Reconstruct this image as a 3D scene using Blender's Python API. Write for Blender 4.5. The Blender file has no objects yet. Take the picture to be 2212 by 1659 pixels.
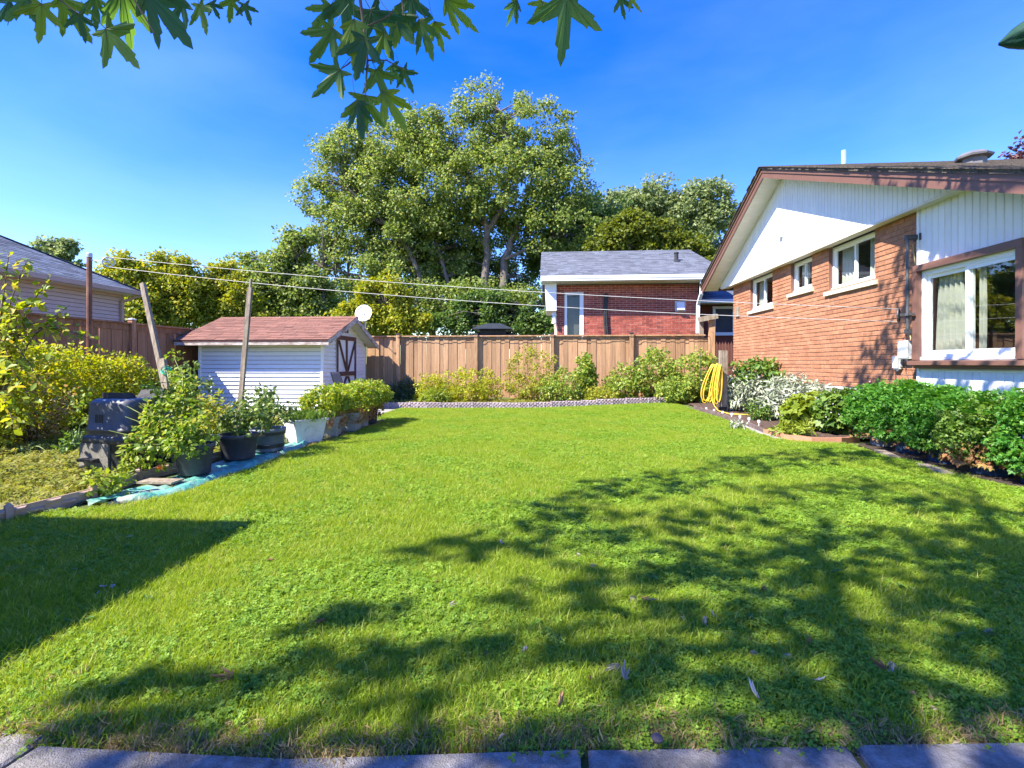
import bpy, math, random
import numpy as np
from mathutils import Vector, Matrix

random.seed(7)
RNG = np.random.default_rng(11)
SC = bpy.context.scene
COL = SC.collection

# ------------------------------------------------------------------ camera
FPX, CX, HY, EYE = 1050.0, 1106.0, 785.0, 1.22
TH = math.atan(75.0 / FPX)
cam_data = bpy.data.cameras.new('camera')
cam_data.sensor_width = 36.0
cam_data.lens = 36.0 * FPX / 2212.0
cam_data.shift_y = -(829.5 - HY) / 2212.0
cam_data.clip_start = 0.05
cam_data.clip_end = 2000.0
cam = bpy.data.objects.new('camera', cam_data)
cam.location = (0, 0, EYE)
cam.rotation_euler = (math.pi / 2, 0, TH)
COL.objects.link(cam)
SC.camera = cam

# ------------------------------------------------------------------ light
SUN_DIR = Vector((0.78, 0.53, -1.0)).normalized()      # the way the light travels
SUN_EL = math.asin(-SUN_DIR.z)
SUN_AZ = math.atan2(-SUN_DIR.x, -SUN_DIR.y)            # bearing of the sun from +Y towards +X
world = bpy.data.worlds.new('World')
SC.world = world
world.use_nodes = True
wn = world.node_tree.nodes
sky = wn.new('ShaderNodeTexSky')
sky.sky_type = 'NISHITA'
sky.sun_disc = False
sky.sun_elevation = SUN_EL
sky.sun_rotation = SUN_AZ
sky.air_density = 1.3
sky.dust_density = 0.1
sky.ozone_density = 6.0
wn['Background'].inputs['Strength'].default_value = 0.15
hsv = wn.new('ShaderNodeHueSaturation')                # a deep, clear autumn blue all round
hsv.inputs['Saturation'].default_value = 1.36
hsv.inputs['Hue'].default_value = 0.530
hsv.inputs['Value'].default_value = 0.82
world.node_tree.links.new(sky.outputs[0], hsv.inputs['Color'])
# faint high haze drifting over the whole sky
wtc = wn.new('ShaderNodeTexCoord'); wmp = wn.new('ShaderNodeMapping'); wmp.inputs['Scale'].default_value = (1.0, 1.6, 3.2)
wnz = wn.new('ShaderNodeTexNoise'); wnz.inputs['Scale'].default_value = 1.3; wnz.inputs['Detail'].default_value = 5.0; wnz.inputs['Roughness'].default_value = 0.5
wmr = wn.new('ShaderNodeMapRange'); wmr.inputs['From Min'].default_value = 0.40; wmr.inputs['From Max'].default_value = 0.75; wmr.inputs['To Max'].default_value = 0.16
wmx = wn.new('ShaderNodeMixRGB'); wmx.inputs['Color2'].default_value = (2.2, 3.0, 5.0, 1)
WL = world.node_tree.links
WL.new(wtc.outputs['Generated'], wmp.inputs['Vector']); WL.new(wmp.outputs[0], wnz.inputs['Vector']); WL.new(wnz.outputs['Fac'], wmr.inputs['Value']); WL.new(wmr.outputs[0], wmx.inputs['Fac'])
WL.new(hsv.outputs[0], wmx.inputs['Color1']); WL.new(wmx.outputs[0], wn['Background'].inputs['Color'])
sun_data = bpy.data.lights.new('sun', 'SUN')
sun_data.energy = 4.3
sun_data.angle = math.radians(0.55)
sun_data.color = (1.0, 0.93, 0.80)
sun = bpy.data.objects.new('sun', sun_data)
sun.rotation_euler = SUN_DIR.to_track_quat('-Z', 'Y').to_euler()
sun.location = (-20, -15, 30)
COL.objects.link(sun)
vs = SC.view_settings
vs.view_transform = 'Standard'
vs.look = 'None'
vs.exposure = 1.8
vs.gamma = 1.0
vs.use_curve_mapping = False
SC.cycles.use_denoising = True
SC.cycles.max_bounces = 10
SC.cycles.diffuse_bounces = 5
SC.cycles.transparent_max_bounces = 12
SC.cycles.caustics_reflective = False
SC.cycles.caustics_refractive = False

# ------------------------------------------------------------------ places seen from the camera, as points of the yard
CT, ST = math.cos(TH), math.sin(TH)
def ray(px, py):
    u = (px - CX) / FPX; v = (HY - py) / FPX
    return Vector((-ST + u * CT, CT + u * ST, v))
def at_d(px, py, d): return Vector((0, 0, EYE)) + ray(px, py) * d
def on_x(px, py, x):
    r = ray(px, py); return at_d(px, py, x / r.x)
def on_y(px, py, y):
    r = ray(px, py); return at_d(px, py, y / r.y)
def on_z(px, py, z=0.0):
    r = ray(px, py); return at_d(px, py, (z - EYE) / r.z)
def px_of(p):
    d = -ST * p[0] + CT * p[1]; r = CT * p[0] + ST * p[1]
    return (CX + FPX * r / d, HY - FPX * (p[2] - EYE) / d, d)

# ------------------------------------------------------------------ object helpers
ORG = {}
def link(o, parent=None):
    COL.objects.link(o)
    if parent is not None: o.parent = parent
    return o
def tag(o, label=None, cat=None, group=None, kind=None):
    if label: o['label'] = label
    if cat: o['category'] = cat
    if group: o['group'] = group
    if kind: o['kind'] = kind
    return o
def thing(name, label, cat, loc, group=None):
    o = bpy.data.objects.new(name, None)
    o.empty_display_size = 0.2
    o.location = loc
    link(o)
    ORG[o.name] = Vector(loc)
    return tag(o, label, cat, group)
def org(o): return ORG.get(o.name, Vector((0, 0, 0))) if o is not None else Vector((0, 0, 0))

def mesh_np(name, V, F, mat=None, parent=None, smooth=False, base=None):
    """V (n,3) world coordinates, F (m,k) -> one mesh object."""
    V = np.asarray(V, dtype=np.float32); F = np.asarray(F, dtype=np.int32)
    o0 = org(parent) if parent is not None else (Vector(base) if base is not None else Vector((0, 0, 0)))
    V = V - np.array(o0, dtype=np.float32)
    me = bpy.data.meshes.new(name)
    k = F.shape[1]
    me.vertices.add(len(V)); me.vertices.foreach_set('co', V.ravel())
    me.loops.add(F.size); me.loops.foreach_set('vertex_index', F.ravel())
    me.polygons.add(len(F))
    me.polygons.foreach_set('loop_start', np.arange(len(F), dtype=np.int32) * k)
    me.polygons.foreach_set('loop_total', np.full(len(F), k, dtype=np.int32))
    if smooth: me.polygons.foreach_set('use_smooth', np.ones(len(F), dtype=bool))
    me.update(calc_edges=True)
    if mat: me.materials.append(mat)
    o = bpy.data.objects.new(name, me)
    link(o, parent)
    if parent is None and base is not None: o.location = o0
    ORG[o.name] = Vector(o0)
    return o

class MB:
    """collects boxes, bars, tubes, lathes ... into one mesh"""
    def __init__(s): s.v = []; s.f = []
    def add(s, vs, fs):
        n = len(s.v); s.v += [tuple(v) for v in vs]; s.f += [tuple(i + n for i in f) for f in fs]; return s
    def box(s, x0, x1, y0, y1, z0, z1):
        return s.add([(x0,y0,z0),(x1,y0,z0),(x1,y1,z0),(x0,y1,z0),(x0,y0,z1),(x1,y0,z1),(x1,y1,z1),(x0,y1,z1)],
                     [(0,3,2,1),(4,5,6,7),(0,1,5,4),(1,2,6,5),(2,3,7,6),(3,0,4,7)])
    def hexa(s, a, b):
        """two quads of four corners each, joined"""
        return s.add(list(a) + list(b), [(0,3,2,1),(4,5,6,7),(0,1,5,4),(1,2,6,5),(2,3,7,6),(3,0,4,7)])
    def prism(s, poly, off):
        n = len(poly); off = Vector(off)
        vs = [Vector(p) for p in poly] + [Vector(p) + off for p in poly]
        return s.add(vs, [tuple(range(n - 1, -1, -1)), tuple(range(n, 2 * n))] + [(i, (i+1) % n, n + (i+1) % n, n + i) for i in range(n)])
    def bar(s, p, q, w, h=None, up=(0, 0, 1)):
        p = Vector(p); q = Vector(q); h = h or w
        d = (q - p).normalized(); up = Vector(up)
        if abs(d.dot(up)) > 0.98: up = Vector((0, 1, 0))
        a = d.cross(up).normalized() * (w / 2); b = a.cross(d).normalized() * (h / 2)
        return s.hexa([p-a-b, p+a-b, p+a+b, p-a+b], [q-a-b, q+a-b, q+a+b, q-a+b])
    def tube(s, pts, r, n=6, caps=True):
        pts = [Vector(p) for p in pts]; m = len(pts)
        rs = r if isinstance(r, (list, tuple)) else [r] * m
        base = len(s.v); ref = None
        for i, p in enumerate(pts):
            d = (pts[min(i+1, m-1)] - pts[max(i-1, 0)])
            d = d.normalized() if d.length > 1e-9 else Vector((0, 0, 1))
            if ref is None:
                ref = Vector((0, 0, 1)) if abs(d.z) < 0.9 else Vector((1, 0, 0))
            a = d.cross(ref); a = a.normalized() if a.length > 1e-6 else Vector((1, 0, 0))
            b = a.cross(d).normalized(); ref = b
            for k in range(n):
                t = 2 * math.pi * k / n
                s.v.append(tuple(p + (a * math.cos(t) + b * math.sin(t)) * rs[i]))
        for i in range(m - 1):
            for k in range(n):
                s.f.append((base + i*n + k, base + i*n + (k+1) % n, base + (i+1)*n + (k+1) % n, base + (i+1)*n + k))
        if caps:
            s.f.append(tuple(base + k for k in range(n-1, -1, -1)))
            s.f.append(tuple(base + (m-1)*n + k for k in range(n)))
        return s
    def lathe(s, c, prof, n=24, sx=1.0, sy=1.0):
        base = len(s.v)
        for r, z in prof:
            for k in range(n):
                t = 2 * math.pi * k / n
                s.v.append((c[0] + r * sx * math.cos(t), c[1] + r * sy * math.sin(t), c[2] + z))
        for i in range(len(prof) - 1):
            for k in range(n):
                s.f.append((base + i*n + k, base + i*n + (k+1) % n, base + (i+1)*n + (k+1) % n, base + (i+1)*n + k))
        return s
    def build(s, name, mat, parent=None, smooth=False, base=None):
        o0 = org(parent) if parent is not None else (Vector(base) if base is not None else Vector((0, 0, 0)))
        me = bpy.data.meshes.new(name)
        me.from_pydata([tuple(Vector(v) - o0) for v in s.v], [], s.f)
        if smooth: me.polygons.foreach_set('use_smooth', [True] * len(me.polygons))
        me.materials.append(mat)
        me.update()
        o = bpy.data.objects.new(name, me)
        link(o, parent)
        if parent is None and base is not None: o.location = o0
        ORG[o.name] = Vector(o0)
        return o
def piece(name, me, parent, loc, rot=(0, 0, 0), scale=(1, 1, 1)):
    """one of many alike pieces: shares its mesh"""
    o = bpy.data.objects.new(name, me)
    link(o, parent)
    o.location = Vector(loc) - org(parent)
    o.rotation_euler = rot; o.scale = scale
    return o
def raw_mesh(mb, name, mat):
    me = bpy.data.meshes.new(name); me.from_pydata(mb.v, [], mb.f); me.materials.append(mat); me.update(); return me
def rotz(v, a): return Vector((v[0]*math.cos(a)-v[1]*math.sin(a), v[0]*math.sin(a)+v[1]*math.cos(a), v[2]))

# ------------------------------------------------------------------ materials
def nodes_of(m): return m.node_tree.nodes, m.node_tree.links
def ramp(nt, stops):
    r = nt.nodes.new('ShaderNodeValToRGB')
    e = r.color_ramp.elements
    while len(e) < len(stops): e.new(0.5)
    for i, (p, c) in enumerate(stops):
        e[i].position = p; e[i].color = (*c, 1)
    return r
def surf(name, cols, rough=0.7, scale=6.0, stretch=(1, 1, 1), detail=6.0, var=0.0, bump=0.0, bscale=40.0, bstretch=None, spec=0.35, metal=0.0, island=0.0, world_space=False, dirt=None, bdist=0.01):
    """noise-mottled surface; var: lightness that differs from piece to piece; dirt=(colour, scale, amount)"""
    m = bpy.data.materials.new(name); m.use_nodes = True
    nt = m.node_tree; N, L = nodes_of(m)
    p = N['Principled BSDF']
    p.inputs['Roughness'].default_value = rough
    p.inputs['Specular IOR Level'].default_value = spec
    p.inputs['Metallic'].default_value = metal
    tc = N.new('ShaderNodeTexCoord'); oi = N.new('ShaderNodeObjectInfo')
    if world_space:
        ge = N.new('ShaderNodeNewGeometry'); src = ge.outputs['Position']
    else: src = tc.outputs['Object']
    off = N.new('ShaderNodeVectorMath'); off.operation = 'MULTIPLY_ADD'
    L.new(oi.outputs['Random'], off.inputs[0]); off.inputs[1].default_value = (0, 0, 0) if world_space else (37, 53, 71)
    L.new(src, off.inputs[2])
    mp = N.new('ShaderNodeMapping'); mp.inputs['Scale'].default_value = stretch
    L.new(off.outputs[0], mp.inputs['Vector'])
    nz = N.new('ShaderNodeTexNoise'); nz.inputs['Scale'].default_value = scale; nz.inputs['Detail'].default_value = detail; nz.inputs['Roughness'].default_value = 0.62
    L.new(mp.outputs[0], nz.inputs['Vector'])
    n = len(cols)
    rp = ramp(nt, [(0.3 + 0.4 * i / max(1, n - 1), c) for i, c in enumerate(cols)])
    L.new(nz.outputs['Fac'], rp.inputs['Fac'])
    out = rp.outputs['Color']
    if dirt:
        dn = N.new('ShaderNodeTexNoise'); dn.inputs['Scale'].default_value = dirt[1]; dn.inputs['Detail'].default_value = 8; dn.inputs['Roughness'].default_value = 0.7
        L.new(off.outputs[0], dn.inputs['Vector'])
        dr = N.new('ShaderNodeMapRange'); dr.inputs['From Min'].default_value = 0.5; dr.inputs['From Max'].default_value = 0.72; dr.inputs['To Max'].default_value = dirt[2]
        L.new(dn.outputs['Fac'], dr.inputs['Value'])
        mx = N.new('ShaderNodeMixRGB'); mx.inputs['Color2'].default_value = (*dirt[0], 1)
        L.new(dr.outputs[0], mx.inputs['Fac']); L.new(out, mx.inputs['Color1']); out = mx.outputs[0]
    for amt, sock in ((var, oi.outputs['Random']), (island, None)):
        if amt:
            if sock is None:
                g2 = N.new('ShaderNodeNewGeometry'); sock = g2.outputs['Random Per Island']
            mr = N.new('ShaderNodeMapRange'); mr.inputs['To Min'].default_value = 1 - amt; mr.inputs['To Max'].default_value = 1 + amt
            L.new(sock, mr.inputs['Value'])
            hs = N.new('ShaderNodeHueSaturation'); L.new(mr.outputs[0], hs.inputs['Value']); L.new(out, hs.inputs['Color']); out = hs.outputs[0]
    L.new(out, p.inputs['Base Color'])
    if bump:
        bn = N.new('ShaderNodeTexNoise'); bn.inputs['Scale'].default_value = bscale; bn.inputs['Detail'].default_value = 5
        bm = N.new('ShaderNodeMapping'); bm.inputs['Scale'].default_value = bstretch or stretch
        L.new(off.outputs[0], bm.inputs['Vector']); L.new(bm.outputs[0], bn.inputs['Vector'])
        b = N.new('ShaderNodeBump'); b.inputs['Strength'].default_value = bump; b.inputs['Distance'].default_value = bdist
        L.new(bn.outputs['Fac'], b.inputs['Height']); L.new(b.outputs[0], p.inputs['Normal'])
    return m
def leafmat(name, cols, trans=0.35, rough=0.45, spec=0.35, tcol=None, per_object=False, island_mix=None):
    m = bpy.data.materials.new(name); m.use_nodes = True
    nt = m.node_tree; N, L = nodes_of(m)
    p = N['Principled BSDF']; p.inputs['Roughness'].default_value = rough; p.inputs['Specular IOR Level'].default_value = spec
    g = N.new('ShaderNodeNewGeometry'); oi = N.new('ShaderNodeObjectInfo')
    ad = N.new('ShaderNodeMath'); ad.operation = 'ADD'
    fr = N.new('ShaderNodeMath'); fr.operation = 'FRACT'
    L.new(g.outputs['Random Per Island'], ad.inputs[0]); L.new(oi.outputs['Random'], ad.inputs[1]); L.new(ad.outputs[0], fr.inputs[0])
    n = len(cols)
    rp = ramp(nt, [(i / max(1, n - 1), c) for i, c in enumerate(cols)])
    if island_mix is not None:
        im = N.new('ShaderNodeMix'); im.data_type = 'FLOAT'; im.inputs[0].default_value = island_mix
        L.new(oi.outputs['Random'], im.inputs[2]); L.new(g.outputs['Random Per Island'], im.inputs[3]); L.new(im.outputs[0], rp.inputs['Fac'])
    elif per_object: L.new(oi.outputs['Random'], rp.inputs['Fac'])
    else: L.new(fr.outputs[0], rp.inputs['Fac'])
    L.new(rp.outputs[0], p.inputs['Base Color'])
    t = N.new('ShaderNodeBsdfTranslucent')
    hs = N.new('ShaderNodeHueSaturation'); hs.inputs['Hue'].default_value = 0.485; hs.inputs['Value'].default_value = 1.5; hs.inputs['Saturation'].default_value = 1.1
    L.new(rp.outputs[0], hs.inputs['Color']); L.new(hs.outputs[0], t.inputs['Color'])
    mx = N.new('ShaderNodeMixShader'); mx.inputs['Fac'].default_value = trans
    L.new(p.outputs[0], mx.inputs[1]); L.new(t.outputs[0], mx.inputs[2])
    L.new(mx.outputs[0], N['Material Output'].inputs['Surface'])
    return m
def glassmat(name, refl=0.3, tint=(0.9, 0.95, 0.95)):
    m = bpy.data.materials.new(name); m.use_nodes = True
    N, L = nodes_of(m); N.remove(N['Principled BSDF'])
    t = N.new('ShaderNodeBsdfTransparent'); t.inputs['Color'].default_value = (*tint, 1)
    g = N.new('ShaderNodeBsdfGlossy'); g.inputs['Roughness'].default_value = 0.015; g.inputs['Color'].default_value = (0.95, 0.97, 1, 1)
    fr = N.new('ShaderNodeFresnel')
    gb = N.new('ShaderNodeNewGeometry'); im = N.new('ShaderNodeMath'); im.operation = 'MULTIPLY_ADD'; im.inputs[1].default_value = 1 / 1.5 - 1.5; im.inputs[2].default_value = 1.5
    L.new(gb.outputs['Backfacing'], im.inputs[0]); L.new(im.outputs[0], fr.inputs['IOR'])      # a thin pane: the same from both sides
    ad = N.new('ShaderNodeMath'); ad.operation = 'ADD'; ad.use_clamp = True; ad.inputs[1].default_value = refl
    L.new(fr.outputs[0], ad.inputs[0])
    mx = N.new('ShaderNodeMixShader'); L.new(ad.outputs[0], mx.inputs['Fac']); L.new(t.outputs[0], mx.inputs[1]); L.new(g.outputs[0], mx.inputs[2])
    L.new(mx.outputs[0], N['Material Output'].inputs['Surface'])
    return m

M = {}
M['brick'] = surf('orange_rug_brick', [(0.33, 0.14, 0.075), (0.41, 0.185, 0.10), (0.46, 0.225, 0.13)], 0.85, 5, (1, 1, 1), var=0.15, bump=0.9, bscale=30, bstretch=(1, 1, 2.2), bdist=0.02, dirt=((0.25, 0.08, 0.04), 12, 0.35))
M['mortar'] = surf('raked_mortar', [(0.30, 0.20, 0.14), (0.42, 0.30, 0.22)], 0.95, 12)
M['redbrick'] = surf('red_brick', [(0.22, 0.048, 0.03), (0.30, 0.072, 0.045), (0.37, 0.105, 0.07)], 0.85, 5, island=0.28, bump=0.5, bscale=40)
M['palemortar'] = surf('pale_mortar', [(0.50, 0.33, 0.27), (0.60, 0.42, 0.35)], 0.95, 12)
M['darkbrick'] = surf('brown_brick', [(0.12, 0.035, 0.025), (0.18, 0.05, 0.035)], 0.9, 5, island=0.2)
M['concrete'] = surf('foundation_parging', [(0.46, 0.44, 0.40), (0.62, 0.60, 0.55)], 0.95, 7, bump=0.4, bscale=60, dirt=((0.3, 0.27, 0.22), 3, 0.5))
M['sillstone'] = surf('stone_sill', [(0.48, 0.43, 0.35), (0.62, 0.57, 0.48)], 0.9, 9, bump=0.4, dirt=((0.25, 0.22, 0.18), 6, 0.6))
M['siding'] = surf('white_vinyl_siding', [(0.74, 0.75, 0.76), (0.80, 0.81, 0.81)], 0.45, 1.2, var=0.02, dirt=((0.62, 0.60, 0.55), 2.5, 0.35))
M['shedsiding'] = surf('shed_siding', [(0.70, 0.71, 0.73), (0.78, 0.78, 0.79)], 0.5, 1.5, (0.4, 1, 2), var=0.03, dirt=((0.55, 0.52, 0.45), 4, 0.4))
M['gapshade'] = surf('shadow_gap_backing', [(0.10, 0.10, 0.11), (0.15, 0.15, 0.16)], 0.9, 4)  # dark backing that paints the lap shadows between siding planks
M['lilac'] = surf('tan_vinyl_siding', [(0.40, 0.35, 0.36), (0.45, 0.40, 0.41)], 0.5, 1.5, var=0.03)
M['white'] = surf('white_window_vinyl', [(0.78, 0.79, 0.80), (0.82, 0.83, 0.84)], 0.35, 2)
M['whitegrimy'] = surf('white_soffit', [(0.66, 0.64, 0.58), (0.74, 0.72, 0.67)], 0.55, 3, var=0.03, dirt=((0.45, 0.42, 0.36), 5, 0.35))
M['brown'] = surf('brown_fascia_metal', [(0.15, 0.075, 0.058), (0.19, 0.098, 0.077)], 0.42, 3, spec=0.5, dirt=((0.12, 0.05, 0.04), 3, 0.4))
M['roofdark'] = surf('old_brown_shingle', [(0.045, 0.035, 0.03), (0.10, 0.08, 0.065), (0.16, 0.14, 0.11)], 0.95, 30, bump=0.8, bscale=60)
M['shedshingle'] = surf('red_brown_shingle', [(0.15, 0.066, 0.045), (0.20, 0.094, 0.066), (0.25, 0.13, 0.096)], 0.95, 40, var=0.20, bump=0.6, bscale=200)
M['greyshingle'] = surf('grey_shingle', [(0.07, 0.078, 0.098), (0.11, 0.12, 0.145), (0.15, 0.16, 0.185)], 0.95, 30, island=0.30, bump=0.4, bscale=150)
M['blueshingle'] = surf('slate_blue_shingle', [(0.055, 0.07, 0.10), (0.10, 0.12, 0.16), (0.15, 0.17, 0.21)], 0.95, 30, island=0.38, bump=0.4, bscale=150)
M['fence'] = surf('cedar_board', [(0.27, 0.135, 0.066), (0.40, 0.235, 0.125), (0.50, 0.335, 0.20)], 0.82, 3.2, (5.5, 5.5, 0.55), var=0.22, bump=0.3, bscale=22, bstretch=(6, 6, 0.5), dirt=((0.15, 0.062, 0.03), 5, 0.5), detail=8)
M['shadedfence'] = surf('shaded_cedar_board', [(0.20, 0.088, 0.045), (0.30, 0.145, 0.078), (0.39, 0.215, 0.125)], 0.85, 3.2, (5.5, 5.5, 0.55), var=0.18, bump=0.3, bscale=22, bstretch=(6, 6, 0.5), dirt=((0.12, 0.05, 0.03), 5, 0.5), detail=8)  # copy of the cedar board with shade darkened into its colours
M['weathered'] = surf('weathered_wood', [(0.15, 0.115, 0.085), (0.27, 0.22, 0.165), (0.40, 0.34, 0.27)], 0.9, 4, (9, 9, 0.6), var=0.1, bump=0.5, bscale=30, bstretch=(8, 8, 0.5), dirt=((0.07, 0.055, 0.045), 8, 0.6))
M['peeling'] = surf('peeling_painted_board', [(0.16, 0.10, 0.08), (0.45, 0.38, 0.33), (0.68, 0.64, 0.60)], 0.85, 3, (1.6, 1.6, 6), dirt=((0.14, 0.07, 0.055), 4, 0.8), detail=9, bump=0.3)
M['doorbrown'] = surf('brown_door_trim', [(0.085, 0.036, 0.028), (0.13, 0.055, 0.042)], 0.7, 5, (4, 4, 1), dirt=((0.28, 0.22, 0.19), 9, 0.3))
M['picket'] = surf('brown_picket_paint', [(0.13, 0.052, 0.04), (0.18, 0.075, 0.058)], 0.8, 5, var=0.15)
M['rust'] = surf('rusty_steel', [(0.10, 0.04, 0.025), (0.20, 0.085, 0.05), (0.28, 0.16, 0.11)], 0.8, 6, (1, 1, 0.4), bump=0.2)
M['steel'] = surf('dark_bracket_steel', [(0.06, 0.065, 0.075), (0.12, 0.125, 0.14)], 0.5, 9, metal=0.4)
M['galv'] = surf('galvanised_steel', [(0.40, 0.42, 0.44), (0.55, 0.56, 0.58)], 0.45, 8, metal=0.3)
M['wire'] = surf('clothesline_cord', [(0.42, 0.40, 0.37), (0.55, 0.52, 0.49)], 0.6, 20)
M['black'] = surf('black_plastic', [(0.016, 0.017, 0.019), (0.032, 0.033, 0.036)], 0.5, 9, dirt=((0.16, 0.14, 0.12), 14, 0.3))
M['pot'] = surf('charcoal_pot_plastic', [(0.035, 0.036, 0.042), (0.062, 0.064, 0.074)], 0.55, 7, (1, 1, 0.4), dirt=((0.17, 0.155, 0.14), 6, 0.35))
M['bin'] = surf('dusty_compost_bin_plastic', [(0.022, 0.024, 0.03), (0.05, 0.053, 0.062)], 0.42, 5, dirt=((0.24, 0.22, 0.19), 16, 0.35))
M['binupper'] = surf('sun_faded_bin_plastic', [(0.055, 0.058, 0.072), (0.095, 0.10, 0.118)], 0.38, 4, (1, 1, .4), dirt=((0.22, 0.205, 0.185), 9, 0.4))
M['bindirty'] = surf('speckled_bin_door', [(0.09, 0.088, 0.08), (0.16, 0.15, 0.13), (0.24, 0.22, 0.19)], 0.8, 60, dirt=((0.30, 0.27, 0.22), 7, 0.5))
M['bluetub'] = surf('blue_grey_tub', [(0.10, 0.125, 0.165), (0.16, 0.19, 0.24)], 0.5, 5, dirt=((0.25, 0.24, 0.22), 8, 0.35))
M['drum'] = surf('blue_drum_plastic', [(0.012, 0.035, 0.085), (0.03, 0.065, 0.13)], 0.4, 5, dirt=((0.10, 0.12, 0.15), 9, 0.4))
M['whitetub'] = surf('white_tub_plastic', [(0.60, 0.59, 0.57), (0.72, 0.71, 0.70)], 0.55, 6, dirt=((0.40, 0.37, 0.32), 7, 0.4))
M['greytub'] = surf('grey_tub_plastic', [(0.27, 0.27, 0.26), (0.38, 0.375, 0.36)], 0.6, 6, dirt=((0.16, 0.14, 0.12), 7, 0.5))
M['soil'] = surf('potting_soil', [(0.03, 0.021, 0.015), (0.07, 0.05, 0.036)], 1.0, 40, bump=0.9, bscale=60)
M['mulch'] = surf('dark_mulch', [(0.045, 0.026, 0.018), (0.10, 0.062, 0.045), (0.17, 0.115, 0.09)], 1.0, 45, bump=1.0, bscale=80, bdist=0.03, world_space=True)
M['plot'] = surf('dry_vegetable_plot', [(0.10, 0.085, 0.04), (0.17, 0.15, 0.06), (0.20, 0.21, 0.055), (0.28, 0.235, 0.12)], 1.0, 3.2, bump=0.8, bscale=50, world_space=True, detail=9)
M['lawn'] = surf('lawn_turf', [(0.055, 0.07, 0.018), (0.085, 0.115, 0.026), (0.13, 0.145, 0.04)], 1.0, 7, bump=0.8, bscale=70, world_space=True, detail=9)
M['ground'] = surf('neighbouring_grass', [(0.05, 0.085, 0.02), (0.085, 0.13, 0.03)], 1.0, 0.6, world_space=True)
M['paver'] = surf('concrete_paver', [(0.13, 0.12, 0.11), (0.22, 0.205, 0.19), (0.32, 0.295, 0.27)], 0.95, 26, var=0.10, bump=0.9, bscale=190, dirt=((0.06, 0.052, 0.04), 3.5, 0.8), detail=10)
M['walk'] = surf('sunken_walk', [(0.24, 0.225, 0.20), (0.34, 0.32, 0.29)], 0.95, 9, bump=0.4, bscale=80)
M['weave'] = surf('mauve_woven_edging', [(0.36, 0.28, 0.30), (0.48, 0.39, 0.41)], 0.7, 9, var=0.12, dirt=((0.22, 0.17, 0.15), 10, 0.5))
M['weavetan'] = surf('tan_woven_edging', [(0.30, 0.20, 0.145), (0.41, 0.29, 0.22)], 0.75, 9, var=0.08, dirt=((0.2, 0.15, 0.11), 10, 0.5))
M['edgebrown'] = surf('brown_plastic_edging', [(0.105, 0.072, 0.07), (0.165, 0.12, 0.115)], 0.6, 9, dirt=((0.25, 0.2, 0.17), 9, 0.4))
M['terracotta'] = surf('orange_edging_plastic', [(0.36, 0.165, 0.095), (0.44, 0.22, 0.135)], 0.65, 8, dirt=((0.30, 0.2, 0.14), 6, 0.5))
M['tarp'] = surf('teal_woven_tarp', [(0.045, 0.23, 0.19), (0.09, 0.32, 0.26), (0.20, 0.41, 0.34)], 0.5, 8, bump=0.8, bscale=14, bdist=0.03, dirt=((0.36, 0.29, 0.23), 3.4, 1.0))
M['twine'] = surf('green_twine', [(0.01, 0.35, 0.22), (0.03, 0.45, 0.30)], 0.6, 9)
M['hose'] = surf('yellow_hose', [(0.62, 0.40, 0.025), (0.75, 0.52, 0.05)], 0.45, 7)
M['box'] = surf('pale_utility_box', [(0.50, 0.51, 0.50), (0.58, 0.59, 0.58)], 0.55, 6)
M['cable'] = surf('dark_cable', [(0.05, 0.035, 0.035), (0.09, 0.06, 0.06)], 0.6, 6)
M['yellowcable'] = surf('yellowed_cable', [(0.45, 0.36, 0.16), (0.55, 0.45, 0.22)], 0.6, 6)
M['dish'] = surf('dish_enamel', [(0.70, 0.71, 0.72), (0.76, 0.77, 0.77)], 0.4, 2)
M['dishprint'] = surf('faded_print', [(0.38, 0.41, 0.47), (0.44, 0.47, 0.52)], 0.5, 6)
M['sling'] = surf('taupe_sling_fabric', [(0.20, 0.165, 0.145), (0.26, 0.22, 0.195)], 0.8, 9, (1, 1, 6))
M['gazebo'] = surf('charcoal_metal_roof', [(0.035, 0.042, 0.055), (0.055, 0.062, 0.078)], 0.4, 4, metal=0.3)
M['umbrella'] = surf('green_umbrella_cloth', [(0.003, 0.035, 0.025), (0.006, 0.055, 0.036)], 0.75, 5, (1, 1, 3), bump=0.5, bscale=9, bdist=0.03)
M['curtain'] = surf('ivory_curtain', [(0.34, 0.34, 0.29), (0.42, 0.42, 0.37)], 0.9, 3)
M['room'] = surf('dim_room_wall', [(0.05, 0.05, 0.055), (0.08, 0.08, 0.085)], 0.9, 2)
M['bark'] = surf('maple_bark', [(0.075, 0.06, 0.05), (0.15, 0.125, 0.105), (0.23, 0.20, 0.175)], 0.95, 3, (4, 4, 0.7), bump=0.9, bscale=14, bstretch=(4, 4, 0.6), bdist=0.04)
M['twig'] = surf('brown_twig', [(0.08, 0.055, 0.04), (0.15, 0.105, 0.075)], 0.9, 8)
M['greenstem'] = surf('green_stem', [(0.12, 0.17, 0.04), (0.22, 0.26, 0.075)], 0.7, 8)
M['drystem'] = surf('dry_stem', [(0.22, 0.13, 0.085), (0.36, 0.24, 0.16)], 0.9, 8)
M['copper'] = surf('verdigris_pipe', [(0.22, 0.42, 0.33), (0.30, 0.50, 0.40)], 0.7, 6)
M['ventgrey'] = surf('roof_vent_metal', [(0.12, 0.115, 0.125), (0.17, 0.165, 0.175)], 0.6, 5)
M['tomato'] = surf('ripe_tomato', [(0.60, 0.09, 0.015), (0.68, 0.16, 0.02)], 0.3, 5)
M['greentomato'] = surf('green_tomato', [(0.28, 0.36, 0.09), (0.36, 0.43, 0.12)], 0.3, 5)
M['glass'] = glassmat('window_glass', 0.0)
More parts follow.
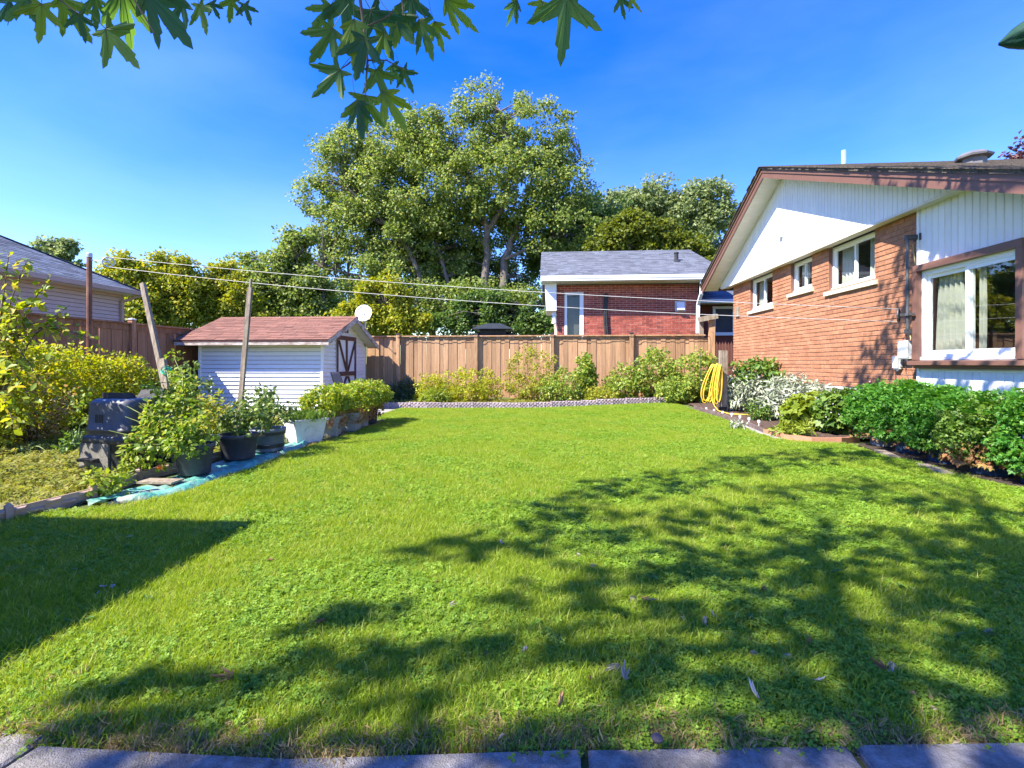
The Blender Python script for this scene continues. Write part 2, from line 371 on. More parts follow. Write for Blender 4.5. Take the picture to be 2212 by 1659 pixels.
M['glassdark'] = glassmat('picture_window_glass', 0.10, (0.85, 0.9, 0.88))
M['deepgreenplastic'] = surf('teal_tap_connector', [(0.02, 0.30, 0.27), (0.03, 0.36, 0.32)], 0.5, 8)

# ------------------------------------------------------------------ foliage helpers
def unit(a): return a / np.maximum(np.linalg.norm(a, axis=-1, keepdims=True), 1e-9)
LT = {}
# across, along, normal; leaves are folded along the midrib
LT['oval'] = (np.array([(0,0,0),(-.30,.35,.07),(-.24,.72,.05),(0,1,-.06),(.24,.72,.05),(.30,.35,.07)]), [(0,3,1),(1,3,2),(0,5,3),(5,4,3)])
LT['tree'] = (np.array([(0,0,0),(-.45,.5,.10),(0,1,-.08),(.45,.5,.10)]), [(0,2,1),(0,3,2)])
LT['lance'] = (np.array([(0,0,0),(-.13,.45,.05),(0,1,-.18),(.13,.45,.05)]), [(0,2,1),(0,3,2)])
def _lobed(lobes, w):
    vs = [(0, 0, 0)]; fs = []
    for (a, ln) in lobes:
        c, s_ = math.cos(a), math.sin(a)
        d = (s_, c); n = (c, -s_)
        b = len(vs)
        vs += [(d[0]*ln*.5 - n[0]*w*ln, d[1]*ln*.5 - n[1]*w*ln, .05), (d[0]*ln, d[1]*ln, -.06), (d[0]*ln*.5 + n[0]*w*ln, d[1]*ln*.5 + n[1]*w*ln, .05)]
        fs += [(0, b+1, b), (0, b+2, b+1)]
    return np.array(vs), fs
LT['trilobe'] = _lobed([(-.95, .75), (0, 1), (.95, .75)], .27)
LT['palm'] = _lobed([(-1.9, .6), (-1.0, .9), (0, 1), (1.0, .9), (1.9, .6)], .36)
LT['feather'] = _lobed([(-1.3, .45), (-.75, .7), (-.3, .9), (.1, 1.0), (.5, .85), (1.05, .6)], .05)

def leaves(tmpl, pos, t, n, size):
    """a leaf of the template at every pos, along t, facing n"""
    tv, tf = LT[tmpl]
    tv = np.asarray(tv, float); tf = np.asarray(tf)
    t = unit(t); b = unit(np.cross(t, n)); n = np.cross(b, t)
    size = np.broadcast_to(np.asarray(size, float), (len(pos),))
    V = pos[:, None, :] + size[:, None, None] * (tv[None, :, 0:1] * b[:, None, :] + tv[None, :, 1:2] * t[:, None, :] + tv[None, :, 2:3] * n[:, None, :])
    F = (np.arange(len(pos)) * len(tv))[:, None, None] + tf[None]
    return V.reshape(-1, 3), F.reshape(-1, 3)
def sphere_dirs(n): return unit(RNG.normal(size=(n, 3)))
def clump_leaves(tmpl, centres, radii, per, size, up=0.5, out=0.7, rnd=0.7, flat=0.75, shell=0.55, droop=0.35):
    """leaves through the outer part of many clumps"""
    N = len(centres)
    c = np.repeat(np.asarray(centres, float), per, axis=0); r = np.repeat(np.asarray(radii, float), per)
    d = sphere_dirs(N * per)
    rr = r * (shell + (1 - shell) * RNG.random(N * per)) ** 0.8
    pos = c + d * rr[:, None] * np.array([1, 1, flat])
    n = unit(d * out + np.array([0, 0, up]) + RNG.normal(size=d.shape) * rnd * 0.6)
    t = unit(d + RNG.normal(size=d.shape) * rnd - np.array([0, 0, droop]))
    sz = size * (0.65 + 0.7 * RNG.random(N * per))
    return leaves(tmpl, pos, t, n, sz)
def in_ellipsoids(n, ells, bias=0.0):
    """n random points in a union of ellipsoids (cx,cy,cz,rx,ry,rz)"""
    ells = np.asarray(ells, float)
    w = ells[:, 3] * ells[:, 4] * ells[:, 5]; w = w / w.sum()
    k = RNG.choice(len(ells), size=n, p=w)
    d = sphere_dirs(n); r = RNG.random(n) ** (1 / (3.0 + bias))
    return ells[k, :3] + d * r[:, None] * ells[k, 3:]

def terrain(x, y):
    s = lambda a: np.clip(a, 0, 1) ** 2 * (3 - 2 * np.clip(a, 0, 1))
    return 0.09 * s((np.asarray(y) - 9) / 5) * s((np.asarray(x) + 1) / 4)
def gz(x, y): return float(terrain(x, y))

def foliage(root, tmpl, ells, nclump, per, crad, size, mat, name='foliage', **kw):
    c = in_ellipsoids(nclump, ells, kw.pop('bias', 1.5))
    V, F = clump_leaves(tmpl, c, crad * (0.6 + 0.7 * RNG.random(nclump)), per, size, **kw)
    o = mesh_np(name, V, F, mat, root); o['kind'] = 'stuff'
    return c
def stems(root, base, tips, r, mat, name='stem', bend=0.15, n=4, kind='stuff'):
    mb = MB()
    for t in tips:
        t = Vector(t); b = Vector(base) + Vector((random.uniform(-.08, .08), random.uniform(-.08, .08), 0)) * (1 if len(tips) > 1 else 0)
        mid = (b + t) / 2 + Vector((random.uniform(-1, 1), random.uniform(-1, 1), random.uniform(-.3, .6))) * bend * (t - b).length * 0.5
        mb.tube([b, (b + mid) / 2 + Vector((0, 0, .02)), mid, t], [r, r * .85, r * .6, r * .25], n, False)
    o = mb.build(name, mat, root); o['kind'] = kind
    return o

# ------------------------------------------------------------------ scattering for what nobody could count (grass, clover)
def scatter_stuff(name, pts, rot, scl, idx, sources, label, cat):
    me = bpy.data.meshes.new(name)
    n = len(pts)
    me.vertices.add(n); me.vertices.foreach_set('co', np.asarray(pts, np.float32).ravel())
    a = me.attributes.new('rot', 'FLOAT_VECTOR', 'POINT'); a.data.foreach_set('vector', np.asarray(rot, np.float32).ravel())
    a = me.attributes.new('scl', 'FLOAT', 'POINT'); a.data.foreach_set('value', np.asarray(scl, np.float32))
    a = me.attributes.new('idx', 'INT', 'POINT'); a.data.foreach_set('value', np.asarray(idx, np.int32))
    o = bpy.data.objects.new(name, me); link(o)
    tag(o, label, cat, kind='stuff')
    ng = bpy.data.node_groups.new(name + '_scatter', 'GeometryNodeTree')
    ng.interface.new_socket('Geometry', in_out='INPUT', socket_type='NodeSocketGeometry')
    ng.interface.new_socket('Geometry', in_out='OUTPUT', socket_type='NodeSocketGeometry')
    N, L = ng.nodes, ng.links
    gi = N.new('NodeGroupInput'); go = N.new('NodeGroupOutput')
    ip = N.new('GeometryNodeInstanceOnPoints')
    ji = N.new('GeometryNodeGeometryToInstance')
    for s_ in reversed(sources):
        ob = N.new('GeometryNodeObjectInfo'); ob.inputs['Object'].default_value = s_; ob.transform_space = 'ORIGINAL'
        L.new(ob.outputs['Geometry'], ji.inputs[0])
    def attr(nm, ty):
        q = N.new('GeometryNodeInputNamedAttribute'); q.data_type = ty; q.inputs['Name'].default_value = nm
        return [s for s in q.outputs if s.enabled and s.name == 'Attribute'][0]
    L.new(gi.outputs[0], ip.inputs['Points']); L.new(ji.outputs[0], ip.inputs['Instance'])
    ip.inputs['Pick Instance'].default_value = True
    L.new(attr('idx', 'INT'), ip.inputs['Instance Index'])
    L.new(attr('rot', 'FLOAT_VECTOR'), ip.inputs['Rotation'])
    L.new(attr('scl', 'FLOAT'), ip.inputs['Scale'])
    L.new(ip.outputs[0], go.inputs[0])
    md = o.modifiers.new('scatter', 'NODES'); md.node_group = ng
    return o
def source(name, V, F, mat):
    """a clump that is only scattered, never shown by itself (not linked to the scene)"""
    me = bpy.data.meshes.new(name)
    me.from_pydata([tuple(map(float, v)) for v in V], [], [tuple(map(int, f)) for f in F]); me.materials.append(mat); me.update()
    return bpy.data.objects.new(name, me)

# ================================================================== SETTING
def sheet(name, poly, z, mat, follow=True, sub=None):
    """a flat or terrain-following sheet over a polygon given as (x,y) pairs"""
    mb = MB(); mb.add([(x, y, (gz(x, y) if follow else 0) + z) for x, y in poly], [tuple(range(len(poly)))])
    return tag(mb.build(name, mat), kind='structure')
g = MB(); g.add([(-400, -60, -0.03), (400, -60, -0.03), (400, 700, -0.03), (-400, 700, -0.03)], [(0, 1, 2, 3)])
tag(g.build('ground', M['ground']), kind='structure')
# lawn: a grid that follows the gentle rise
xs = np.linspace(-9.5, 5.4, 61); ys = np.linspace(1.2, 15.4, 59)
GX, GY = np.meshgrid(xs, ys); GZ = terrain(GX, GY) + 0.006 * np.sin(GX * 1.7) * np.sin(GY * 1.3)
V = np.stack([GX, GY, GZ], -1).reshape(-1, 3); nx = len(xs)
ii, jj = np.meshgrid(np.arange(nx - 1), np.arange(len(ys) - 1))
a = (jj * nx + ii).ravel()
tag(mesh_np('lawn', V, np.stack([a, a + 1, a + nx + 1, a + nx], -1), M['lawn'], smooth=True), kind='structure')

def bed(name, poly, z, mat, amp=0.03, step=0.12):
    """uneven soil surface over a polygon"""
    P = np.array(poly); x0, y0 = P.min(0); x1, y1 = P.max(0)
    xs = np.arange(x0, x1 + step, step); ys = np.arange(y0, y1 + step, step)
    X, Y = np.meshgrid(xs, ys)
    ins = np.zeros(X.shape, bool); n = len(P); j = n - 1
    for i in range(n):
        c = ((P[i,1] > Y) != (P[j,1] > Y)) & (X < (P[j,0]-P[i,0]) * (Y-P[i,1]) / (P[j,1]-P[i,1] + 1e-12) + P[i,0])
        ins ^= c; j = i
    Z = terrain(X, Y) + z + amp * (RNG.random(X.shape) - 0.5)
    V = np.stack([X, Y, Z], -1).reshape(-1, 3); nx = len(xs)
    ok = ins[:-1, :-1] & ins[1:, :-1] & ins[:-1, 1:] & ins[1:, 1:]
    jj, ii = np.nonzero(ok); a = jj * nx + ii
    return tag(mesh_np(name, V, np.stack([a, a + 1, a + nx + 1, a + nx], -1), mat, smooth=True), kind='structure')
BACK_EDGE = [(-4.55, 12.85), (-3.0, 12.92), (-1.55, 13.05), (0.2, 13.2), (1.9, 13.55), (3.3, 13.95), (3.75, 14.1)]
RIGHT_EDGE = [(3.75, 14.1), (3.70, 12.5), (3.86, 11.0), (3.86, 9.65), (3.76, 8.7), (3.80, 8.05), (4.05, 7.75), (4.45, 7.72), (4.85, 7.95)]
bed('back_garden_bed', BACK_EDGE + [(5.1, 14.3), (5.1, 15.5), (-5.6, 15.5), (-5.6, 12.85)], 0.06, M['mulch'])
bed('side_garden_bed', RIGHT_EDGE + [(5.48, 7.9), (5.48, 14.5), (3.75, 14.5)], 0.035, M['mulch'])
bed('vegetable_plot', [(-9.5, 3.55), (-4.16, 3.55), (-4.16, 7.2), (-3.9, 11.4), (-5.4, 12.0), (-9.5, 12.0)], 0.014, M['plot'], 0.035)
bed('side_dirt_strip', [(4.2, 4.2), (5.48, 4.2), (5.48, 7.9), (4.6, 7.75), (4.3, 6.6)], 0.012, M['soil'], 0.02)
bed('sunken_walk', [(-5.7, 11.3), (-3.9, 11.4), (-3.7, 12.7), (-5.7, 12.8)], 0.010, M['walk'], 0.0)

# patio: paving slabs at the photographer's feet, each a piece
pe = [(-4.6, 1.36), (-1.78, 1.41), (-0.75, 1.42), (-0.11, 1.50), (1.52, 1.65), (3.4, 1.80)]
def patio_edge(x): return np.interp(x, [p[0] for p in pe], [p[1] for p in pe])
base = MB(); base.add([(-4.6, -3.0, 0.004), (3.6, -3.0, 0.004), (3.6, 1.62, 0.004), (1.5, 1.50, 0.004), (-0.1, 1.38, 0.004), (-4.6, 1.33, 0.004)], [(0,1,2,3,4,5)])
patio = tag(base.build('patio', M['soil']), kind='structure')
xj = [-4.5, -3.3, -2.55, -1.66, -0.80, 0.10, 0.93, 1.75, 2.55, 3.4]
for k in range(len(xj) - 1):
    xa, xb = xj[k] + 0.012, xj[k+1] - 0.012
    sk = 0.16 if k < 4 else 0.03
    for row, (ya, yb) in enumerate([(None, 0.62), (0.60, -0.25), (-0.27, -1.1)]):
        t = 0.030 + random.uniform(-0.005, 0.005)
        if ya is None: fa, fb = float(patio_edge(xa)), float(patio_edge(xb))
        else: fa = fb = ya
        if row == 0 and k == 2: fa += 0.05; fb += 0.05
        m = MB()
        q = [(xa + sk*(yb-1), yb), (xb + sk*(yb-1), yb), (xb + sk*(fb-1), fb), (xa + sk*(fa-1), fa)]
        def ins(q, e):
            cx = sum(p[0] for p in q)/4; cy = sum(p[1] for p in q)/4
            return [(p[0] + (cx-p[0])*e, p[1] + (cy-p[1])*e) for p in q]
        m.hexa([(x, y, 0.005) for x, y in q], [(x, y, t - 0.008) for x, y in q])
        m.hexa([(x, y, t - 0.008) for x, y in q], [(x, y, t) for x, y in ins(q, 0.02)])
        m.build('paving_slab', M['paver'], patio)

# ------------------------------------------------------------------ lawn grass: blades, clover, broad weeds
M['blade'] = leafmat('grass_blade', [(0.12, 0.215, 0.018), (0.215, 0.33, 0.026), (0.33, 0.42, 0.04), (0.48, 0.45, 0.16)], 0.42, 0.5, 0.25, island_mix=.5)
M['straw'] = leafmat('dry_grass_blade', [(0.33, 0.22, 0.10), (0.42, 0.30, 0.15), (0.25, 0.22, 0.07)], 0.25, 0.7, 0.1)
M['clover'] = leafmat('clover_leaf', [(0.11, 0.225, 0.022), (0.19, 0.32, 0.03), (0.29, 0.40, 0.045)], 0.38, 0.5, 0.25, island_mix=.5)
M['weed'] = leafmat('broad_weed_leaf', [(0.055, 0.15, 0.03), (0.095, 0.20, 0.035)], 0.3, 0.45, 0.35)
M['plotgrass'] = leafmat('yellowing_grass', [(0.16, 0.20, 0.03), (0.26, 0.28, 0.05), (0.34, 0.30, 0.09)], 0.4, 0.6, 0.15)
def blade_tuft(n, rad, hmin, hmax, w, lean):
    V = []; F = []
    for _ in range(n):
        a = random.uniform(0, 6.283); r = rad * math.sqrt(random.random())
        x, y = r * math.cos(a), r * math.sin(a)
        h = random.uniform(hmin, hmax); la = random.uniform(0, 6.283); l = lean * random.uniform(.2, 1) * h
        ww = w * random.uniform(.7, 1.2); pa = random.uniform(0, 3.14159); cx, cy = math.cos(pa)*ww/2, math.sin(pa)*ww/2
        dx, dy = math.cos(la)*l, math.sin(la)*l
        b = len(V)
        V += [(x-cx, y-cy, -0.01), (x+cx, y+cy, -0.01), (x-cx*.8+dx*.35, y-cy*.8+dy*.35, h*.55), (x+cx*.8+dx*.35, y+cy*.8+dy*.35, h*.55), (x+dx, y+dy, h*(1-.25*random.random()))]
        F += [(b, b+1, b+3), (b, b+3, b+2), (b+2, b+3, b+4)]
    return V, F
def clover_tuft(n, rad, hmin, hmax, s):
    V = []; F = []
    for _ in range(n):
        a = random.uniform(0, 6.283); r = rad * math.sqrt(random.random())
        c = Vector((r*math.cos(a), r*math.sin(a), random.uniform(hmin, hmax)))
        nrm = Vector((random.gauss(0, .3), random.gauss(0, .3), 1)).normalized()
        t0 = nrm.cross(Vector((math.cos(a), math.sin(a), .1))).normalized(); t1 = nrm.cross(t0)
        sz = s * random.uniform(.7, 1.25); ph = random.uniform(0, 6.28)
        for k in range(3):
            th = ph + k * 2.094
            d = t0*math.cos(th) + t1*math.sin(th); e = nrm.cross(d)
            b = len(V)
            V += [tuple(c), tuple(c + d*sz*.65 - e*sz*.46 + nrm*sz*.12), tuple(c + d*sz), tuple(c + d*sz*.65 + e*sz*.46 + nrm*sz*.12)]
            F += [(b, b+2, b+1), (b, b+3, b+2)]
    return V, F
def weed_tuft(n, s):
    V = []; F = []
    for k in range(n):
        a = 6.283 * k / n + random.uniform(-.3, .3); ln = s * random.uniform(.6, 1.1)
        d = Vector((math.cos(a), math.sin(a), random.uniform(.15, .7))).normalized(); e = d.cross(Vector((0, 0, 1))).normalized(); u = e.cross(d)
        b = len(V); c = Vector((0, 0, .01))
        V += [tuple(c), tuple(c+d*ln*.4-e*ln*.16+u*.01), tuple(c+d*ln*.75-e*ln*.17), tuple(c+d*ln-u*ln*.1), tuple(c+d*ln*.75+e*ln*.17), tuple(c+d*ln*.4+e*ln*.16+u*.01)]
        F += [(b, b+2, b+1), (b, b+3, b+2), (b, b+5, b+4), (b, b+4, b+3)]
    return V, F
src_g = [source('grass_tuft', *blade_tuft(46, .07, .022, .052, .0036, 1.0), M['blade']) for _ in range(4)]
src_g += [source('grass_tuft', *blade_tuft(26, .07, .04, .08, .0036, .8), M['blade']) for _ in range(2)]
src_c = [source('clover_tuft', *clover_tuft(38, .09, .010, .034, .0135), M['clover']) for _ in range(3)]
src_w = [source('weed_rosette', *weed_tuft(9, .085), M['weed']) for _ in range(2)]
src_s = [source('straw_tuft', *blade_tuft(44, .06, .015, .04, .004, 1.6), M['straw']) for _ in range(3)]
src_p = [source('plot_tuft', *blade_tuft(36, .08, .03, .08, .006, .9), M['plotgrass']) for _ in range(2)] + [source('plot_clover', *clover_tuft(26, .09, .02, .08, .024), M['plotgrass'])]
lawn_src = src_g + src_c + src_w
BEX = np.array([p[0] for p in BACK_EDGE]); BEY = np.array([p[1] for p in BACK_EDGE])
REY = np.array([14.1, 12.5, 11.0, 9.65, 8.7, 8.05, 7.75, 7.6, 6.6, 4.6, 1.0]); REX = np.array([3.6, 3.55, 3.72, 3.70, 3.58, 3.62, 3.95, 4.45, 4.35, 4.5, 5.2])
def in_lawn(x, y, m=0.0):
    ok = (y > patio_edge(x) + .03 + m) & (y < np.interp(x, BEX, BEY) - m)
    ok &= x < np.interp(y, REY[::-1], REX[::-1]) - m
    ok &= x > np.interp(y, [0, 3.4, 3.6, 3.9, 4.3, 6.9, 7.3, 10.2, 10.6, 11.5, 14], [-9, -9, -4.0, -3.55, -3.36, -3.42, -3.35, -3.35, -3.8, -3.9, -3.9]) + m
    return ok
def cloud(n, x0, x1, y0, y1):
    return RNG.uniform(x0, x1, n), RNG.uniform(y0, y1, n)
P_, R_, S_, I_ = [], [], [], []
def put(x, y, scale, idx, tilt=.11):
    P_.append(np.stack([x, y, terrain(x, y)], -1)); n = len(x)
    R_.append(np.stack([RNG.normal(0, tilt, n), RNG.normal(0, tilt, n), RNG.uniform(0, 6.283, n)], -1)); S_.append(scale * RNG.uniform(.75, 1.25, n)); I_.append(idx)
def patches(x, y):     # where clover wins over grass
    return .8*np.sin(x*3.1+1.9*np.sin(y*2.1)) + .8*np.sin(y*3.7+2.3*np.sin(x*1.7)+.6) + .5*np.sin(x*7.3+y*5.1) + .22*(x-0.5)
def band(n, x0, x1, y0, y1, sc):
    x, y = cloud(n, x0, x1, y0, y1)
    d = -ST*x + CT*y; u = (CT*x + ST*y) / np.maximum(d, .1)
    k = in_lawn(x, y) & (np.abs(u) < 1.75); x, y = x[k], y[k]; n = len(x)
    cl = (patches(x, y) + RNG.normal(0, 1.1, n)) > 0.85
    r = RNG.random(n)
    idx = np.where(cl, 6 + RNG.integers(0, 3, n), np.where(r < .80, RNG.integers(0, 4, n), 4 + RNG.integers(0, 2, n)))
    put(x, y, sc, idx)
band(34000, -5.2, 5.2, 1.4, 3.4, 0.85)
band(34000, -8.0, 5.2, 3.3, 6.5, 1.0)
band(40000, -6.0, 5.2, 6.4, 10.2, .85)
band(30000, -6.0, 5.2, 10.1, 14.2, .8)
x, y = cloud(520, -4, 4.6, 1.5, 8); k = in_lawn(x, y, .1) & (RNG.random(len(x)) < np.where(x > 0.6, .8, .35)); x, y = x[k], y[k]
put(x, y, np.where(x > .6, .8, .7), 9 + RNG.integers(0, 2, len(x)))
PT = np.concatenate(P_); scatter_stuff('lawn_grass', PT, np.concatenate(R_), np.concatenate(S_), np.concatenate(I_), lawn_src, 'short green lawn grass mixed with clover and broad weeds', 'grass')
# dry fringe by the slabs
P_, R_, S_, I_ = [], [], [], []
n = 1500; x = RNG.uniform(-3.4, 3.4, n); y = patio_edge(x) + np.abs(RNG.normal(0.0, .06, n)) + .01 + .03*np.sin(x*7)*np.sin(x*3.1)
put(x, y, .8, RNG.integers(0, 3, n), .5)
n = 2600; x = RNG.uniform(-3.8, 4.4, n); y = RNG.uniform(1.6, 12, n); k = (np.sin(x*2.3+1.1*np.sin(y*2.9))+np.sin(y*2.0+x*1.3)) > 1.0; x, y = x[k], y[k]; k = in_lawn(x, y); x, y = x[k], y[k]
put(x, y, .7, RNG.integers(0, 3, len(x)), .5)
n = 160; x = np.interp(np.linspace(0, 1, n), [0, .3, .6, 1], [-3.7, -3.55, -3.5, -3.4]) + RNG.normal(0, .05, n); y = np.linspace(3.8, 10.2, n)
put(x, y, .8, RNG.integers(0, 3, n), .5)
scatter_stuff('dry_grass_fringe', np.concatenate(P_), np.concatenate(R_), np.concatenate(S_), np.concatenate(I_), src_s, 'straw coloured dry grass fringe along the paving slabs', 'grass')
P_, R_, S_, I_ = [], [], [], []
x, y = cloud(5200, -9.4, -4.2, 3.6, 9.5); k = (np.sin(x*3.1)+np.sin(y*2.7+x)+RNG.normal(0, .7, len(x)) > -.5); x, y = x[k], y[k]
put(x, y, 1.3, RNG.integers(0, 3, len(x)))
scatter_stuff('plot_weeds', np.concatenate(P_), np.concatenate(R_), np.concatenate(S_), np.concatenate(I_), src_p, 'yellow green weeds and grass covering the vegetable plot', 'weeds')
P_, R_, S_, I_ = [], [], [], []
x, y = cloud(1500, -5.2, 4.9, 13.0, 15.3); k = (y > np.interp(x, BEX, BEY) + .12) & (RNG.random(len(x)) < .6); x, y = x[k], y[k]
put(x, y, 1.4, RNG.integers(0, 3, len(x)))
o = scatter_stuff('bed_weeds', np.concatenate(P_) + np.array([0, 0, .05]), np.concatenate(R_), np.concatenate(S_), np.concatenate(I_), src_p, 'low yellow green weeds growing in the bed along the back fence', 'weeds')

# ================================================================== BRICK BUNGALOW ON THE RIGHT
def spans(lo, hi, cuts):
    """what is left of [lo,hi] after taking the cuts out"""
    out = [(lo, hi)]
    for a, b in cuts:
        nx = []
        for s, e in out:
            if b <= s or a >= e: nx.append((s, e)); continue
            if a > s: nx.append((s, a))
            if b < e: nx.append((b, e))
        out = nx
    return out
def courses(lo, hi, z0, z1, ch, ln, openings):
    """running bond: list of (start, end, z_low)"""
    res = []; n = int(round((z1 - z0) / ch)); ch = (z1 - z0) / n
    for i in range(n):
        zl = z0 + i * ch; zm = zl + ch / 2
        cuts = [(a, b) for a, b, za, zb in openings if za < zm < zb]
        for s, e in spans(lo, hi, cuts):
            p = math.floor((s - lo) / ln) * ln + lo - (ln / 2 if i % 2 else 0)
            while p < e - 1e-4:
                a, b = max(p, s), min(p + ln, e)
                if b - a > 0.03: res.append((a, b, zl))
                p += ln
    return res, ch

XW, XG, XR = 5.50, 5.32, 4.86           # brick face, gable cladding, rake edge
YF = on_x(1584, 700, XW).y              # far corner of the brick
YN = on_x(1985, 700, XW).y              # where the brick gives way to the white panel
YE = 3.9                                # near end of the house, out of the picture
ZB = on_x(1744.6, 828.8, XW).z
ZS = on_x(1613.9, 599.9, XG).z          # underside of the gable cladding
house = thing('brick_bungalow', 'orange brick bungalow with white gable and brown fascia', 'house', (8.5, 9.5, 0))
mb = MB(); mb.box(XW + 0.02, 13.5, YE, YF - .02, -0.2, ZB); mb.build('foundation', M['concrete'], house)
W1 = (on_x(1668.5, 650, XW).y, on_x(1620, 650, XW).y, ZS - .86)
W2 = (on_x(1753.7, 650, XW).y, on_x(1707.6, 650, XW).y, ZS - .70)
W3 = (on_x(1889.5, 650, XW).y, on_x(1789, 650, XW).y, ZS - .87)
ops = [(a, b, z, ZS + 1) for a, b, z in (W1, W2, W3)]
brs, bch = courses(YN + .01, YF, ZB, ZS + .05, 0.0815, 0.285, ops)
camp = Vector((0, 0, EYE))
brs.sort(key=lambda b: (Vector((XW, (b[0]+b[1])/2, b[2])) - camp).length)
JM = 0.011
bm = MB()                                # unit-length brick with a softened arris, face at x=0
h2 = bch - JM
for (x, e) in ((0.0, .006), (.006, 0.0)): pass
bm.add([(.006, -.5, 0), (.10, -.5, 0), (.10, .5, 0), (.006, .5, 0), (.006, -.5, h2), (.10, -.5, h2), (.10, .5, h2), (.006, .5, h2),
        (0, -.485, .005), (0, .485, .005), (0, .485, h2-.005), (0, -.485, h2-.005)],
       [(0,3,2,1), (4,5,6,7), (0,1,5,4), (1,2,6,5), (2,3,7,6), (0,8,9,3), (3,9,10,7), (7,10,11,4), (4,11,8,0), (8,11,10,9)])
brick_me = raw_mesh(bm, 'brick', M['brick'])
rest = MB()
for i, (a, b, z) in enumerate(brs):
    ln = b - a - 0.004; jx = random.uniform(-.003, .003)
    if i < 300: piece('brick', brick_me, house, (XW + jx, (a + b) / 2, z + JM / 2), scale=(1, ln, 1))
    else:
        off = len(rest.v)
        for v in bm.v: rest.v.append((XW + jx + v[0], (a+b)/2 + v[1]*ln, z + JM/2 + v[2]))
        rest.f += [tuple(k + off for k in f) for f in bm.f]
bw = surf('orange_brickwork', [(0.33, 0.14, 0.075), (0.41, 0.185, 0.10), (0.46, 0.225, 0.13)], 0.85, 5, island=0.15, bump=0.9, bscale=30, bstretch=(1, 1, 2.2), bdist=0.02, dirt=((0.25, 0.08, 0.04), 12, 0.35))
o = rest.build('brickwork', bw, house); o['kind'] = 'stuff'
ym = sorted([YN, YF - .03] + [v for w in (W1, W2, W3) for v in w[:2]])
mb = MB()
for a, b in zip(ym[:-1], ym[1:]):
    top = ZS + .05
    for w in (W1, W2, W3):
        if w[0] - 1e-6 <= a and b <= w[1] + 1e-6: top = w[2] - .02
    mb.box(XW + .012, XW + .09, a, b, ZB + .001, top)
mb.build('mortar_backing', M['mortar'], house)
mb = MB(); mb.box(XW + .02, 13.5, YF - .06, YF - .004, ZB, ZS + .05); mb.build('end_wall', M['brick'], house)
mb = MB(); mb.box(6.9, 6.95, YE, YF - .1, .3, 3.4); mb.box(XW + .1, 6.9, YE + .1, YF - .1, 0.9, 0.93); mb.build('room_wall', M['room'], house)

# roof line
YA = on_x(1647, 362, XR).y; ZA = on_x(1647, 362, XR).z
pf = on_x(1516.5, 618, XR); YFE, ZFE = pf.y, pf.z
KN = 0.408
YNE = 3.3
def zroof(y): return ZA - (y - YA) * (ZA - ZFE) / (YFE - YA) if y > YA else ZA - (YA - y) * KN
# gable cladding of narrow vertical strips
FD = 0.235
y = YE + .12; k = 0
bk = MB()
gy = [YE + .1, YA, YFE - .55]
ycut = YA - (ZA - .10 - ZS) / KN
poly = [(XG + .012, ycut, ZS + .005), (XG + .012, gy[2] + .3, ZS + .005), (XG + .012, gy[2] + .3, max(ZS + .01, zroof(gy[2] + .3) - .10)), (XG + .012, YA, ZA - .10)]
bk.prism(poly, (.05, 0, 0)); gp = bk.build('gable_panel', M['siding'], house)
while y < YFE - .3:
    ya, yb = y + .004, y + .098
    za, zb = zroof(ya) - .10, zroof(yb) - .10
    if min(za, zb) > ZS + .02:
        m = MB(); q = [(XG, ya, ZS), (XG, yb, ZS), (XG, yb, zb), (XG, ya, za)]
        m.hexa([(x + .012, yy, z) for x, yy, z in q], [(XG, ya + .005, ZS), (XG, yb - .005, ZS), (XG, yb - .005, zb), (XG, ya + .005, za)])
        m.build('siding_strip', M['siding'], gp)
    y += .102
mb = MB(); mb.box(XG - .012, XG + .03, ycut - .2, YFE - .42, ZS - .035, ZS + .002); mb.box(XG + .03, XW + .02, ycut - .2, YFE - .42, ZS - .02, ZS + .001)
mb.build('gable_ledge', M['whitegrimy'], house)
# little vent on the gable
v = on_x(1689, 507, XG)
mb = MB(); mb.box(XG - .03, XG, v.y - .05, v.y + .05, v.z - .02, v.z + .10); mb.hexa([(XG-.07, v.y-.06, v.z-.06), (XG, v.y-.06, v.z-.06), (XG, v.y+.06, v.z-.06), (XG-.07, v.y+.06, v.z-.06)], [(XG-.03, v.y-.06, v.z), (XG, v.y-.06, v.z), (XG, v.y+.06, v.z), (XG-.03, v.y+.06, v.z)])
mb.build('gable_vent', M['white'], house)
# rake: fascia in two steps, each side of the ridge
for nm, (ya, yb) in (('rake_fascia', (YA, YFE)), ('rake_fascia', (YNE, YA))):
    m = MB()
    za, zb = zroof(ya), zroof(yb)
    for (x0, x1, t, bt) in ((XR, XR + .035, .03, FD), (XR - .018, XR, .03, .11)):
        m.hexa([(x0, ya, za - bt), (x1, ya, za - bt), (x1, yb, zb - bt), (x0, yb, zb - bt)], [(x0, ya, za - t), (x1, ya, za - t), (x1, yb, zb - t), (x0, yb, zb - t)])
    m.build(nm, M['brown'], house)
# soffit boards across the overhang, running up the rake
sb = MB(); sb.box(-(XG - XR) / 2 + .036, (XG - XR) / 2 - .003, -.052, .052, -.008, .008)
sb_me = raw_mesh(sb, 'soffit_board', M['whitegrimy'])
for (ya, yb) in ((YA + .02, YFE - .05), (YNE + .1, YA - .02)):
    za, zb = zroof(ya), zroof(yb); L_ = math.hypot(yb - ya, zb - za); n = int(L_ / .107); an = math.atan2(zb - za, yb - ya)
    for i in range(n):
        t = (i + .5) / n
        piece('soffit_board', sb_me, house, ((XR + XG) / 2, ya + (yb - ya) * t, za + (zb - za) * t - FD + .045), (an, 0, 0))
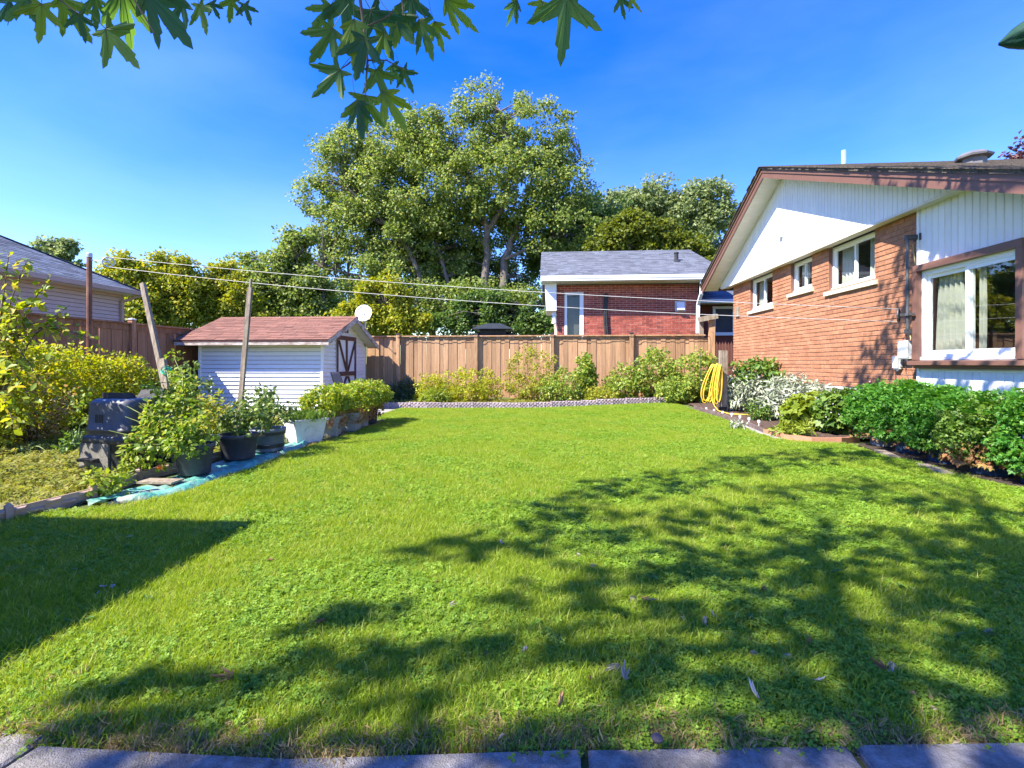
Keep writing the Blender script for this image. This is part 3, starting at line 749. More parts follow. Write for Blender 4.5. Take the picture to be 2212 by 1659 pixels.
# roof planes with ragged layered shingle edge
m = MB()
for (ya, yb) in ((YA, YFE + .04), (YNE, YA)):
    za, zb = zroof(ya), zroof(yb)
    m.hexa([(XR - .05, ya, za - .03), (13.6, ya, za - .03), (13.6, yb, zb - .03), (XR - .05, yb, zb - .03)], [(XR - .05, ya, za + .02), (13.6, ya, za + .02), (13.6, yb, zb + .02), (XR - .05, yb, zb + .02)])
    L_ = math.hypot(yb - ya, zb - za); n = int(L_ / .14)
    for i in range(n):                    # courses of shingles as shallow steps, ends uneven at the rake
        t0, t1 = i / n, (i + 1.25) / n
        p0 = (ya + (yb-ya)*t0, za + (zb-za)*t0); p1 = (ya + (yb-ya)*min(1, t1), za + (zb-za)*min(1, t1))
        up = 1 if yb > YA + .1 else -1
        lo, hi = (p1, p0) if up > 0 else (p0, p1)
        xo = XR - .065 - random.random() * .03
        m.hexa([(xo, lo[0], lo[1] + .021), (13.6, lo[0], lo[1] + .021), (13.6, hi[0], hi[1] + .021), (xo, hi[0], hi[1] + .021)],
               [(xo, lo[0], lo[1] + .036), (13.6, lo[0], lo[1] + .036), (13.6, hi[0], hi[1] + .023), (xo, hi[0], hi[1] + .023)])
roof = m.build('roof', M['roofdark'], house)
# plumbing stack and slant-back vent
q = at_d(1823, 358, 11.6); zq = zroof(q.y)
m = MB(); m.lathe((q.x, q.y, zq), [(.17, -.05), (.10, .11), (.06, .13)], 14); m.build('vent_boot', M['galv'], roof)
m = MB(); m.tube([(q.x, q.y, zq), (q.x, q.y, on_y(1823, 325, q.y).z)], .055, 10); m.build('vent_pipe', M['copper'], roof)
q = on_y(2103, 345, 9.0); q.z = zroof(9.0) + .03; q = at_d(2103, 352, 8.2); zq = zroof(q.y)
m = MB(); m.lathe((q.x, q.y, zq), [(.17, -.05), (.17, .09), (.25, .10), (.26, .13), (.17, .19), (.02, .20)], 8); m.build('roof_vent', M['ventgrey'], roof)
# far eave gutter end
m = MB(); m.box(XR - .02, 13.5, YFE - .02, YFE + .10, ZFE - .14, ZFE - .02); m.build('eave_gutter', M['brown'], house)

# three small windows set back in the brick
def curtain(root, x, y0, y1, z0, z1, waves, amp, mat=None, pinch=0.0, n=60):
    V = []; F = []
    for i in range(n + 1):
        t = i / n
        for j in range(9):
            s = j / 8
            yy = y0 + (y1 - y0) * t
            yy = yy + (((y0 + y1) / 2) - yy) * pinch * (s ** 2.2)
            V.append((x + amp * math.sin(t * waves * 6.283 + .4 * math.sin(s * 3)) * (.6 + .4 * (1 - s)), yy, z0 + (z1 - z0) * s))
    for i in range(n):
        for j in range(8):
            a = i * 9 + j; F.append((a, a + 9, a + 10, a + 1))
    return mesh_np('curtain', V, F, mat or M['curtain'], root, True)
def small_window(ya, yb, zb, zt, slide):
    x = XW + .085
    w = MB(); f = .045
    w.box(x, x + .07, ya, yb, zb, zb + .07); w.box(x, x + .07, ya, yb, zt - .05, zt)
    w.box(x, x + .07, ya, ya + f, zb + .07, zt - .05); w.box(x, x + .07, yb - f, yb, zb + .07, zt - .05)
    w.box(x - .03, x, ya, yb, zb, zb + .05)
    win = w.build('window', M['white'], house)
    ym = (ya + yb) / 2
    for (a, b, dx) in ((ya + f, ym + .02, .012), (ym - .02, yb - f, .036)):
        s = MB(); e = .035; z0, z1 = zb + .07, zt - .05
        s.box(x + dx, x + dx + .022, a, b, z0, z0 + e); s.box(x + dx, x + dx + .022, a, b, z1 - e, z1)
        s.box(x + dx, x + dx + .022, a, a + e, z0 + e, z1 - e); s.box(x + dx, x + dx + .022, b - e, b, z0 + e, z1 - e)
        s.build('sash', M['white'], win)
        g_ = MB(); g_.add([(x + dx + .01, a + e, z0 + e), (x + dx + .01, b - e, z0 + e), (x + dx + .01, b - e, z1 - e), (x + dx + .01, a + e, z1 - e)], [(0, 3, 2, 1)]); g_.build('pane', M['glass'], win)
    curtain(win, x + .16, ya + .05, ya + (yb - ya) * .36, zb + .05, zt, 4, .03, n=36)
    curtain(win, x + .16, yb - (yb - ya) * .36, yb - .05, zb + .05, zt, 4, .03, n=36)
    st = MB(); st.hexa([(XW - .05, ya - .08, zb - .09), (XW + .10, ya - .08, zb - .09), (XW + .10, yb + .08, zb - .09), (XW - .05, yb + .08, zb - .09)],
                       [(XW - .05, ya - .08, zb - .015), (XW + .10, ya - .08, zb + .0), (XW + .10, yb + .08, zb + .0), (XW - .05, yb + .08, zb - .015)])
    st.build('window_sill', M['sillstone'], win)
    # reveal
    r = MB(); r.box(XW + .013, x, yb - .001, yb + .02, zb, zt); r.box(XW + .013, x, ya - .02, ya + .001, zb, zt); r.build('reveal', M['brown'], win)
    return win
for (a, b, z) in (W1, W2, W3): small_window(a, b, z, ZS - .03, 0)

# white panel with the big sliding window
XP = XW - .015
pz0, pz1 = on_x(1987, 778, XP - .06).z, on_x(1991.7, 574.8, XP).z
py1, py0 = YN - .02, on_x(2225, 700, XP).y - .02
pb = MB(); pb.box(XP + .014, XP + .06, YE, YN - .001, ZB - .55, pz0 - .12); pb.prism([(XP + .014, YE, pz1 + .02), (XP + .014, YN - .001, pz1 + .02), (XP + .014, YN - .001, ZS - .01), (XP + .014, ycut, ZS - .01), (XP + .014, YE, max(pz1 + .03, zroof(YE) - .12))], (.046, 0, 0)); pb.box(XP + .014, XP + .06, YE, py0 - .02, pz0 - .12, pz1 + .02)
pp = pb.build('siding_panel', M['siding'], house)
y = YN - .045
while y > YE:
    for (z0, z1) in ((ZB - .55, pz0 - .125), (pz1 + .025, ZS - .012)):
        m = MB(); q0 = [(XP + .013, y - .106, z0), (XP + .013, y - .004, z0), (XP + .013, y - .004, z1), (XP + .013, y - .106, z1)]
        z1 = min(z1, zroof(y - .1) - .12)
        if z1 < z0 + .05: continue
        q0 = [(a_, b_, min(c_, z1)) for a_, b_, c_ in q0]
        m.hexa(q0, [(XP, y - .1, z0), (XP, y - .01, z0), (XP, y - .01, z1), (XP, y - .1, z1)])
        m.build('siding_strip', M['siding'], pp)
    y -= .110
m = MB(); m.box(XP - .02, XP + .03, YN - .042, YN - .002, ZB - .55, ZS - .02); m.build('corner_trim', M['white'], house)
m = MB(); m.box(XP - .012, XP + .013, YE, YN - .045, pz0 - .16, pz0 - .125); m.build('trim_strip', M['white'], house)
pw = MB(); bx0 = XP - .10; fw = .085
pw.box(bx0, XP + .02, py1 - fw, py1, pz0 + .005, pz1 - fw); pw.box(bx0, XP + .02, py0, py0 + fw, pz0 + .005, pz1 - fw); pw.box(bx0 - .004, XP + .02, py0, py1, pz1 - fw + .001, pz1 + .004)
pw.hexa([(bx0 - .05, py0 - .06, pz0 - .07), (XP + .02, py0 - .06, pz0 - .07), (XP + .02, py1 + .03, pz0 - .07), (bx0 - .05, py1 + .03, pz0 - .07)], [(bx0 - .05, py0 - .06, pz0 - .012), (XP + .02, py0 - .06, pz0 + .004), (XP + .02, py1 + .03, pz0 + .004), (bx0 - .05, py1 + .03, pz0 - .012)])
pw.box(bx0 + .02, XP + .02, py0, py1, pz0 - .12, pz0 - .071)
big = pw.build('picture_window', M['brown'], house)
a, b, z0, z1 = py0 + fw, py1 - fw, pz0 + .004, pz1 - fw
x = XP - .02
m = MB(); m.box(x, x + .09, a, b, z0, z0 + .085); m.box(x, x + .09, a, b, z1 - .07, z1); m.box(x, x + .09, b - .05, b, z0 + .085, z1 - .07); m.box(x, x + .09, a, a + .05, z0 + .085, z1 - .07)
m.box(x - .025, x, a, b, z0, z0 + .04); m.build('window_frame', M['white'], big)
mid = on_x(2093, 680, XP).y
z0 += .085; z1 -= .07
for (s0, s1, dx) in ((mid - .03, b - .05, .045), (a + .05, mid + .045, .012)):
    m = MB(); e = .05
    m.box(x + dx, x + dx + .03, s0, s1, z0, z0 + e); m.box(x + dx, x + dx + .03, s0, s1, z1 - e, z1)
    m.box(x + dx, x + dx + .03, s0, s0 + e, z0 + e, z1 - e); m.box(x + dx, x + dx + .03, s1 - e, s1, z0 + e, z1 - e)
    m.build('sash', M['white'], big)
    m = MB(); m.add([(x + dx + .015, s0 + e, z0 + e), (x + dx + .015, s1 - e, z0 + e), (x + dx + .015, s1 - e, z1 - e), (x + dx + .015, s0 + e, z1 - e)], [(0, 3, 2, 1)]); m.build('pane', M['glassdark'], big)
curtain(big, x + .125, b - .08, mid + .16, z0 - .05, z1 + .0, 5, .035, pinch=.28)
curtain(big, x + .125, mid - .02, mid - .13, z0 - .05, z1 + .02, 2, .03)
curtain(big, x + .125, a + .02, a - .25, z0 - .05, z1 + .02, 3, .03)
# basement window
q = on_x(1800, 838, XW)
m = MB(); m.box(XW + .0, XW + .06, q.y - .35, q.y + .35, ZB - .34, ZB - .30); m.box(XW, XW + .06, q.y - .35, q.y + .35, ZB - .05, ZB - .01); m.box(XW, XW + .06, q.y - .35, q.y - .31, ZB - .30, ZB - .05); m.box(XW, XW + .06, q.y + .31, q.y + .35, ZB - .30, ZB - .05); m.box(XW, XW + .06, q.y - .02, q.y + .02, ZB - .30, ZB - .05)
bwn = m.build('basement_window', M['white'], house)
m = MB(); m.box(XW + .012, XW + .018, q.y - .31, q.y + .31, ZB - .30, ZB - .05); m.build('pane', M['glass'], bwn)
# small wood block on the brick
q = on_x(1594, 674, XW); m = MB(); m.box(XW - .045, XW, q.y - .15, q.y - .02, q.z - .14, q.z + .14); m.box(XW - .04, XW, q.y + .0, q.y + .12, q.z - .14, q.z + .14)
tag(m.build('wall_block', M['weathered'], base=(XW - .02, q.y, q.z)), 'small weathered wood block fixed to the brick near the far corner', 'block')

# clothesline bracket on the brick: pipe, arms, clamp and pulley
t1, t2 = on_x(1964, 512, XW - .16), on_x(1957, 716, XW - .16)
t2.y = t1.y = (t1.y + t2.y) / 2
cb = thing('clothesline_bracket', 'dark steel clothesline pipe bracket with spoked pulley on the brick wall', 'bracket', (t1.x, t1.y, t2.z))
m = MB(); m.tube([t2 - Vector((0, 0, .02)), t1 + Vector((0, 0, .02))], .022, 10); m.build('pipe', M['steel'], cb)
for z in (t1.z, t2.z):
    m = MB(); m.box(t1.x - .03, XW - .002, t1.y - .03, t1.y + .03, z - .035, z + .035); m.box(XW - .03, XW - .001, t1.y - .07, t1.y + .07, z - .05, z + .05); m.build('mounting_arm', M['steel'], cb)
pu = on_x(1941, 681, XW - .24); PULLEY = pu
m = MB(); m.box(pu.x - .02, t1.x + .05, t1.y - .02, t1.y + .02, pu.z - .02, pu.z + .02); m.bar((t1.x - .02, t1.y - .05, pu.z), (pu.x, pu.y, pu.z), .03, .035); m.bar((t1.x, t1.y - .12, pu.z), (t1.x, t1.y + .05, pu.z), .035, .03); m.build('clamp_arm', M['steel'], cb)
def wheel(root, c, r, mat, axis):
    """spoked pulley"""
    ax = Vector(axis).normalized(); a = ax.cross(Vector((0, 0, 1))).normalized(); b = ax.cross(a)
    m = MB(); n = 24
    pts = [Vector(c) + (a * math.cos(6.2832*k/n) + b * math.sin(6.2832*k/n)) * r for k in range(n + 1)]
    m.tube(pts, r * .13, 6, False)
    rim = m.build('pulley', mat, root, True)
    m = MB()
    for k in range(5):
        t = 6.2832 * k / 5; m.bar(c, Vector(c) + (a * math.cos(t) + b * math.sin(t)) * r * .95, r * .16, r * .12, ax)
    m.tube([Vector(c) - ax * r * .25, Vector(c) + ax * r * .25], r * .22, 10)
    m.build('spoke', mat, rim)
wheel(cb, pu, .10, M['steel'], (.75, -.65, 0))
# utility boxes and their cables
def ubox(p, w, h, d, label, name='utility_box'):
    r = thing(name, label, 'utility box', p)
    m = MB(); m.box(XW - d, XW - .002, p.y - w/2, p.y + w/2, p.z - h/2, p.z + h/2); bo = m.build('body', M['box'], r)
    m = MB(); m.box(XW - d - .012, XW - d, p.y - w/2 - .006, p.y + w/2 + .006, p.z - h/2 + .02, p.z + h/2 + .008); m.build('lid', M['box'], r)
    m = MB(); m.box(XW - d * .7, XW - d * .3, p.y - w/2 - .02, p.y - w/2, p.z - .06, p.z + .02); m.tube([(XW - d*.5, p.y, p.z - h/2), (XW - d*.5, p.y, p.z - h/2 - .03)], .018, 8); m.build('latch', M['galv'], r)
    return r
q1 = on_x(1968, 756, XW); ubox(q1, .20, .27, .11, 'larger pale grey utility box mounted below the clothesline bracket')
q2 = on_x(1945, 784, XW); ubox(q2, .11, .19, .07, 'smaller white utility box low on the brick wall')
def cable(name, pts, r, mat, label, cat='cable', n=5):
    sm = []
    P = [Vector(p) for p in pts]
    for i in range(len(P) - 1):
        p0, p1, p2, p3 = P[max(0, i-1)], P[i], P[i+1], P[min(len(P)-1, i+2)]
        for k in range(6):
            t = k / 6
            sm.append(.5 * ((2*p1) + (p2-p0)*t + (2*p0-5*p1+4*p2-p3)*t*t + (3*p1-p0-3*p2+p3)*t**3))
    sm.append(P[-1])
    m = MB(); m.tube(sm, r, n)
    return tag(m.build(name, mat, base=P[0]), label, cat)
wx = lambda px, py, o=.02: on_x(px, py, XW - o)
cable('cable', [wx(1972, 528), wx(1980, 600), wx(1982, 630)], .008, M['yellowcable'], 'yellowed cable hanging beside the top of the clothesline bracket')
cable('cable', [wx(1962, 700, .03), wx(1967, 730, .03), wx(1970, 742, .05)], .008, M['yellowcable'], 'yellowed cable entering the larger utility box from above')
cable('cable', [wx(1962, 776), wx(1956, 800), wx(1968, 825), wx(1984, 829)], .006, M['cable'], 'dark cable looping down from the larger utility box')
cable('cable', [wx(1941, 797), wx(1934, 815), wx(1942, 830), wx(1975, 827)], .006, M['cable'], 'dark cable drooping under the smaller utility box')
cable('cable', [wx(1583, 796, .03), wx(1586, 802, .02), wx(1620, 803, .02), wx(1660, 806, .02)], .008, M['wire'], 'pale cable running along the foot of the brick near the far corner')
# garden tap
q = on_x(1640, 806, XW)
tp = thing('garden_tap', 'outdoor wall tap with a teal hose connector', 'tap', (q.x, q.y, q.z))
m = MB(); m.tube([q, q - Vector((.09, 0, 0)), q - Vector((.11, 0, .04))], .014, 8); m.build('spout', M['steel'], tp)
m = MB(); m.box(q.x - .075, q.x - .05, q.y - .035, q.y + .035, q.z + .04, q.z + .05); m.tube([q - Vector((.06, 0, 0)), q + Vector((-.06, 0, .045))], .006, 6); m.build('handle', M['steel'], tp)
m = MB(); m.tube([q - Vector((.11, 0, .03)), q - Vector((.15, -.02, .12))], .022, 8); m.build('connector', M['deepgreenplastic'], tp)

# ================================================================== FENCES
YB = 15.5
XL = -9.6
bd = MB(); bd.add([(-.5, -.010, 0), (.5, -.010, 0), (.5, .010, 0), (-.5, .010, 0), (-.5, -.010, 1), (.5, -.010, 1), (.5, .010, 1), (-.5, .010, 1)],
                  [(0,3,2,1),(4,5,6,7),(0,1,5,4),(1,2,6,5),(2,3,7,6),(3,0,4,7)])
board_me = raw_mesh(bd, 'board', M['fence']); board_shaded = raw_mesh(bd, 'board', M['shadedfence'])
def cap_post(root, x, y, z0, z1, w, mat, capmat):
    m = MB(); m.box(x - w/2, x + w/2, y - w/2, y + w/2, z0, z1); p = m.build('post', mat, root)
    m = MB(); e = w/2 + .012
    m.box(x - e, x + e, y - e, y + e, z1, z1 + .02); m.hexa([(x-e, y-e, z1+.02), (x+e, y-e, z1+.02), (x+e, y+e, z1+.02), (x-e, y+e, z1+.02)], [(x-.02, y-.02, z1+.045), (x+.02, y-.02, z1+.045), (x+.02, y+.02, z1+.045), (x-.02, y+.02, z1+.045)])
    m.build('post_cap', capmat, p)
bf = thing('back_fence', 'tall tan cedar board fence running across the back of the yard', 'fence', (0, YB, 0))
ZT = 2.10
posts = [-9.62, -7.25, -4.80, -2.26, .17, 2.65, 5.0]
for i, x in enumerate(posts):
    if i < len(posts) - 1: cap_post(bf, x, YB - .06, 0, ZT + .05, .11, M['fence'], M['black'])
for a, b in zip(posts[:-1], posts[1:]):
    lo, hi = a + .055, b - (.055 if b < 4.9 else .0)
    n = max(1, round((hi - lo) / .144)); w = (hi - lo) / n
    for k in range(n):
        last = (b > 4.9 and k >= n - 1)
        piece('board', board_me, bf, (lo + (k + .5) * w, YB + (.014 if k % 2 else 0), .12 + random.uniform(-.02, .02)), (random.uniform(-.004, .004), random.uniform(-.004, .004), random.uniform(-.02, .02)), (w - .001 - random.random()*.004, 1, ZT - .14 - (.05 if last else 0)))
m = MB(); m.box(-9.6, 4.9, YB - .07, YB + .06, ZT - .02, ZT + .018); m.build('cap_rail', M['fence'], bf)
for z in (.35, 1.1, 1.85):
    m = MB(); m.box(-9.6, 5.0, YB + .018, YB + .055, z, z + .085); m.build('back_rail', M['shadedfence'], bf)
lf = thing('side_fence', 'brown cedar board fence along the left side of the yard', 'fence', (XL, 10, 0))
lposts = [15.4 - 2.42 * k for k in range(6)]
for y in lposts[1:]: cap_post(lf, XL + .05, y, 0, 2.22, .11, M['shadedfence'], M['galv'])
for a, b in zip(lposts[1:], lposts[:-1]):
    lo, hi = a + .055, b - .055; n = round((hi - lo) / .144); w = (hi - lo) / n
    for k in range(n):
        piece('board', board_shaded, lf, (XL + (.006 if k % 2 else 0), lo + (k + .5) * w, .1 + random.uniform(-.02, .02)), (random.uniform(-.004, .004), random.uniform(-.004, .004), math.pi/2 + random.uniform(-.02, .02)), (w - .006, 1, 1.98))
    m = MB(); m.box(XL + .012, XL + .035, lo, hi, 1.98, 2.12); m.build('trim_board', M['shadedfence'], lf)
    m = MB(); m.box(XL + .012, XL + .05, lo, hi, .98, 1.08); m.build('mid_rail', M['shadedfence'], lf)
    m = MB(); m.box(XL - .05, XL + .09, lo, hi, 2.121, 2.16); m.build('cap_rail', M['shadedfence'], lf)
# black string-light cable drooping along the fence top
pts = []
for a, b in zip(posts[2:-1], posts[3:]):
    for k in range(8):
        t = k / 8; pts.append((a + (b - a) * t, YB - .075 - (.06 if t == 0 else 0), ZT - .03 - .10 * 4 * t * (1 - t) * random.uniform(.4, 1)))
pts.append((4.95, YB - .08, ZT - .03)); pts.append((5.06, YB - .05, ZT - .14)); pts.append((5.07, YB - .05, 1.5))
cable('fence_cable', pts, .008, M['black'], 'thin black cable drooping along the top of the back fence', n=4)
# brown picket gate behind the house corner
pg = thing('picket_fence', 'short run of brown pointed picket fence beside the house corner', 'fence', (5.9, 17.2, 0))
pk = MB(); pk.add([(-.5, -.01, 0), (.5, -.01, 0), (.5, .01, 0), (-.5, .01, 0), (-.5, -.01, .94), (.5, -.01, .94), (.5, .01, .94), (-.5, .01, .94), (0, -.01, 1), (0, .01, 1)],
                  [(0,3,2,1), (0,1,5,8,4), (2,3,7,9,6), (1,2,6,9,8,5), (3,0,4,8,9,7)])
pk_me = raw_mesh(pk, 'picket', M['picket'])
pxs = on_y(1542, 750, 17.2).x
zt = on_y(1560, 739, 17.2).z
for k in range(12): piece('picket', pk_me, pg, (pxs + k * .098, 17.2, .1), scale=(.075, 1, zt - .1 + random.uniform(-.015, .015)))
for z in (.5, zt - .5):
    m = MB(); m.box(pxs - .1, pxs + 1.2, 17.22, 17.26, z, z + .09); m.build('rail', M['picket'], pg)
# old post frame with a slanted cross piece, just behind the fence end
r = thing('wooden_frame', 'weathered wooden post frame with a cross beam standing behind the fence end', 'frame', (5.1, 16.0, 0))
f1, f2, f3 = on_y(1515, 690, 16.0), on_y(1538, 690, 16.0), on_y(1527, 690, 16.0)
m = MB(); m.box(f1.x - .06, f1.x + .06, 15.96, 16.06, 0, f1.z - .02); m.build('post', M['weathered'], r)
m = MB(); m.box(f2.x - .1, f2.x + .08, 15.96, 16.06, 0, f2.z); m.build('post', M['fence'], r)
m = MB(); m.bar((f1.x - .12, 15.9, f1.z - .02), (f2.x + .14, 15.9, f2.z + .10), .1, .16); m.build('cross_beam', M['weathered'], r)

# ================================================================== SHINGLES
def shingles(mb, o, u, v, length, height, exposure, tab, clip=None, thick=.008):
    """tabs over a slope: o lower-left corner, u along the eave, v up the slope"""
    o, u, v = Vector(o), Vector(u).normalized(), Vector(v).normalized(); n = u.cross(v).normalized()
    rows = int(math.ceil(height / exposure))
    for i in range(rows):
        s0 = i * exposure; s1 = min(height, s0 + exposure * 1.08); x = -random.random() * tab
        while x < length:
            w = tab * random.uniform(.6, 1.3)
            a, b = max(0, x), min(length, x + w - .006)
            x += w
            if b - a < .02: continue
            if clip:
                lo, hi = clip(s0 + exposure * .5); a, b = max(a, lo), min(b, hi)
                if b - a < .02: continue
            t = thick * random.uniform(.7, 1.5)
            p = lambda s, q, h: o + u * q + v * s + n * h
            mb.hexa([p(s0, a, .001), p(s0, b, .001), p(s1, b, .001), p(s1, a, .001)], [p(s0, a, t), p(s0, b, t), p(s1, b, .003), p(s1, a, .003)])

# ================================================================== NEIGHBOUR HOUSE BEHIND THE FENCE
YH = 18.2
nh = thing('neighbour_brick_house', 'red brick house with grey shingle roof behind the back fence', 'house', (3, 20, 0))
xl, xr = on_y(1203, 680, YH).x, on_y(1508, 680, YH).x
zso = on_y(1350, 615, YH).z
wA = [on_y(1219, 632, YH), on_y(1261, 800, YH)]
brs, ch = courses(xl, xr, 0, zso, .081, .27, [(wA[0].x, wA[1].x, .5, wA[0].z)])
m = MB()
for a, b, z in brs:
    if z > 1.4: m.box(a + .006, b - .006, YH + random.uniform(-.003, .003), YH + .09, z + .006, z + ch - .006)
o = m.build('brickwork', M['redbrick'], nh); o['kind'] = 'stuff'
m = MB(); m.box(xl + .005, wA[0].x, YH + .006, YH + .3, 0, zso); m.box(wA[1].x, xr - .005, YH + .006, YH + .3, 0, zso); m.box(wA[0].x, wA[1].x, YH + .006, YH + .3, wA[0].z, zso); m.box(wA[0].x, wA[1].x, YH + .2, YH + .3, 0, wA[0].z)
m.box(xl + .005, xl + .3, YH + .3, 25, 0, zso); m.box(xr - .3, xr - .005, YH + .3, 25, 0, zso)
m.build('mortar_backing', M['palemortar'], nh)
a, b, z0, z1 = wA[0].x + .01, wA[1].x - .01, .6, wA[0].z - .01
m = MB(); f = .09; m.box(a, b, YH - .02, YH + .06, z1 - f, z1); m.box(a, a + f, YH - .02, YH + .06, z0, z1 - f); m.box(b - f - .05, b, YH - .02, YH + .06, z0, z1 - f); m.box(a + f, b - f - .05, YH, YH + .05, z0, z0 + .1)
w = m.build('window', M['white'], nh)
m = MB(); m.add([(a + f, YH + .02, z0 + .1), (b - f - .05, YH + .02, z0 + .1), (b - f - .05, YH + .02, z1 - f), (a + f, YH + .02, z1 - f)], [(0, 1, 2, 3)]); m.build('pane', M['glass'], w)
m = MB(); m.box(a + f, b - f - .05, YH + .15, YH + .19, z0, z1); m.build('dim_interior', M['room'], w)
# eave, gutter, roof
ye = YH - .55
el = on_y(1168, 602, ye); er = on_y(1526, 598, ye); zr_ = el.z
m = MB(); m.box(el.x, er.x, ye - .10, ye, zr_ - .10, zr_ + .07); m.box(el.x, er.x, ye - .115, ye - .10, zr_ - .02, zr_ + .08); gut = m.build('gutter', M['white'], nh)
sbm = MB(); sbm.box(-.07, .07, ye + .002, YH + .0, -.01, .01); sbme = raw_mesh(sbm, 'soffit_board', M['whitegrimy'])
nb = int((er.x - el.x) / .145)
for k in range(nb): piece('soffit_board', sbme, nh, (el.x + (k + .5) * .145, 0, zr_ - .12))
yr_ = 21.6; rl = on_y(1177, 549, yr_); rr = on_y(1490, 547, yr_); zri = rl.z
sl = Vector((0, yr_ - ye, zri - zr_)); L_ = sl.length
m = MB()
shingles(m, (el.x - .02, ye - .06, zr_ + .07), (1, 0, 0), sl, er.x - el.x + .9, L_ + .05, .14, .3, clip=lambda s: (0, (er.x - el.x + .9) - (er.x + .9 - rr.x) * s / L_))
rf = m.build('roof_shingles', M['greyshingle'], nh); rf['kind'] = 'stuff'
m = MB(); m.prism([(el.x - .01, ye - .05, zr_ + .05), (er.x + .85, ye - .05, zr_ + .05), (rr.x, yr_, zri + .0), (el.x - .01, yr_, zri + .0)], (0, .02, -.04))
m.prism([(el.x - .01, yr_, zri), (rr.x, yr_, zri), (er.x + .85, 26, zr_), (el.x - .01, 26, zr_)], (0, 0, -.04)); m.prism([(er.x + .85, ye - .05, zr_ + .03), (er.x + .85, 26, zr_), (rr.x, yr_, zri - .01)], (0, 0, -.04))
m.build('roof_deck', M['greyshingle'], nh)
# boxed end of the left overhang
c0 = on_y(1180, 612, YH - .3); c1 = on_y(1202, 671, YH - .3)
m = MB(); m.hexa([(c0.x, YH - .3, c1.z), (c1.x, YH - .3, c1.z), (c1.x, YH + 1.5, c1.z), (c0.x, YH + 1.5, c1.z)], [(c0.x - .05, YH - .3, zr_ - .13), (c1.x, YH - .3, zr_ - .13), (c1.x, YH + 1.5, zr_ - .13), (c0.x - .05, YH + 1.5, zr_ - .13)]); m.build('eave_box', M['white'], nh)
# roof pipe, line set, vent, lantern, downspout
q = on_y(1461, 580, 19.6); zq = zr_ + .07 + (19.6 - ye) * (zri - zr_) / (yr_ - ye)
m = MB(); m.lathe((q.x, 19.6, zq - .05), [(.22, 0), (.13, .08), (.08, .12), (.08, .36), (.10, .37), (.10, .41), (.02, .42)], 12); m.build('vent_pipe', M['black'], nh)
q = on_y(1309, 634, YH)
for dx in (-.03, .035):
    m = MB(); m.tube([(q.x + dx, YH + .1, q.z), (q.x + dx, YH - .06, q.z - .04), (q.x + dx - .04, YH - .06, 3.0), (q.x + dx + .02, YH - .06, 2.2), (q.x + dx, YH - .05, .5)], .045, 6); m.build('pipe_sleeve', M['black'], nh)
q = on_y(1469, 662, YH)
m = MB(); m.box(q.x - .19, q.x + .19, YH - .04, YH, q.z - .19, q.z + .19); dv = m.build('wall_vent', M['galv'], nh)
m = MB(); m.hexa([(q.x - .13, YH - .16, q.z - .14), (q.x + .13, YH - .16, q.z - .14), (q.x + .13, YH - .04, q.z - .14), (q.x - .13, YH - .04, q.z - .14)], [(q.x - .13, YH - .06, q.z + .15), (q.x + .13, YH - .06, q.z + .15), (q.x + .13, YH - .04, q.z + .15), (q.x - .13, YH - .04, q.z + .15)]); m.build('vent_hood', M['white'], dv)
q = on_y(1197, 686, YH - .1)
m = MB(); m.lathe((q.x, q.y, q.z - .25), [(.03, 0), (.09, .03), (.07, .32), (.11, .34), (.04, .46), (.015, .55)], 8); m.tube([(q.x, q.y, q.z + .28), (q.x + .15, q.y + .08, q.z + .30)], .02, 6)
m.build('wall_lantern', M['white'], nh)
d0, d1, d2, d3 = on_y(1516, 606, ye), on_y(1515, 634, ye), on_y(1508, 658, ye + .3), on_y(1507, 720, ye + .3)
m = MB(); m.bar(d0, d1, .11, .08, (0, 1, 0)); m.bar(d1, d2, .11, .08, (0, 1, 0)); m.bar(d2, d3, .11, .08, (0, 1, 0)); m.build('downspout', M['white'], nh)
# lower wing to the right
y2 = 19.6
x0 = xr + .02; x1 = x0 + 4.5
gz_ = on_y(1550, 650, y2 - .5).z
m = MB(); m.box(x0, x1, y2, y2 + 3, 0, gz_ - .05)
m.build('wing_wall', M['darkbrick'], nh)
m = MB(); m.box(x0, x1, y2 - .6, y2 - .5, gz_ - .08, gz_ + .06); m.build('gutter', M['white'], nh)
m = MB(); m.box(x0, x1, y2 - .498, y2 - .002, gz_ - .07, gz_ - .05); m.build('wing_soffit', M['whitegrimy'], nh)
m = MB(); shingles(m, (x0, y2 - .58, gz_ + .06), (1, 0, 0), (0, 2.0, .85), 4.5, 2.2, .14, .3); o = m.build('roof_shingles', M['blueshingle'], nh); o['kind'] = 'stuff'
m = MB(); m.prism([(x0, y2 - .58, gz_ + .055), (x1, y2 - .58, gz_ + .055), (x1, y2 + 1.45, gz_ + .915), (x0, y2 + 1.45, gz_ + .915)], (0, 0, -.03)); m.build('roof_deck', M['blueshingle'], nh)
a, b = on_y(1539, 660, y2).x, on_y(1582, 660, y2).x; z1, z0 = on_y(1550, 662, y2).z, on_y(1550, 722, y2).z
m = MB(); m.box(a, b + .1, y2 - .05, y2 - .001, z1 - .1, z1); m.box(a, b + .1, y2 - .08, y2 - .001, z0 - .05, z0 + .07); m.box(a, a + .1, y2 - .05, y2 - .001, z0 + .07, z1 - .1); m.box(b, b + .1, y2 - .05, y2 - .001, z0 + .07, z1 - .1)
w = m.build('window', M['white'], nh)
m = MB(); m.box(a + .1, b, y2 - .02, y2 - .004, z0 + .07, z1 - .1); m.build('screen', M['room'], w)

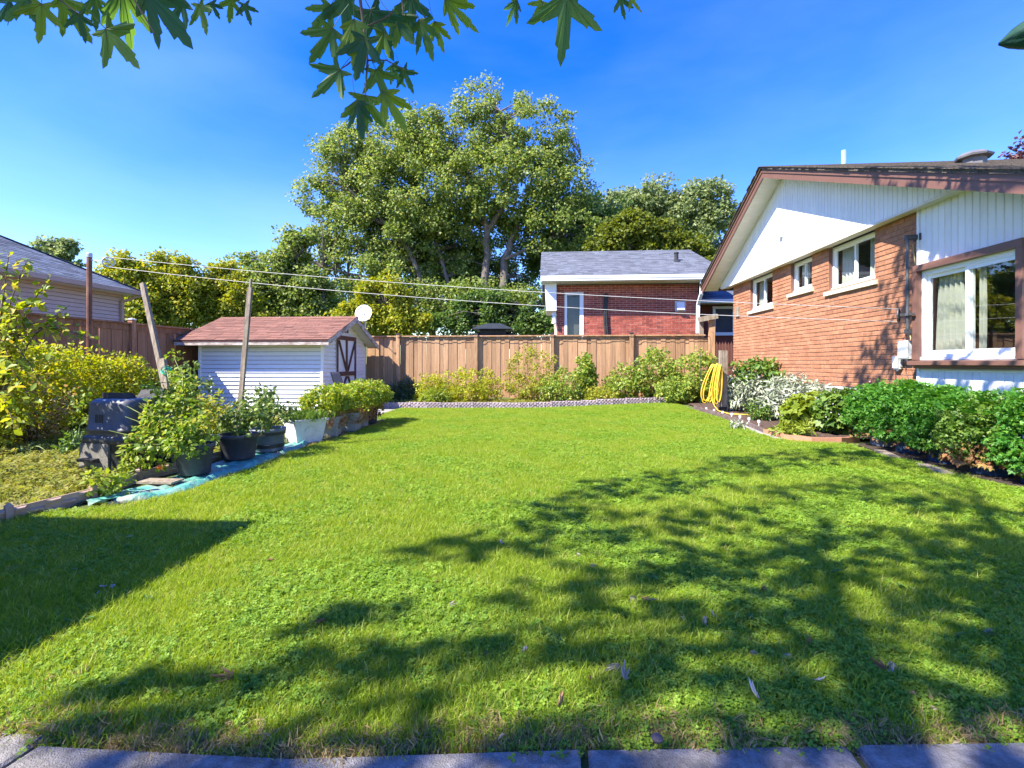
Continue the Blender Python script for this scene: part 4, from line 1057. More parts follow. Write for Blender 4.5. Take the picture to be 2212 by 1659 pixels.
# ================================================================== GAZEBO ROOF BEYOND THE FENCE
c = on_y(1067, 712, 20.5)
gb = thing('gazebo', 'dark metal two tier gazebo roof showing above the back fence', 'gazebo', (c.x, 20.5, 0))
def hip(mb, cx, cy, z, hw, hd, rw, h, th=.04):
    lo = [(cx-hw, cy-hd, z), (cx+hw, cy-hd, z), (cx+hw, cy+hd, z), (cx-hw, cy+hd, z)]; t = .12
    hi = [(cx-rw, cy-t, z+h), (cx+rw, cy-t, z+h), (cx+rw, cy+t, z+h), (cx-rw, cy+t, z+h)]
    mb.hexa([(x, y, zz - th) for x, y, zz in lo], lo); mb.hexa(lo, hi)
zt = on_y(1067, 698, 20.5).z
m = MB(); hip(m, c.x, 20.5, zt - .26, .80, .8, .30, .24); m.build('upper_roof', M['gazebo'], gb)
m = MB(); hip(m, c.x, 20.5, zt - 1.0, 1.9, 1.9, .55, .62); lr = m.build('lower_roof', M['gazebo'], gb)
m = MB()
for sx in (-1, 1):
    for sy in (-1, 1): m.bar((c.x + sx*.5, 20.5 + sy*.15, zt - .37), (c.x + sx*1.9, 20.5 + sy*1.9, zt - .99), .05, .05)
m.build('ridge_rib', M['gazebo'], lr)
m = MB(); m.box(c.x - .55, c.x + .55, 20.1, 20.9, zt - .50, zt - .30); m.build('vent_collar', M['black'], gb)
for sx in (-1, 1):
    for sy in (-1, 1):
        m = MB(); m.box(c.x + sx*1.7 - .06, c.x + sx*1.7 + .06, 20.5 + sy*1.7 - .06, 20.5 + sy*1.7 + .06, 0, zt - .95); m.build('post', M['gazebo'], gb)

# ================================================================== NEIGHBOUR HOUSE ON THE LEFT
XN = -13.5; xe = -13.0; ye_ = 14.7; zev = on_x(305, 631, xe).z; PK = .56
ln = thing('neighbour_siding_house', 'tan sided house with grey hip roof beyond the left fence', 'house', (-17, 8, 0))
zt = zev - .10; k = 0
wallend = on_x(263, 650, XN).y
while zt - .115 * (k + 1) > .8:
    z1 = zt - .115 * k; z0 = z1 - .105
    m = MB(); m.hexa([(XN - .01, 1.5, z0), (XN + .024, 1.5, z0), (XN + .024, wallend, z0), (XN - .01, wallend, z0)], [(XN - .01, 1.5, z1), (XN + .006, 1.5, z1), (XN + .006, wallend, z1), (XN - .01, wallend, z1)])
    m.build('siding_plank', M['lilac'], ln); k += 1
m = MB(); m.box(-21, XN - .011, 1.5, wallend - .02, 0, zev - .1); m.build('wall', M['gapshade'], ln)  # coloured dark so the plank gaps read as shadow lines
m = MB(); m.box(XN - .03, XN + .03, wallend, wallend + .06, 0, zev - .1); m.build('corner_trim', M['lilac'], ln)
m = MB(); m.box(XN + .026, xe, 1, ye_, zev - .12, zev - .10); m.box(-21, XN, wallend + .07, ye_, zev - .12, zev - .10); m.build('soffit', M['whitegrimy'], ln)
gm = surf('tan_gutter', [(0.34, 0.27, 0.23), (0.40, 0.32, 0.28)], 0.5, 4)
m = MB(); m.box(xe, xe + .11, 1, ye_ + .11, zev - .12, zev + .01); m.box(-21, xe, ye_, ye_ + .11, zev - .12, zev + .01); m.build('gutter', gm, ln)
m = MB(); m.bar((xe + .04, wallend + .1, zev - .12), (XN + .07, wallend - .08, zev - .36), .08, .07); m.bar((XN + .07, wallend - .08, zev - .34), (XN + .07, wallend - .08, .3), .08, .07); m.build('downspout', gm, ln)
wv = 4.5; sl = Vector((-wv, 0, wv * PK)); L_ = sl.length; Ln = ye_ + .05 - 1
m = MB(); shingles(m, (xe + .06, 1, zev), (0, 1, 0), sl, Ln, L_, .14, .3, clip=lambda s: (0, Ln - wv * s / L_))
o = m.build('roof_shingles', M['blueshingle'], ln); o['kind'] = 'stuff'
m = MB(); m.prism([(xe + .05, 1, zev - .01), (xe + .05, ye_ + .05, zev - .01), (xe - wv, ye_ - wv, zev + wv * PK - .01), (xe - wv, 1, zev + wv * PK - .01)], (0, 0, -.03))
m.prism([(xe + .05, ye_ + .05, zev - .012), (-22, ye_ + .05, zev - .012), (xe - wv, ye_ - wv, zev + wv * PK - .012)], (0, 0, -.03)); m.prism([(xe - wv, 1, zev + wv * PK - .01), (xe - wv, ye_ - wv, zev + wv * PK - .01), (-22, ye_, zev), (-22, 1, zev)], (0, 0, -.03))
m.build('roof_deck', M['blueshingle'], ln)
m = MB(); n_ = 22
for i in range(n_):
    t0, t1 = i / n_, (i + 1.1) / n_
    p0 = Vector((xe + .05 - wv*t0, ye_ + .05 - wv*t0, zev + wv*PK*t0 + .015)); p1 = Vector((xe + .05 - wv*t1, ye_ + .05 - wv*t1, zev + wv*PK*t1 + .01)); m.bar(p0, p1, .22, .012)
o = m.build('hip_shingles', M['blueshingle'], ln)

# ================================================================== SHED
sh = thing('garden_shed', 'white sided garden shed with red brown shingle roof and brown braced door', 'shed', (-7.4, 13.5, 0))
X0, X1, Y0, Y1 = -9.06, -5.71, 12.07, 14.95
zw = 1.72; ridge_y = 13.5; zrid = 2.54; eve_y = 11.70; zeave = 1.815
m = MB(); m.box(X0 + .03, X1 - .03, Y0 + .03, Y1, 0, zw); m.prism([(X1 - .03, Y0 + .03, zw), (X1 - .03, Y1, zw), (X1 - .03, ridge_y, 2.42)], (-3.29, 0, 0)); m.build('wall_core', M['gapshade'], sh)  # dark core, its colour stands in for shadow in the plank gaps
ex = .1075; k = 0
while .02 + ex * (k + 1) < zw + .05:
    z0 = .02 + ex * k; z1 = min(z0 + ex, zw + .05)
    z1 -= .009; m = MB(); m.hexa([(X0 + .06, Y0 - .012, z0), (X1 - .06, Y0 - .012, z0), (X1 - .06, Y0 + .03, z0), (X0 + .06, Y0 + .03, z0)], [(X0 + .06, Y0 + .022, z1), (X1 - .06, Y0 + .022, z1), (X1 - .06, Y0 + .03, z1), (X0 + .06, Y0 + .03, z1)])
    m.build('siding_plank', M['shedsiding'], sh); k += 1
dy0, dy1, dz1 = on_x(725.7, 800, X1).y, on_x(767, 800, X1).y, on_x(745, 726, X1).z
k = 0
while True:
    z0 = .02 + ex * k; z1 = z0 + ex; zm = (z0 + z1) / 2; k += 1
    a, b = Y0 + .05, Y1 - .05
    if zm > zw - .05:
        hw = (ridge_y - eve_y) * (zrid - .10 - zm) / (zrid - zeave); a, b = max(a, ridge_y - hw), min(b, ridge_y + hw)
    if b - a < .15: break
    for s, e in (spans(a, b, [(dy0 - .01, dy1 + .01)]) if zm < dz1 else [(a, b)]):
        m = MB(); m.hexa([(X1 + .008, s, z0), (X1 + .008, e, z0), (X1 - .03, e, z0), (X1 - .03, s, z0)], [(X1 - .022, s, z1 - .009), (X1 - .022, e, z1 - .009), (X1 - .03, e, z1), (X1 - .03, s, z1)])
        m.build('siding_plank', M['shedsiding'], sh)
for (x, y) in ((X0, Y0), (X1, Y0), (X1, Y1)):
    m = MB(); sx = .06 if x < -8 else -.06; sy = .05 if y < 13 else -.05
    m.box(min(x, x + sx), max(x, x + sx), y - .018 if sy > 0 else y + sy, y + sy if sy > 0 else y + .008, .02, zw + .03); m.box(min(x + .008*(1 if sx < 0 else -1), x + sx), max(x + .008*(1 if sx < 0 else -1), x + sx), y - .006, y + .006, .02, zw + .03) if False else None
    m.build('corner_trim', M['white'], sh)
# door
m = MB(); m.box(X1 - .012, X1 + .012, dy0, dy1, .05, dz1); dr = m.build('door', M['shedsiding'], sh)
tm = MB(); x0, x1 = X1 + .013, X1 + .038; w_ = .085; zm = .93; ymid = (dy0 + dy1) / 2
tm.box(x0, x1, dy0, dy0 + w_, .05, dz1); tm.box(x0, x1, dy1 - w_, dy1, .05, dz1); tm.box(x0, x1, dy0 + w_, dy1 - w_, dz1 - .12, dz1); tm.box(x0, x1, dy0 + w_, dy1 - w_, zm - .06, zm + .06); tm.box(x0, x1, dy0 + w_, dy1 - w_, .05, .16)
tm.box(x0, x1, ymid - .05, ymid + .05, zm + .06, dz1 - .12)
tm.build('door_trim', M['doorbrown'], dr)
for sgn in (-1, 1):
    for (za, zb) in ((dz1 - .14, zm + .08),):
        m = MB(); m.bar((X1 + .024, ymid + sgn * (ymid - dy0 - w_ - .02), za), (X1 + .024, ymid + sgn * .05, zb), .022, .085, (1, 0, 0)); m.build('door_brace', M['doorbrown'], dr)
    m = MB(); m.bar((X1 + .024, ymid + sgn * .05, zm - .08), (X1 + .024, ymid + sgn * (ymid - dy0 - w_ - .02), .2), .022, .085, (1, 0, 0)); m.build('door_brace', M['doorbrown'], dr)
# gable louvre
m = MB(); m.box(X1 - .01, X1 + .012, ridge_y - .17, ridge_y + .17, 2.06, 2.22); lv = m.build('gable_louvre', M['white'], sh)
m = MB(); m.box(X1 + .012, X1 + .016, ridge_y - .14, ridge_y - .01, 2.08, 2.20); m.box(X1 + .012, X1 + .016, ridge_y + .01, ridge_y + .14, 2.08, 2.20); m.build('louvre_opening', M['doorbrown'], lv)
# roof
RX0, RX1 = -9.44, -5.42; bk_y = 2 * ridge_y - eve_y
m = MB()
m.prism([(RX0, eve_y, zeave - .02), (RX1, eve_y, zeave - .02), (RX1, ridge_y, zrid - .02), (RX0, ridge_y, zrid - .02)], (0, 0, -.03)); m.prism([(RX0, bk_y, zeave - .02), (RX0, ridge_y, zrid - .02), (RX1, ridge_y, zrid - .02), (RX1, bk_y, zeave - .02)], (0, 0, -.03))
rd = m.build('roof', M['doorbrown'], sh)
m = MB(); m.box(RX0 + .01, RX1 - .03, eve_y + .03, Y0 + .0, zeave - .125, zeave - .11); m.build('soffit', M['whitegrimy'], sh)
m = MB(); m.prism([(RX1 - .03, bk_y - .03, zeave - .10), (RX1 - .03, ridge_y, zrid - .10), (X1 - .02, ridge_y, zrid - .10), (X1 - .02, bk_y - .03, zeave - .10)], (0, 0, -.012)); m.prism([(RX1 - .03, eve_y + .03, zeave - .10), (RX1 - .03, ridge_y, zrid - .10), (X1 - .02, ridge_y, zrid - .10), (X1 - .02, eve_y + .03, zeave - .10)], (0, 0, -.012)); m.build('rake_soffit', M['whitegrimy'], sh)
m = MB(); m.box(RX0, RX1, eve_y, eve_y + .028, zeave - .135, zeave - .025); m.build('eave_fascia', M['peeling'], sh)
m = MB(); m.box(RX0 - .01, RX1 + .01, eve_y - .012, eve_y, zeave - .045, zeave - .008); m.build('drip_edge', M['doorbrown'], sh)
for (ya, za, yb, zb) in ((eve_y, zeave, ridge_y, zrid), (bk_y, zeave, ridge_y, zrid)):
    m = MB(); m.hexa([(RX1, ya, za - .15), (RX1 + .025, ya, za - .15), (RX1 + .025, yb, zb - .15), (RX1, yb, zb - .15)], [(RX1, ya, za - .01), (RX1 + .025, ya, za - .01), (RX1 + .025, yb, zb - .01), (RX1, yb, zb - .01)]); m.build('rake_board', M['peeling'], sh)
sl = Vector((0, ridge_y - eve_y, zrid - zeave)); L_ = sl.length; an = math.atan2(sl.z, sl.y); vdir = sl.normalized(); nrm = Vector((1, 0, 0)).cross(vdir)
tb = MB(); tb.hexa([(-.5, -.5, 0), (.5, -.5, 0), (.5, .58, 0), (-.5, .58, 0)], [(-.5, -.5, 1), (.5, -.5, 1), (.5, .58, .2), (-.5, .58, .2)]); tb_me = raw_mesh(tb, 'shingle', M['shedshingle'])
rows = 14; e_ = L_ / rows
for i in range(rows):
    x = RX0 - .02 - random.random() * .2
    while x < RX1 + .03:
        w = random.choice((.22, .30, .30, .36)); a, b = max(RX0 - .015, x), min(RX1 + .035, x + w); x += w
        if b - a < .04: continue
        p = Vector((0, eve_y - .02, zeave - .01)) + vdir * (e_ * (i + .5)) + nrm * .004
        piece('shingle', tb_me, rd, ((a + b) / 2, p.y, p.z), (an, 0, 0), (b - a - .006, e_, random.uniform(.008, .018)))
m = MB(); shingles(m, (RX0 - .01, bk_y + .02, zeave - .01), (1, 0, 0), (0, -(ridge_y - eve_y), zrid - zeave), RX1 - RX0 + .03, L_, .14, .3); o = m.build('back_shingles', M['shedshingle'], rd); o['kind'] = 'stuff'
cpx = RX0 - .01
while cpx < RX1 + .02:
    m = MB(); b = min(cpx + .27, RX1 + .035)
    m.hexa([(cpx, ridge_y - .11, zrid - .035), (b, ridge_y - .11, zrid - .035), (b, ridge_y, zrid + .012), (cpx, ridge_y, zrid + .006)], [(cpx, ridge_y - .11, zrid - .026), (b, ridge_y - .11, zrid - .026), (b, ridge_y, zrid + .026), (cpx, ridge_y, zrid + .02)])
    m.hexa([(cpx, ridge_y, zrid + .006), (b, ridge_y, zrid + .012), (b, ridge_y + .11, zrid - .035), (cpx, ridge_y + .11, zrid - .035)], [(cpx, ridge_y, zrid + .02), (b, ridge_y, zrid + .026), (b, ridge_y + .11, zrid - .026), (cpx, ridge_y + .11, zrid - .026)])
    m.build('ridge_shingle', M['shedshingle'], rd); cpx += .26

# ================================================================== SATELLITE DISH
dc = on_y(785, 676, 15.15)
ds = thing('satellite_dish', 'round white satellite dish on a mast behind the shed roof', 'satellite dish', (dc.x, 15.22, 0))
face = Vector((.10, -1, .34)).normalized(); ax = face.cross(Vector((0, 0, 1))).normalized(); ay = ax.cross(face)
V = []; F = []; R_d = .28; nr, na = 8, 32
for i in range(nr + 1):
    r = R_d * i / nr
    for k in range(na):
        t = 6.28318 * k / na; V.append(dc + ax * r * .94 * math.cos(t) + ay * r * 1.02 * math.sin(t) + face * (.09 * (r / R_d) ** 2 - .09))
for i in range(nr):
    for k in range(na): F.append((i*na + k, i*na + (k+1) % na, (i+1)*na + (k+1) % na, (i+1)*na + k))
dp = mesh_np('reflector', V, F, M['dish'], ds, True)
sm_ = dp.modifiers.new('thickness', 'SOLIDIFY'); sm_.thickness = .006
m = MB(); m.tube([Vector((dc.x + .03, 15.24, 0)), Vector((dc.x + .03, 15.24, dc.z - .05))], .022, 8); m.tube([Vector((dc.x + .03, 15.24, dc.z - .06)), dc - face * .06], .03, 8); m.build('mast', M['galv'], ds)
lnb = dc + face * .30 - ay * .24 - ax * .02
m = MB(); m.tube([dc - ay * .26 - face * .02, lnb], .011, 6); m.build('feed_arm', M['galv'], ds)
m = MB(); m.tube([lnb, lnb - face * .09 + ay * .05], .03, 8); m.box(lnb.x - .06, lnb.x + .04, lnb.y - .02, lnb.y + .02, lnb.z - .02, lnb.z + .02); m.build('feed_horn', M['dish'], ds)
cu = bpy.data.curves.new('lettering', 'FONT'); cu.body = 'Bell'; cu.size = .155; cu.align_x = 'CENTER'; cu.align_y = 'CENTER'; cu.extrude = .002
tmp = bpy.data.objects.new('lettering_curve', cu); COL.objects.link(tmp)
bpy.context.view_layer.update()
me = bpy.data.meshes.new_from_object(tmp.evaluated_get(bpy.context.evaluated_depsgraph_get())); bpy.data.objects.remove(tmp)
me.materials.clear(); me.materials.append(M['dishprint'])
lt = bpy.data.objects.new('lettering', me); link(lt, dp)
xa = -ax if ax.x < 0 else ax
mt = Matrix((xa, ay if ay.z > 0 else -ay, face)).transposed().to_4x4()
mt.translation = dc + ay * .05 - face * .075 - org(ds)
lt.matrix_basis = mt

# ================================================================== PATIO CHAIR BY THE SHED DOOR
cp = on_y(745, 880, 11.75); cxp, cyp = cp.x + .05, 11.75
ch_ = thing('patio_chair', 'taupe sling patio chair standing by the shed door', 'chair', (cxp, cyp, 0))
def cpt(f, s, z): return (cxp + f, cyp + s, z)        # the chair looks along +x
for s in (-1, 1):
    m = MB(); m.tube([cpt(-.30, s*.25, 1.0), cpt(-.12, s*.25, .42), cpt(.34, s*.25, .44), cpt(.40, s*.25, .40), cpt(.36, s*.26, 0)], .014, 6); m.build('side_frame', M['black'], ch_)
    m = MB(); m.tube([cpt(-.20, s*.27, .66), cpt(.02, s*.30, .66), cpt(.36, s*.30, .64), cpt(.38, s*.29, .42)], .014, 6); m.build('armrest', M['black'], ch_)
    m = MB(); m.tube([cpt(-.12, s*.26, .42), cpt(-.28, s*.27, 0)], .014, 6); m.build('leg', M['black'], ch_)
prof = [(-.36, .985), (-.325, 1.0), (-.29, .96), (-.22, .74), (-.14, .48), (-.10, .43), (.05, .425), (.30, .44), (.38, .42)]
m = MB()
for i in range(len(prof) - 1):
    (f0, z0), (f1, z1) = prof[i], prof[i+1]
    m.hexa([cpt(f0, -.235, z0), cpt(f0, .235, z0), cpt(f1, .235, z1), cpt(f1, -.235, z1)], [cpt(f0 + .005, -.235, z0 + .006), cpt(f0 + .005, .235, z0 + .006), cpt(f1 + .005, .235, z1 + .006), cpt(f1 + .005, -.235, z1 + .006)])
m.build('sling', M['sling'], ch_)

# ================================================================== CLOTHESLINE, STEEL POLE, STAKES
p0 = on_x(193, 548, -8.9); p0y = p0.y
pl = thing('steel_pole', 'tall rusty steel clothesline pole by the left fence', 'pole', (p0.x, p0y, 0))
m = MB(); m.tube([(p0.x, p0y, 0), (p0.x, p0y, p0.z - .05)], .046, 12); m.build('pipe', M['rust'], pl)
m = MB(); m.lathe((p0.x, p0y, p0.z - .07), [(.051, 0), (.051, .07), (.04, .085), (.0, .088)], 12); m.build('cap', M['galv'], pl)
pw_ = at_d(234, 566, px_of(p0)[2] + .0)
m = MB(); m.bar(Vector((p0.x, p0y, p0.z - .12)), pw_, .02, .03); m.build('hook_arm', M['galv'], pl)
wheel(pl, pw_, .095, M['galv'], (.6, -.8, 0))
def sag(a, b, s, n=24): return [Vector(a).lerp(Vector(b), i / n) - Vector((0, 0, s * 4 * (i / n) * (1 - i / n))) for i in range(n + 1)]
for (dz, s, lb) in ((.095, .12, 'upper white clothesline strung from the steel pole to the house'), (-.095, .16, 'lower white clothesline strung from the steel pole to the house')):
    m = MB(); m.tube(sag(pw_ + Vector((0, 0, dz)), PULLEY + Vector((0, 0, dz)), s), .0052, 5)
    tag(m.build('clothesline', M['wire'], base=pw_ + Vector((0, 0, dz))), lb, 'clothesline')
def stake(top, bot, w, label, tip=False):
    d = (Vector(bot) - Vector(top)).normalized(); m = MB()
    if tip: m.bar(Vector(top) + d * .12, bot, w, w * .7, (0, 1, 0)); m.bar(top, Vector(top) + d * .121, w * .35, w * .6, (0, 1, 0))
    else: m.bar(top, bot, w, w * .8, (0, 1, 0))
    return tag(m.build('garden_stake', M['weathered'], base=bot), label, 'stake')
st_t, st_b = at_d(308, 612, 6.3), at_d(366, 880, 6.0); st_b = st_t + (st_b - st_t) * ((st_t.z) / (st_t.z - st_b.z))
stake(st_t, st_b, .055, 'leaning weathered grey garden stake behind the compost bin')
q_t, q_b = at_d(352, 775, 5.85), at_d(368, 905, 5.7); q_b = q_t + (q_b - q_t) * ((q_t.z) / (q_t.z - q_b.z))
stake(q_t, q_b, .06, 'short pale garden stake lashed to the foot of the leaning stake')
kn = at_d(358, 800, 5.82); m = MB()
for k in range(5):
    pts = [kn + Vector((.055 * math.cos(t) + .01, .055 * math.sin(t), .03 * math.sin(2*t + k) + .012 * k - .03)) for t in np.linspace(0, 6.283, 13)]
    m.tube(pts, .005, 4, False)
m.tube([kn + Vector((.05, -.04, 0)), kn + Vector((.07, -.05, -.08)), kn + Vector((.06, -.05, -.16)), kn + Vector((.085, -.05, -.10)), kn + Vector((.05, -.04, .0))], .005, 4, False)
m.tube([kn + Vector((.04, -.05, -.25)), kn + Vector((.06, -.06, -.4)), kn + Vector((.05, -.06, -.6))], .006, 4, False)
tag(m.build('twine', M['twine'], base=kn), 'bright green twine tied round the two garden stakes', 'twine')
st_t, st_b = at_d(542, 603, 6.7), at_d(517, 900, 6.6); st_b = st_t + (st_b - st_t) * ((st_t.z) / (st_t.z - st_b.z))
stake(st_t, st_b, .06, 'tall pointed weathered stake in front of the white shed wall', True)

# ================================================================== UNSEEN BUILDING ADDED TO THROW THE SQUARE SHADE (left of the picture)
HG = 2.6
gxe, gye = -2.12 - .78 * HG, 3.52 - .53 * HG
gr_ = thing('shade_building', 'unseen white sided flat roofed building added left of the picture to shade the lawn', 'shade_building', (gxe - 2.5, gye - 3.0, 0))
m = MB(); m.box(gxe - 5, gxe - .35, gye - 7, gye - .35, 0, HG - .15); m.build('wall', M['shedsiding'], gr_)
m = MB(); m.box(gxe - 5.4, gxe, gye - 7.4, gye, HG - .15, HG); m.build('roof', M['brown'], gr_)
m = MB(); m.box(gxe - .349, gxe - .30, gye - 3.0, gye - 2.1, 0.05, 2.05); m.build('door', M['brown'], gr_)
k = 0
while k * .115 < HG - .3:
    m = MB(); m.hexa([(gxe - 4.99, gye - .345, .02 + k*.115), (gxe - .34, gye - .345, .02 + k*.115), (gxe - .34, gye - .325, .02 + k*.115), (gxe - 4.99, gye - .325, .02 + k*.115)], [(gxe - 4.99, gye - .345, .02 + (k+1)*.115), (gxe - .34, gye - .345, .02 + (k+1)*.115), (gxe - .34, gye - .34, .02 + (k+1)*.115), (gxe - 4.99, gye - .34, .02 + (k+1)*.115)])
    m.build('siding_plank', M['shedsiding'], gr_); k += 1

# ================================================================== GARDEN THINGS ON THE LEFT
# compost bin
bc = Vector((-4.68, 5.20, 0)); ba = math.radians(-8)
cbn = thing('compost_bin', 'dusty black plastic compost bin with its lid open', 'compost bin', bc)
def brot(x, y, z): return bc + rotz((x, y, z), ba)
def rbox_ring(hx, hy, z, r=.07, n=4):
    pts = []
    for (sx, sy, a0) in ((1, 1, 0), (-1, 1, 90), (-1, -1, 180), (1, -1, 270)):
        for k in range(n + 1):
            a = math.radians(a0 + 90 * k / n); pts.append(brot(sx*(hx - r) + r*math.cos(a), sy*(hy - r) + r*math.sin(a), z))
    return pts
def loft(rings, cap=False):
    m = MB(); n = len(rings[0])
    for r in rings: m.v += [tuple(p) for p in r]
    for i in range(len(rings) - 1):
        for k in range(n): m.f.append((i*n + k, i*n + (k+1) % n, (i+1)*n + (k+1) % n, (i+1)*n + k))
    if cap: m.f.append(tuple((len(rings)-1)*n + k for k in range(n)))
    return m
hx, hy = .36, .40
lower = loft([rbox_ring(hx, hy, 0), rbox_ring(hx - .015, hy - .015, .33), rbox_ring(hx + .0, hy + .0, .335), rbox_ring(hx - .005, hy - .005, .40), rbox_ring(hx - .03, hy - .03, .41)])
lower.build('lower_body', M['bin'], cbn, True)
upper = loft([rbox_ring(hx - .03, hy - .03, .40, .10), rbox_ring(hx - .032, hy - .032, .45, .10), rbox_ring(hx - .02, hy - .02, .455, .10), rbox_ring(hx - .02, hy - .02, .475, .10), rbox_ring(hx - .03, hy - .03, .48, .10), rbox_ring(hx - .04, hy - .04, .70, .10), rbox_ring(hx - .05, hy - .05, .74, .10), rbox_ring(hx - .075, hy - .075, .765, .10), rbox_ring(hx - .12, hy - .12, .775, .10), rbox_ring(hx - .14, hy - .14, .60, .08)], False)
upper.build('upper_body', M['binupper'], cbn, True)
m = MB()
for (a, b, z0, z1) in ((-.12, .30, .77, .84),):
    m.hexa([brot(-.20, .20, .76), brot(.22, .20, .76), brot(.22, .24, .76), brot(-.20, .24, .76)], [brot(-.16, .24, .84), brot(.22, .24, .86), brot(.22, .27, .86), brot(-.16, .27, .84)])
m.hexa([brot(-.26, -.20, .76), brot(-.14, -.20, .76), brot(-.14, .15, .76), brot(-.26, .15, .76)], [brot(-.26, -.20, .83), brot(-.17, -.20, .83), brot(-.17, .13, .81), brot(-.26, .13, .81)])
m.build('rim', M['black'], cbn)
m = MB(); m.hexa([brot(-.34, -.42, 0), brot(.12, -.42, 0), brot(.12, -.36, 0), brot(-.34, -.36, 0)], [brot(-.33, -.41, .335), brot(.11, -.41, .335), brot(.11, -.36, .335), brot(-.33, -.36, .335)]); dpan = m.build('access_door', M['bindirty'], cbn)
m = MB(); m.hexa([brot(-.27, -.49, .165), brot(-.02, -.49, .165), brot(-.02, -.41, .15), brot(-.27, -.41, .15)], [brot(-.27, -.49, .19), brot(-.02, -.49, .19), brot(-.02, -.41, .195), brot(-.27, -.41, .195)]); m.build('handle', M['black'], dpan)
for (face_, c0, z0, z1, t) in (('f', -.14, .54, .62, 5), ('r', -.20, .13, .27, 6), ('r', .16, .13, .27, 5), ('r', -.1, .52, .60, 5)):
    m = MB()
    for k in range(t):
        s = c0 + k * .026
        if face_ == 'f': y = -(hy - .052 - .055*(z0+z1-.86)/.58) ; m.hexa([brot(s, -.372, z0), brot(s + .010, -.372, z0), brot(s + .010, -.34, z0), brot(s, -.34, z0)], [brot(s, -.368, z1), brot(s + .010, -.368, z1), brot(s + .010, -.33, z1), brot(s, -.33, z1)])
        else:
            xo = .352 if z0 < .4 else .332
            m.hexa([brot(xo - .02, s, z0), brot(xo + .004, s, z0), brot(xo + .004, s + .011, z0), brot(xo - .02, s + .011, z0)], [brot(xo - .03, s, z1), brot(xo - (.002 if z0 < .4 else .014), s, z1), brot(xo - (.002 if z0 < .4 else .014), s + .011, z1), brot(xo - .03, s + .011, z1)])
    m.build('vent_slots', M['black'], cbn)
m = MB(); m.lathe(bc + Vector((0, 0, .0)), [(.18, .56), (.10, .62), (.0, .64)], 14); m.build('compost', M['soil'], cbn)

cbn.scale = (.86, .88, 1.08)
# tarp under the pots
V = []; F = []; nt, nw = 60, 12
for i in range(nt + 1):
    t = i / nt; y = 3.86 + 3.35 * t
    xl_ = -4.02 + .05 * math.sin(t * 9) + .10 * t; xr_ = np.interp(t, [0, .05, .15, .5, .8, 1], [-3.72, -3.52, -3.40, -3.38, -3.48, -3.6]) + .03 * math.sin(t * 17)
    for j in range(nw + 1):
        s = j / nw; x = xl_ + (xr_ - xl_) * s
        z = .030 + .016 * math.sin(x * 38 + y * 5) * math.sin(y * 9 + 2 * x) + (.05 * math.exp(-((s - .93) / .10) ** 2)) * (.6 + .4 * math.sin(y * 13)) + random.uniform(0, .006)
        V.append((x, y + .04 * math.sin(s * 7), z if 0 < j < nw else .012))
for i in range(nt):
    for j in range(nw):
        a = i * (nw + 1) + j; F.append((a, a + 1, a + nw + 2, a + nw + 1))
tag(mesh_np('tarp', V, F, M['tarp'], smooth=True, base=(-3.8, 5.5, 0)), 'crumpled teal tarp spread under the row of pots', 'tarp')
m = MB(); m.box(-3.98, -3.62, 4.45, 4.62, .05, .068)
tag(m.build('wood_board', M['weathered'], base=(-3.8, 4.5, .05)), 'small flat board lying on the tarp beside the nearest black pot', 'board')

# pots
def round_pot(c, r0, r1, h, mat, label, name='plant_pot', rim=.02, band=None, cat='pot'):
    r = thing(name, label, cat, c)
    m = MB(); m.lathe(c, [(0, .012), (r0 * .98, .0), (r0, .01), (r1 - .008, h - .05), (r1 + rim * .4, h - .045), (r1 + rim * .5, h), (r1 - .012, h), (r1 - .02, h - .06)], 28); m.build('body', mat, r, True)
    m = MB(); m.lathe(c, [(r1 - .016, h - .055), (r1 * .5, h - .04), (0, h - .035)], 18); m.build('soil', M['soil'], r)
    if band:
        for z in band:
            rr = r0 + (r1 - r0) * z / h; m = MB(); m.lathe(c, [(rr + .001, z - .025), (rr + .008, z - .023), (rr + .010, z + .023), (rr + .003, z + .025)], 28); m.build('hoop', M['black'], r)
    return r
POT1 = Vector((-3.74, 4.92, .055)); round_pot(POT1, .15, .185, .31, M['pot'], 'charcoal pot on the tarp holding the tall tomato plant')
POT2 = Vector((-3.82, 5.78, .05)); round_pot(POT2, .185, .215, .30, M['pot'], 'wide black pot with a stocky tomato stem, second in the row')
POT3 = Vector((-3.77, 6.32, .05)); round_pot(POT3, .20, .225, .30, M['bluetub'], 'blue grey half barrel tub with dark hoops', band=(.07, .24), name='barrel_tub', cat='tub')
def square_tub(c, a, w0, d0, w1, d1, h, mat, label, name='storage_tub', panel=True):
    r = thing(name, label, 'tub', c)
    def p(x, y, z): return Vector(c) + rotz((x, y, z), a)
    def rg(w, d, z): return [p(-w, -d, z), p(w, -d, z), p(w, d, z), p(-w, d, z)]
    m = loft([rg(w0/2, d0/2, 0), rg(w1/2, d1/2, h - .03), rg(w1/2 + .02, d1/2 + .02, h - .03), rg(w1/2 + .02, d1/2 + .02, h), rg(w1/2 - .01, d1/2 - .01, h), rg(w1/2 - .02, d1/2 - .02, h - .06)]); m.build('body', mat, r)
    m = MB(); m.add(rg(w1/2 - .015, d1/2 - .015, h - .05), [(0, 1, 2, 3)]); m.build('soil', M['soil'], r)
    if panel:
        m = MB()
        for k in range(11):
            t = math.pi * k / 10
            x = -.09 * math.cos(t); z = h * .52 + .07 * math.sin(t)
            y = -(d0/2 + (d1 - d0)/2 * z / h)
            m.v += [tuple(p(x, y - .014, z)), tuple(p(x * .82, y - .002, z - .02))]
        for k in range(10): m.f.append((2*k, 2*k+1, 2*k+3, 2*k+2))
        m.build('handle_recess', mat, r)
    return r
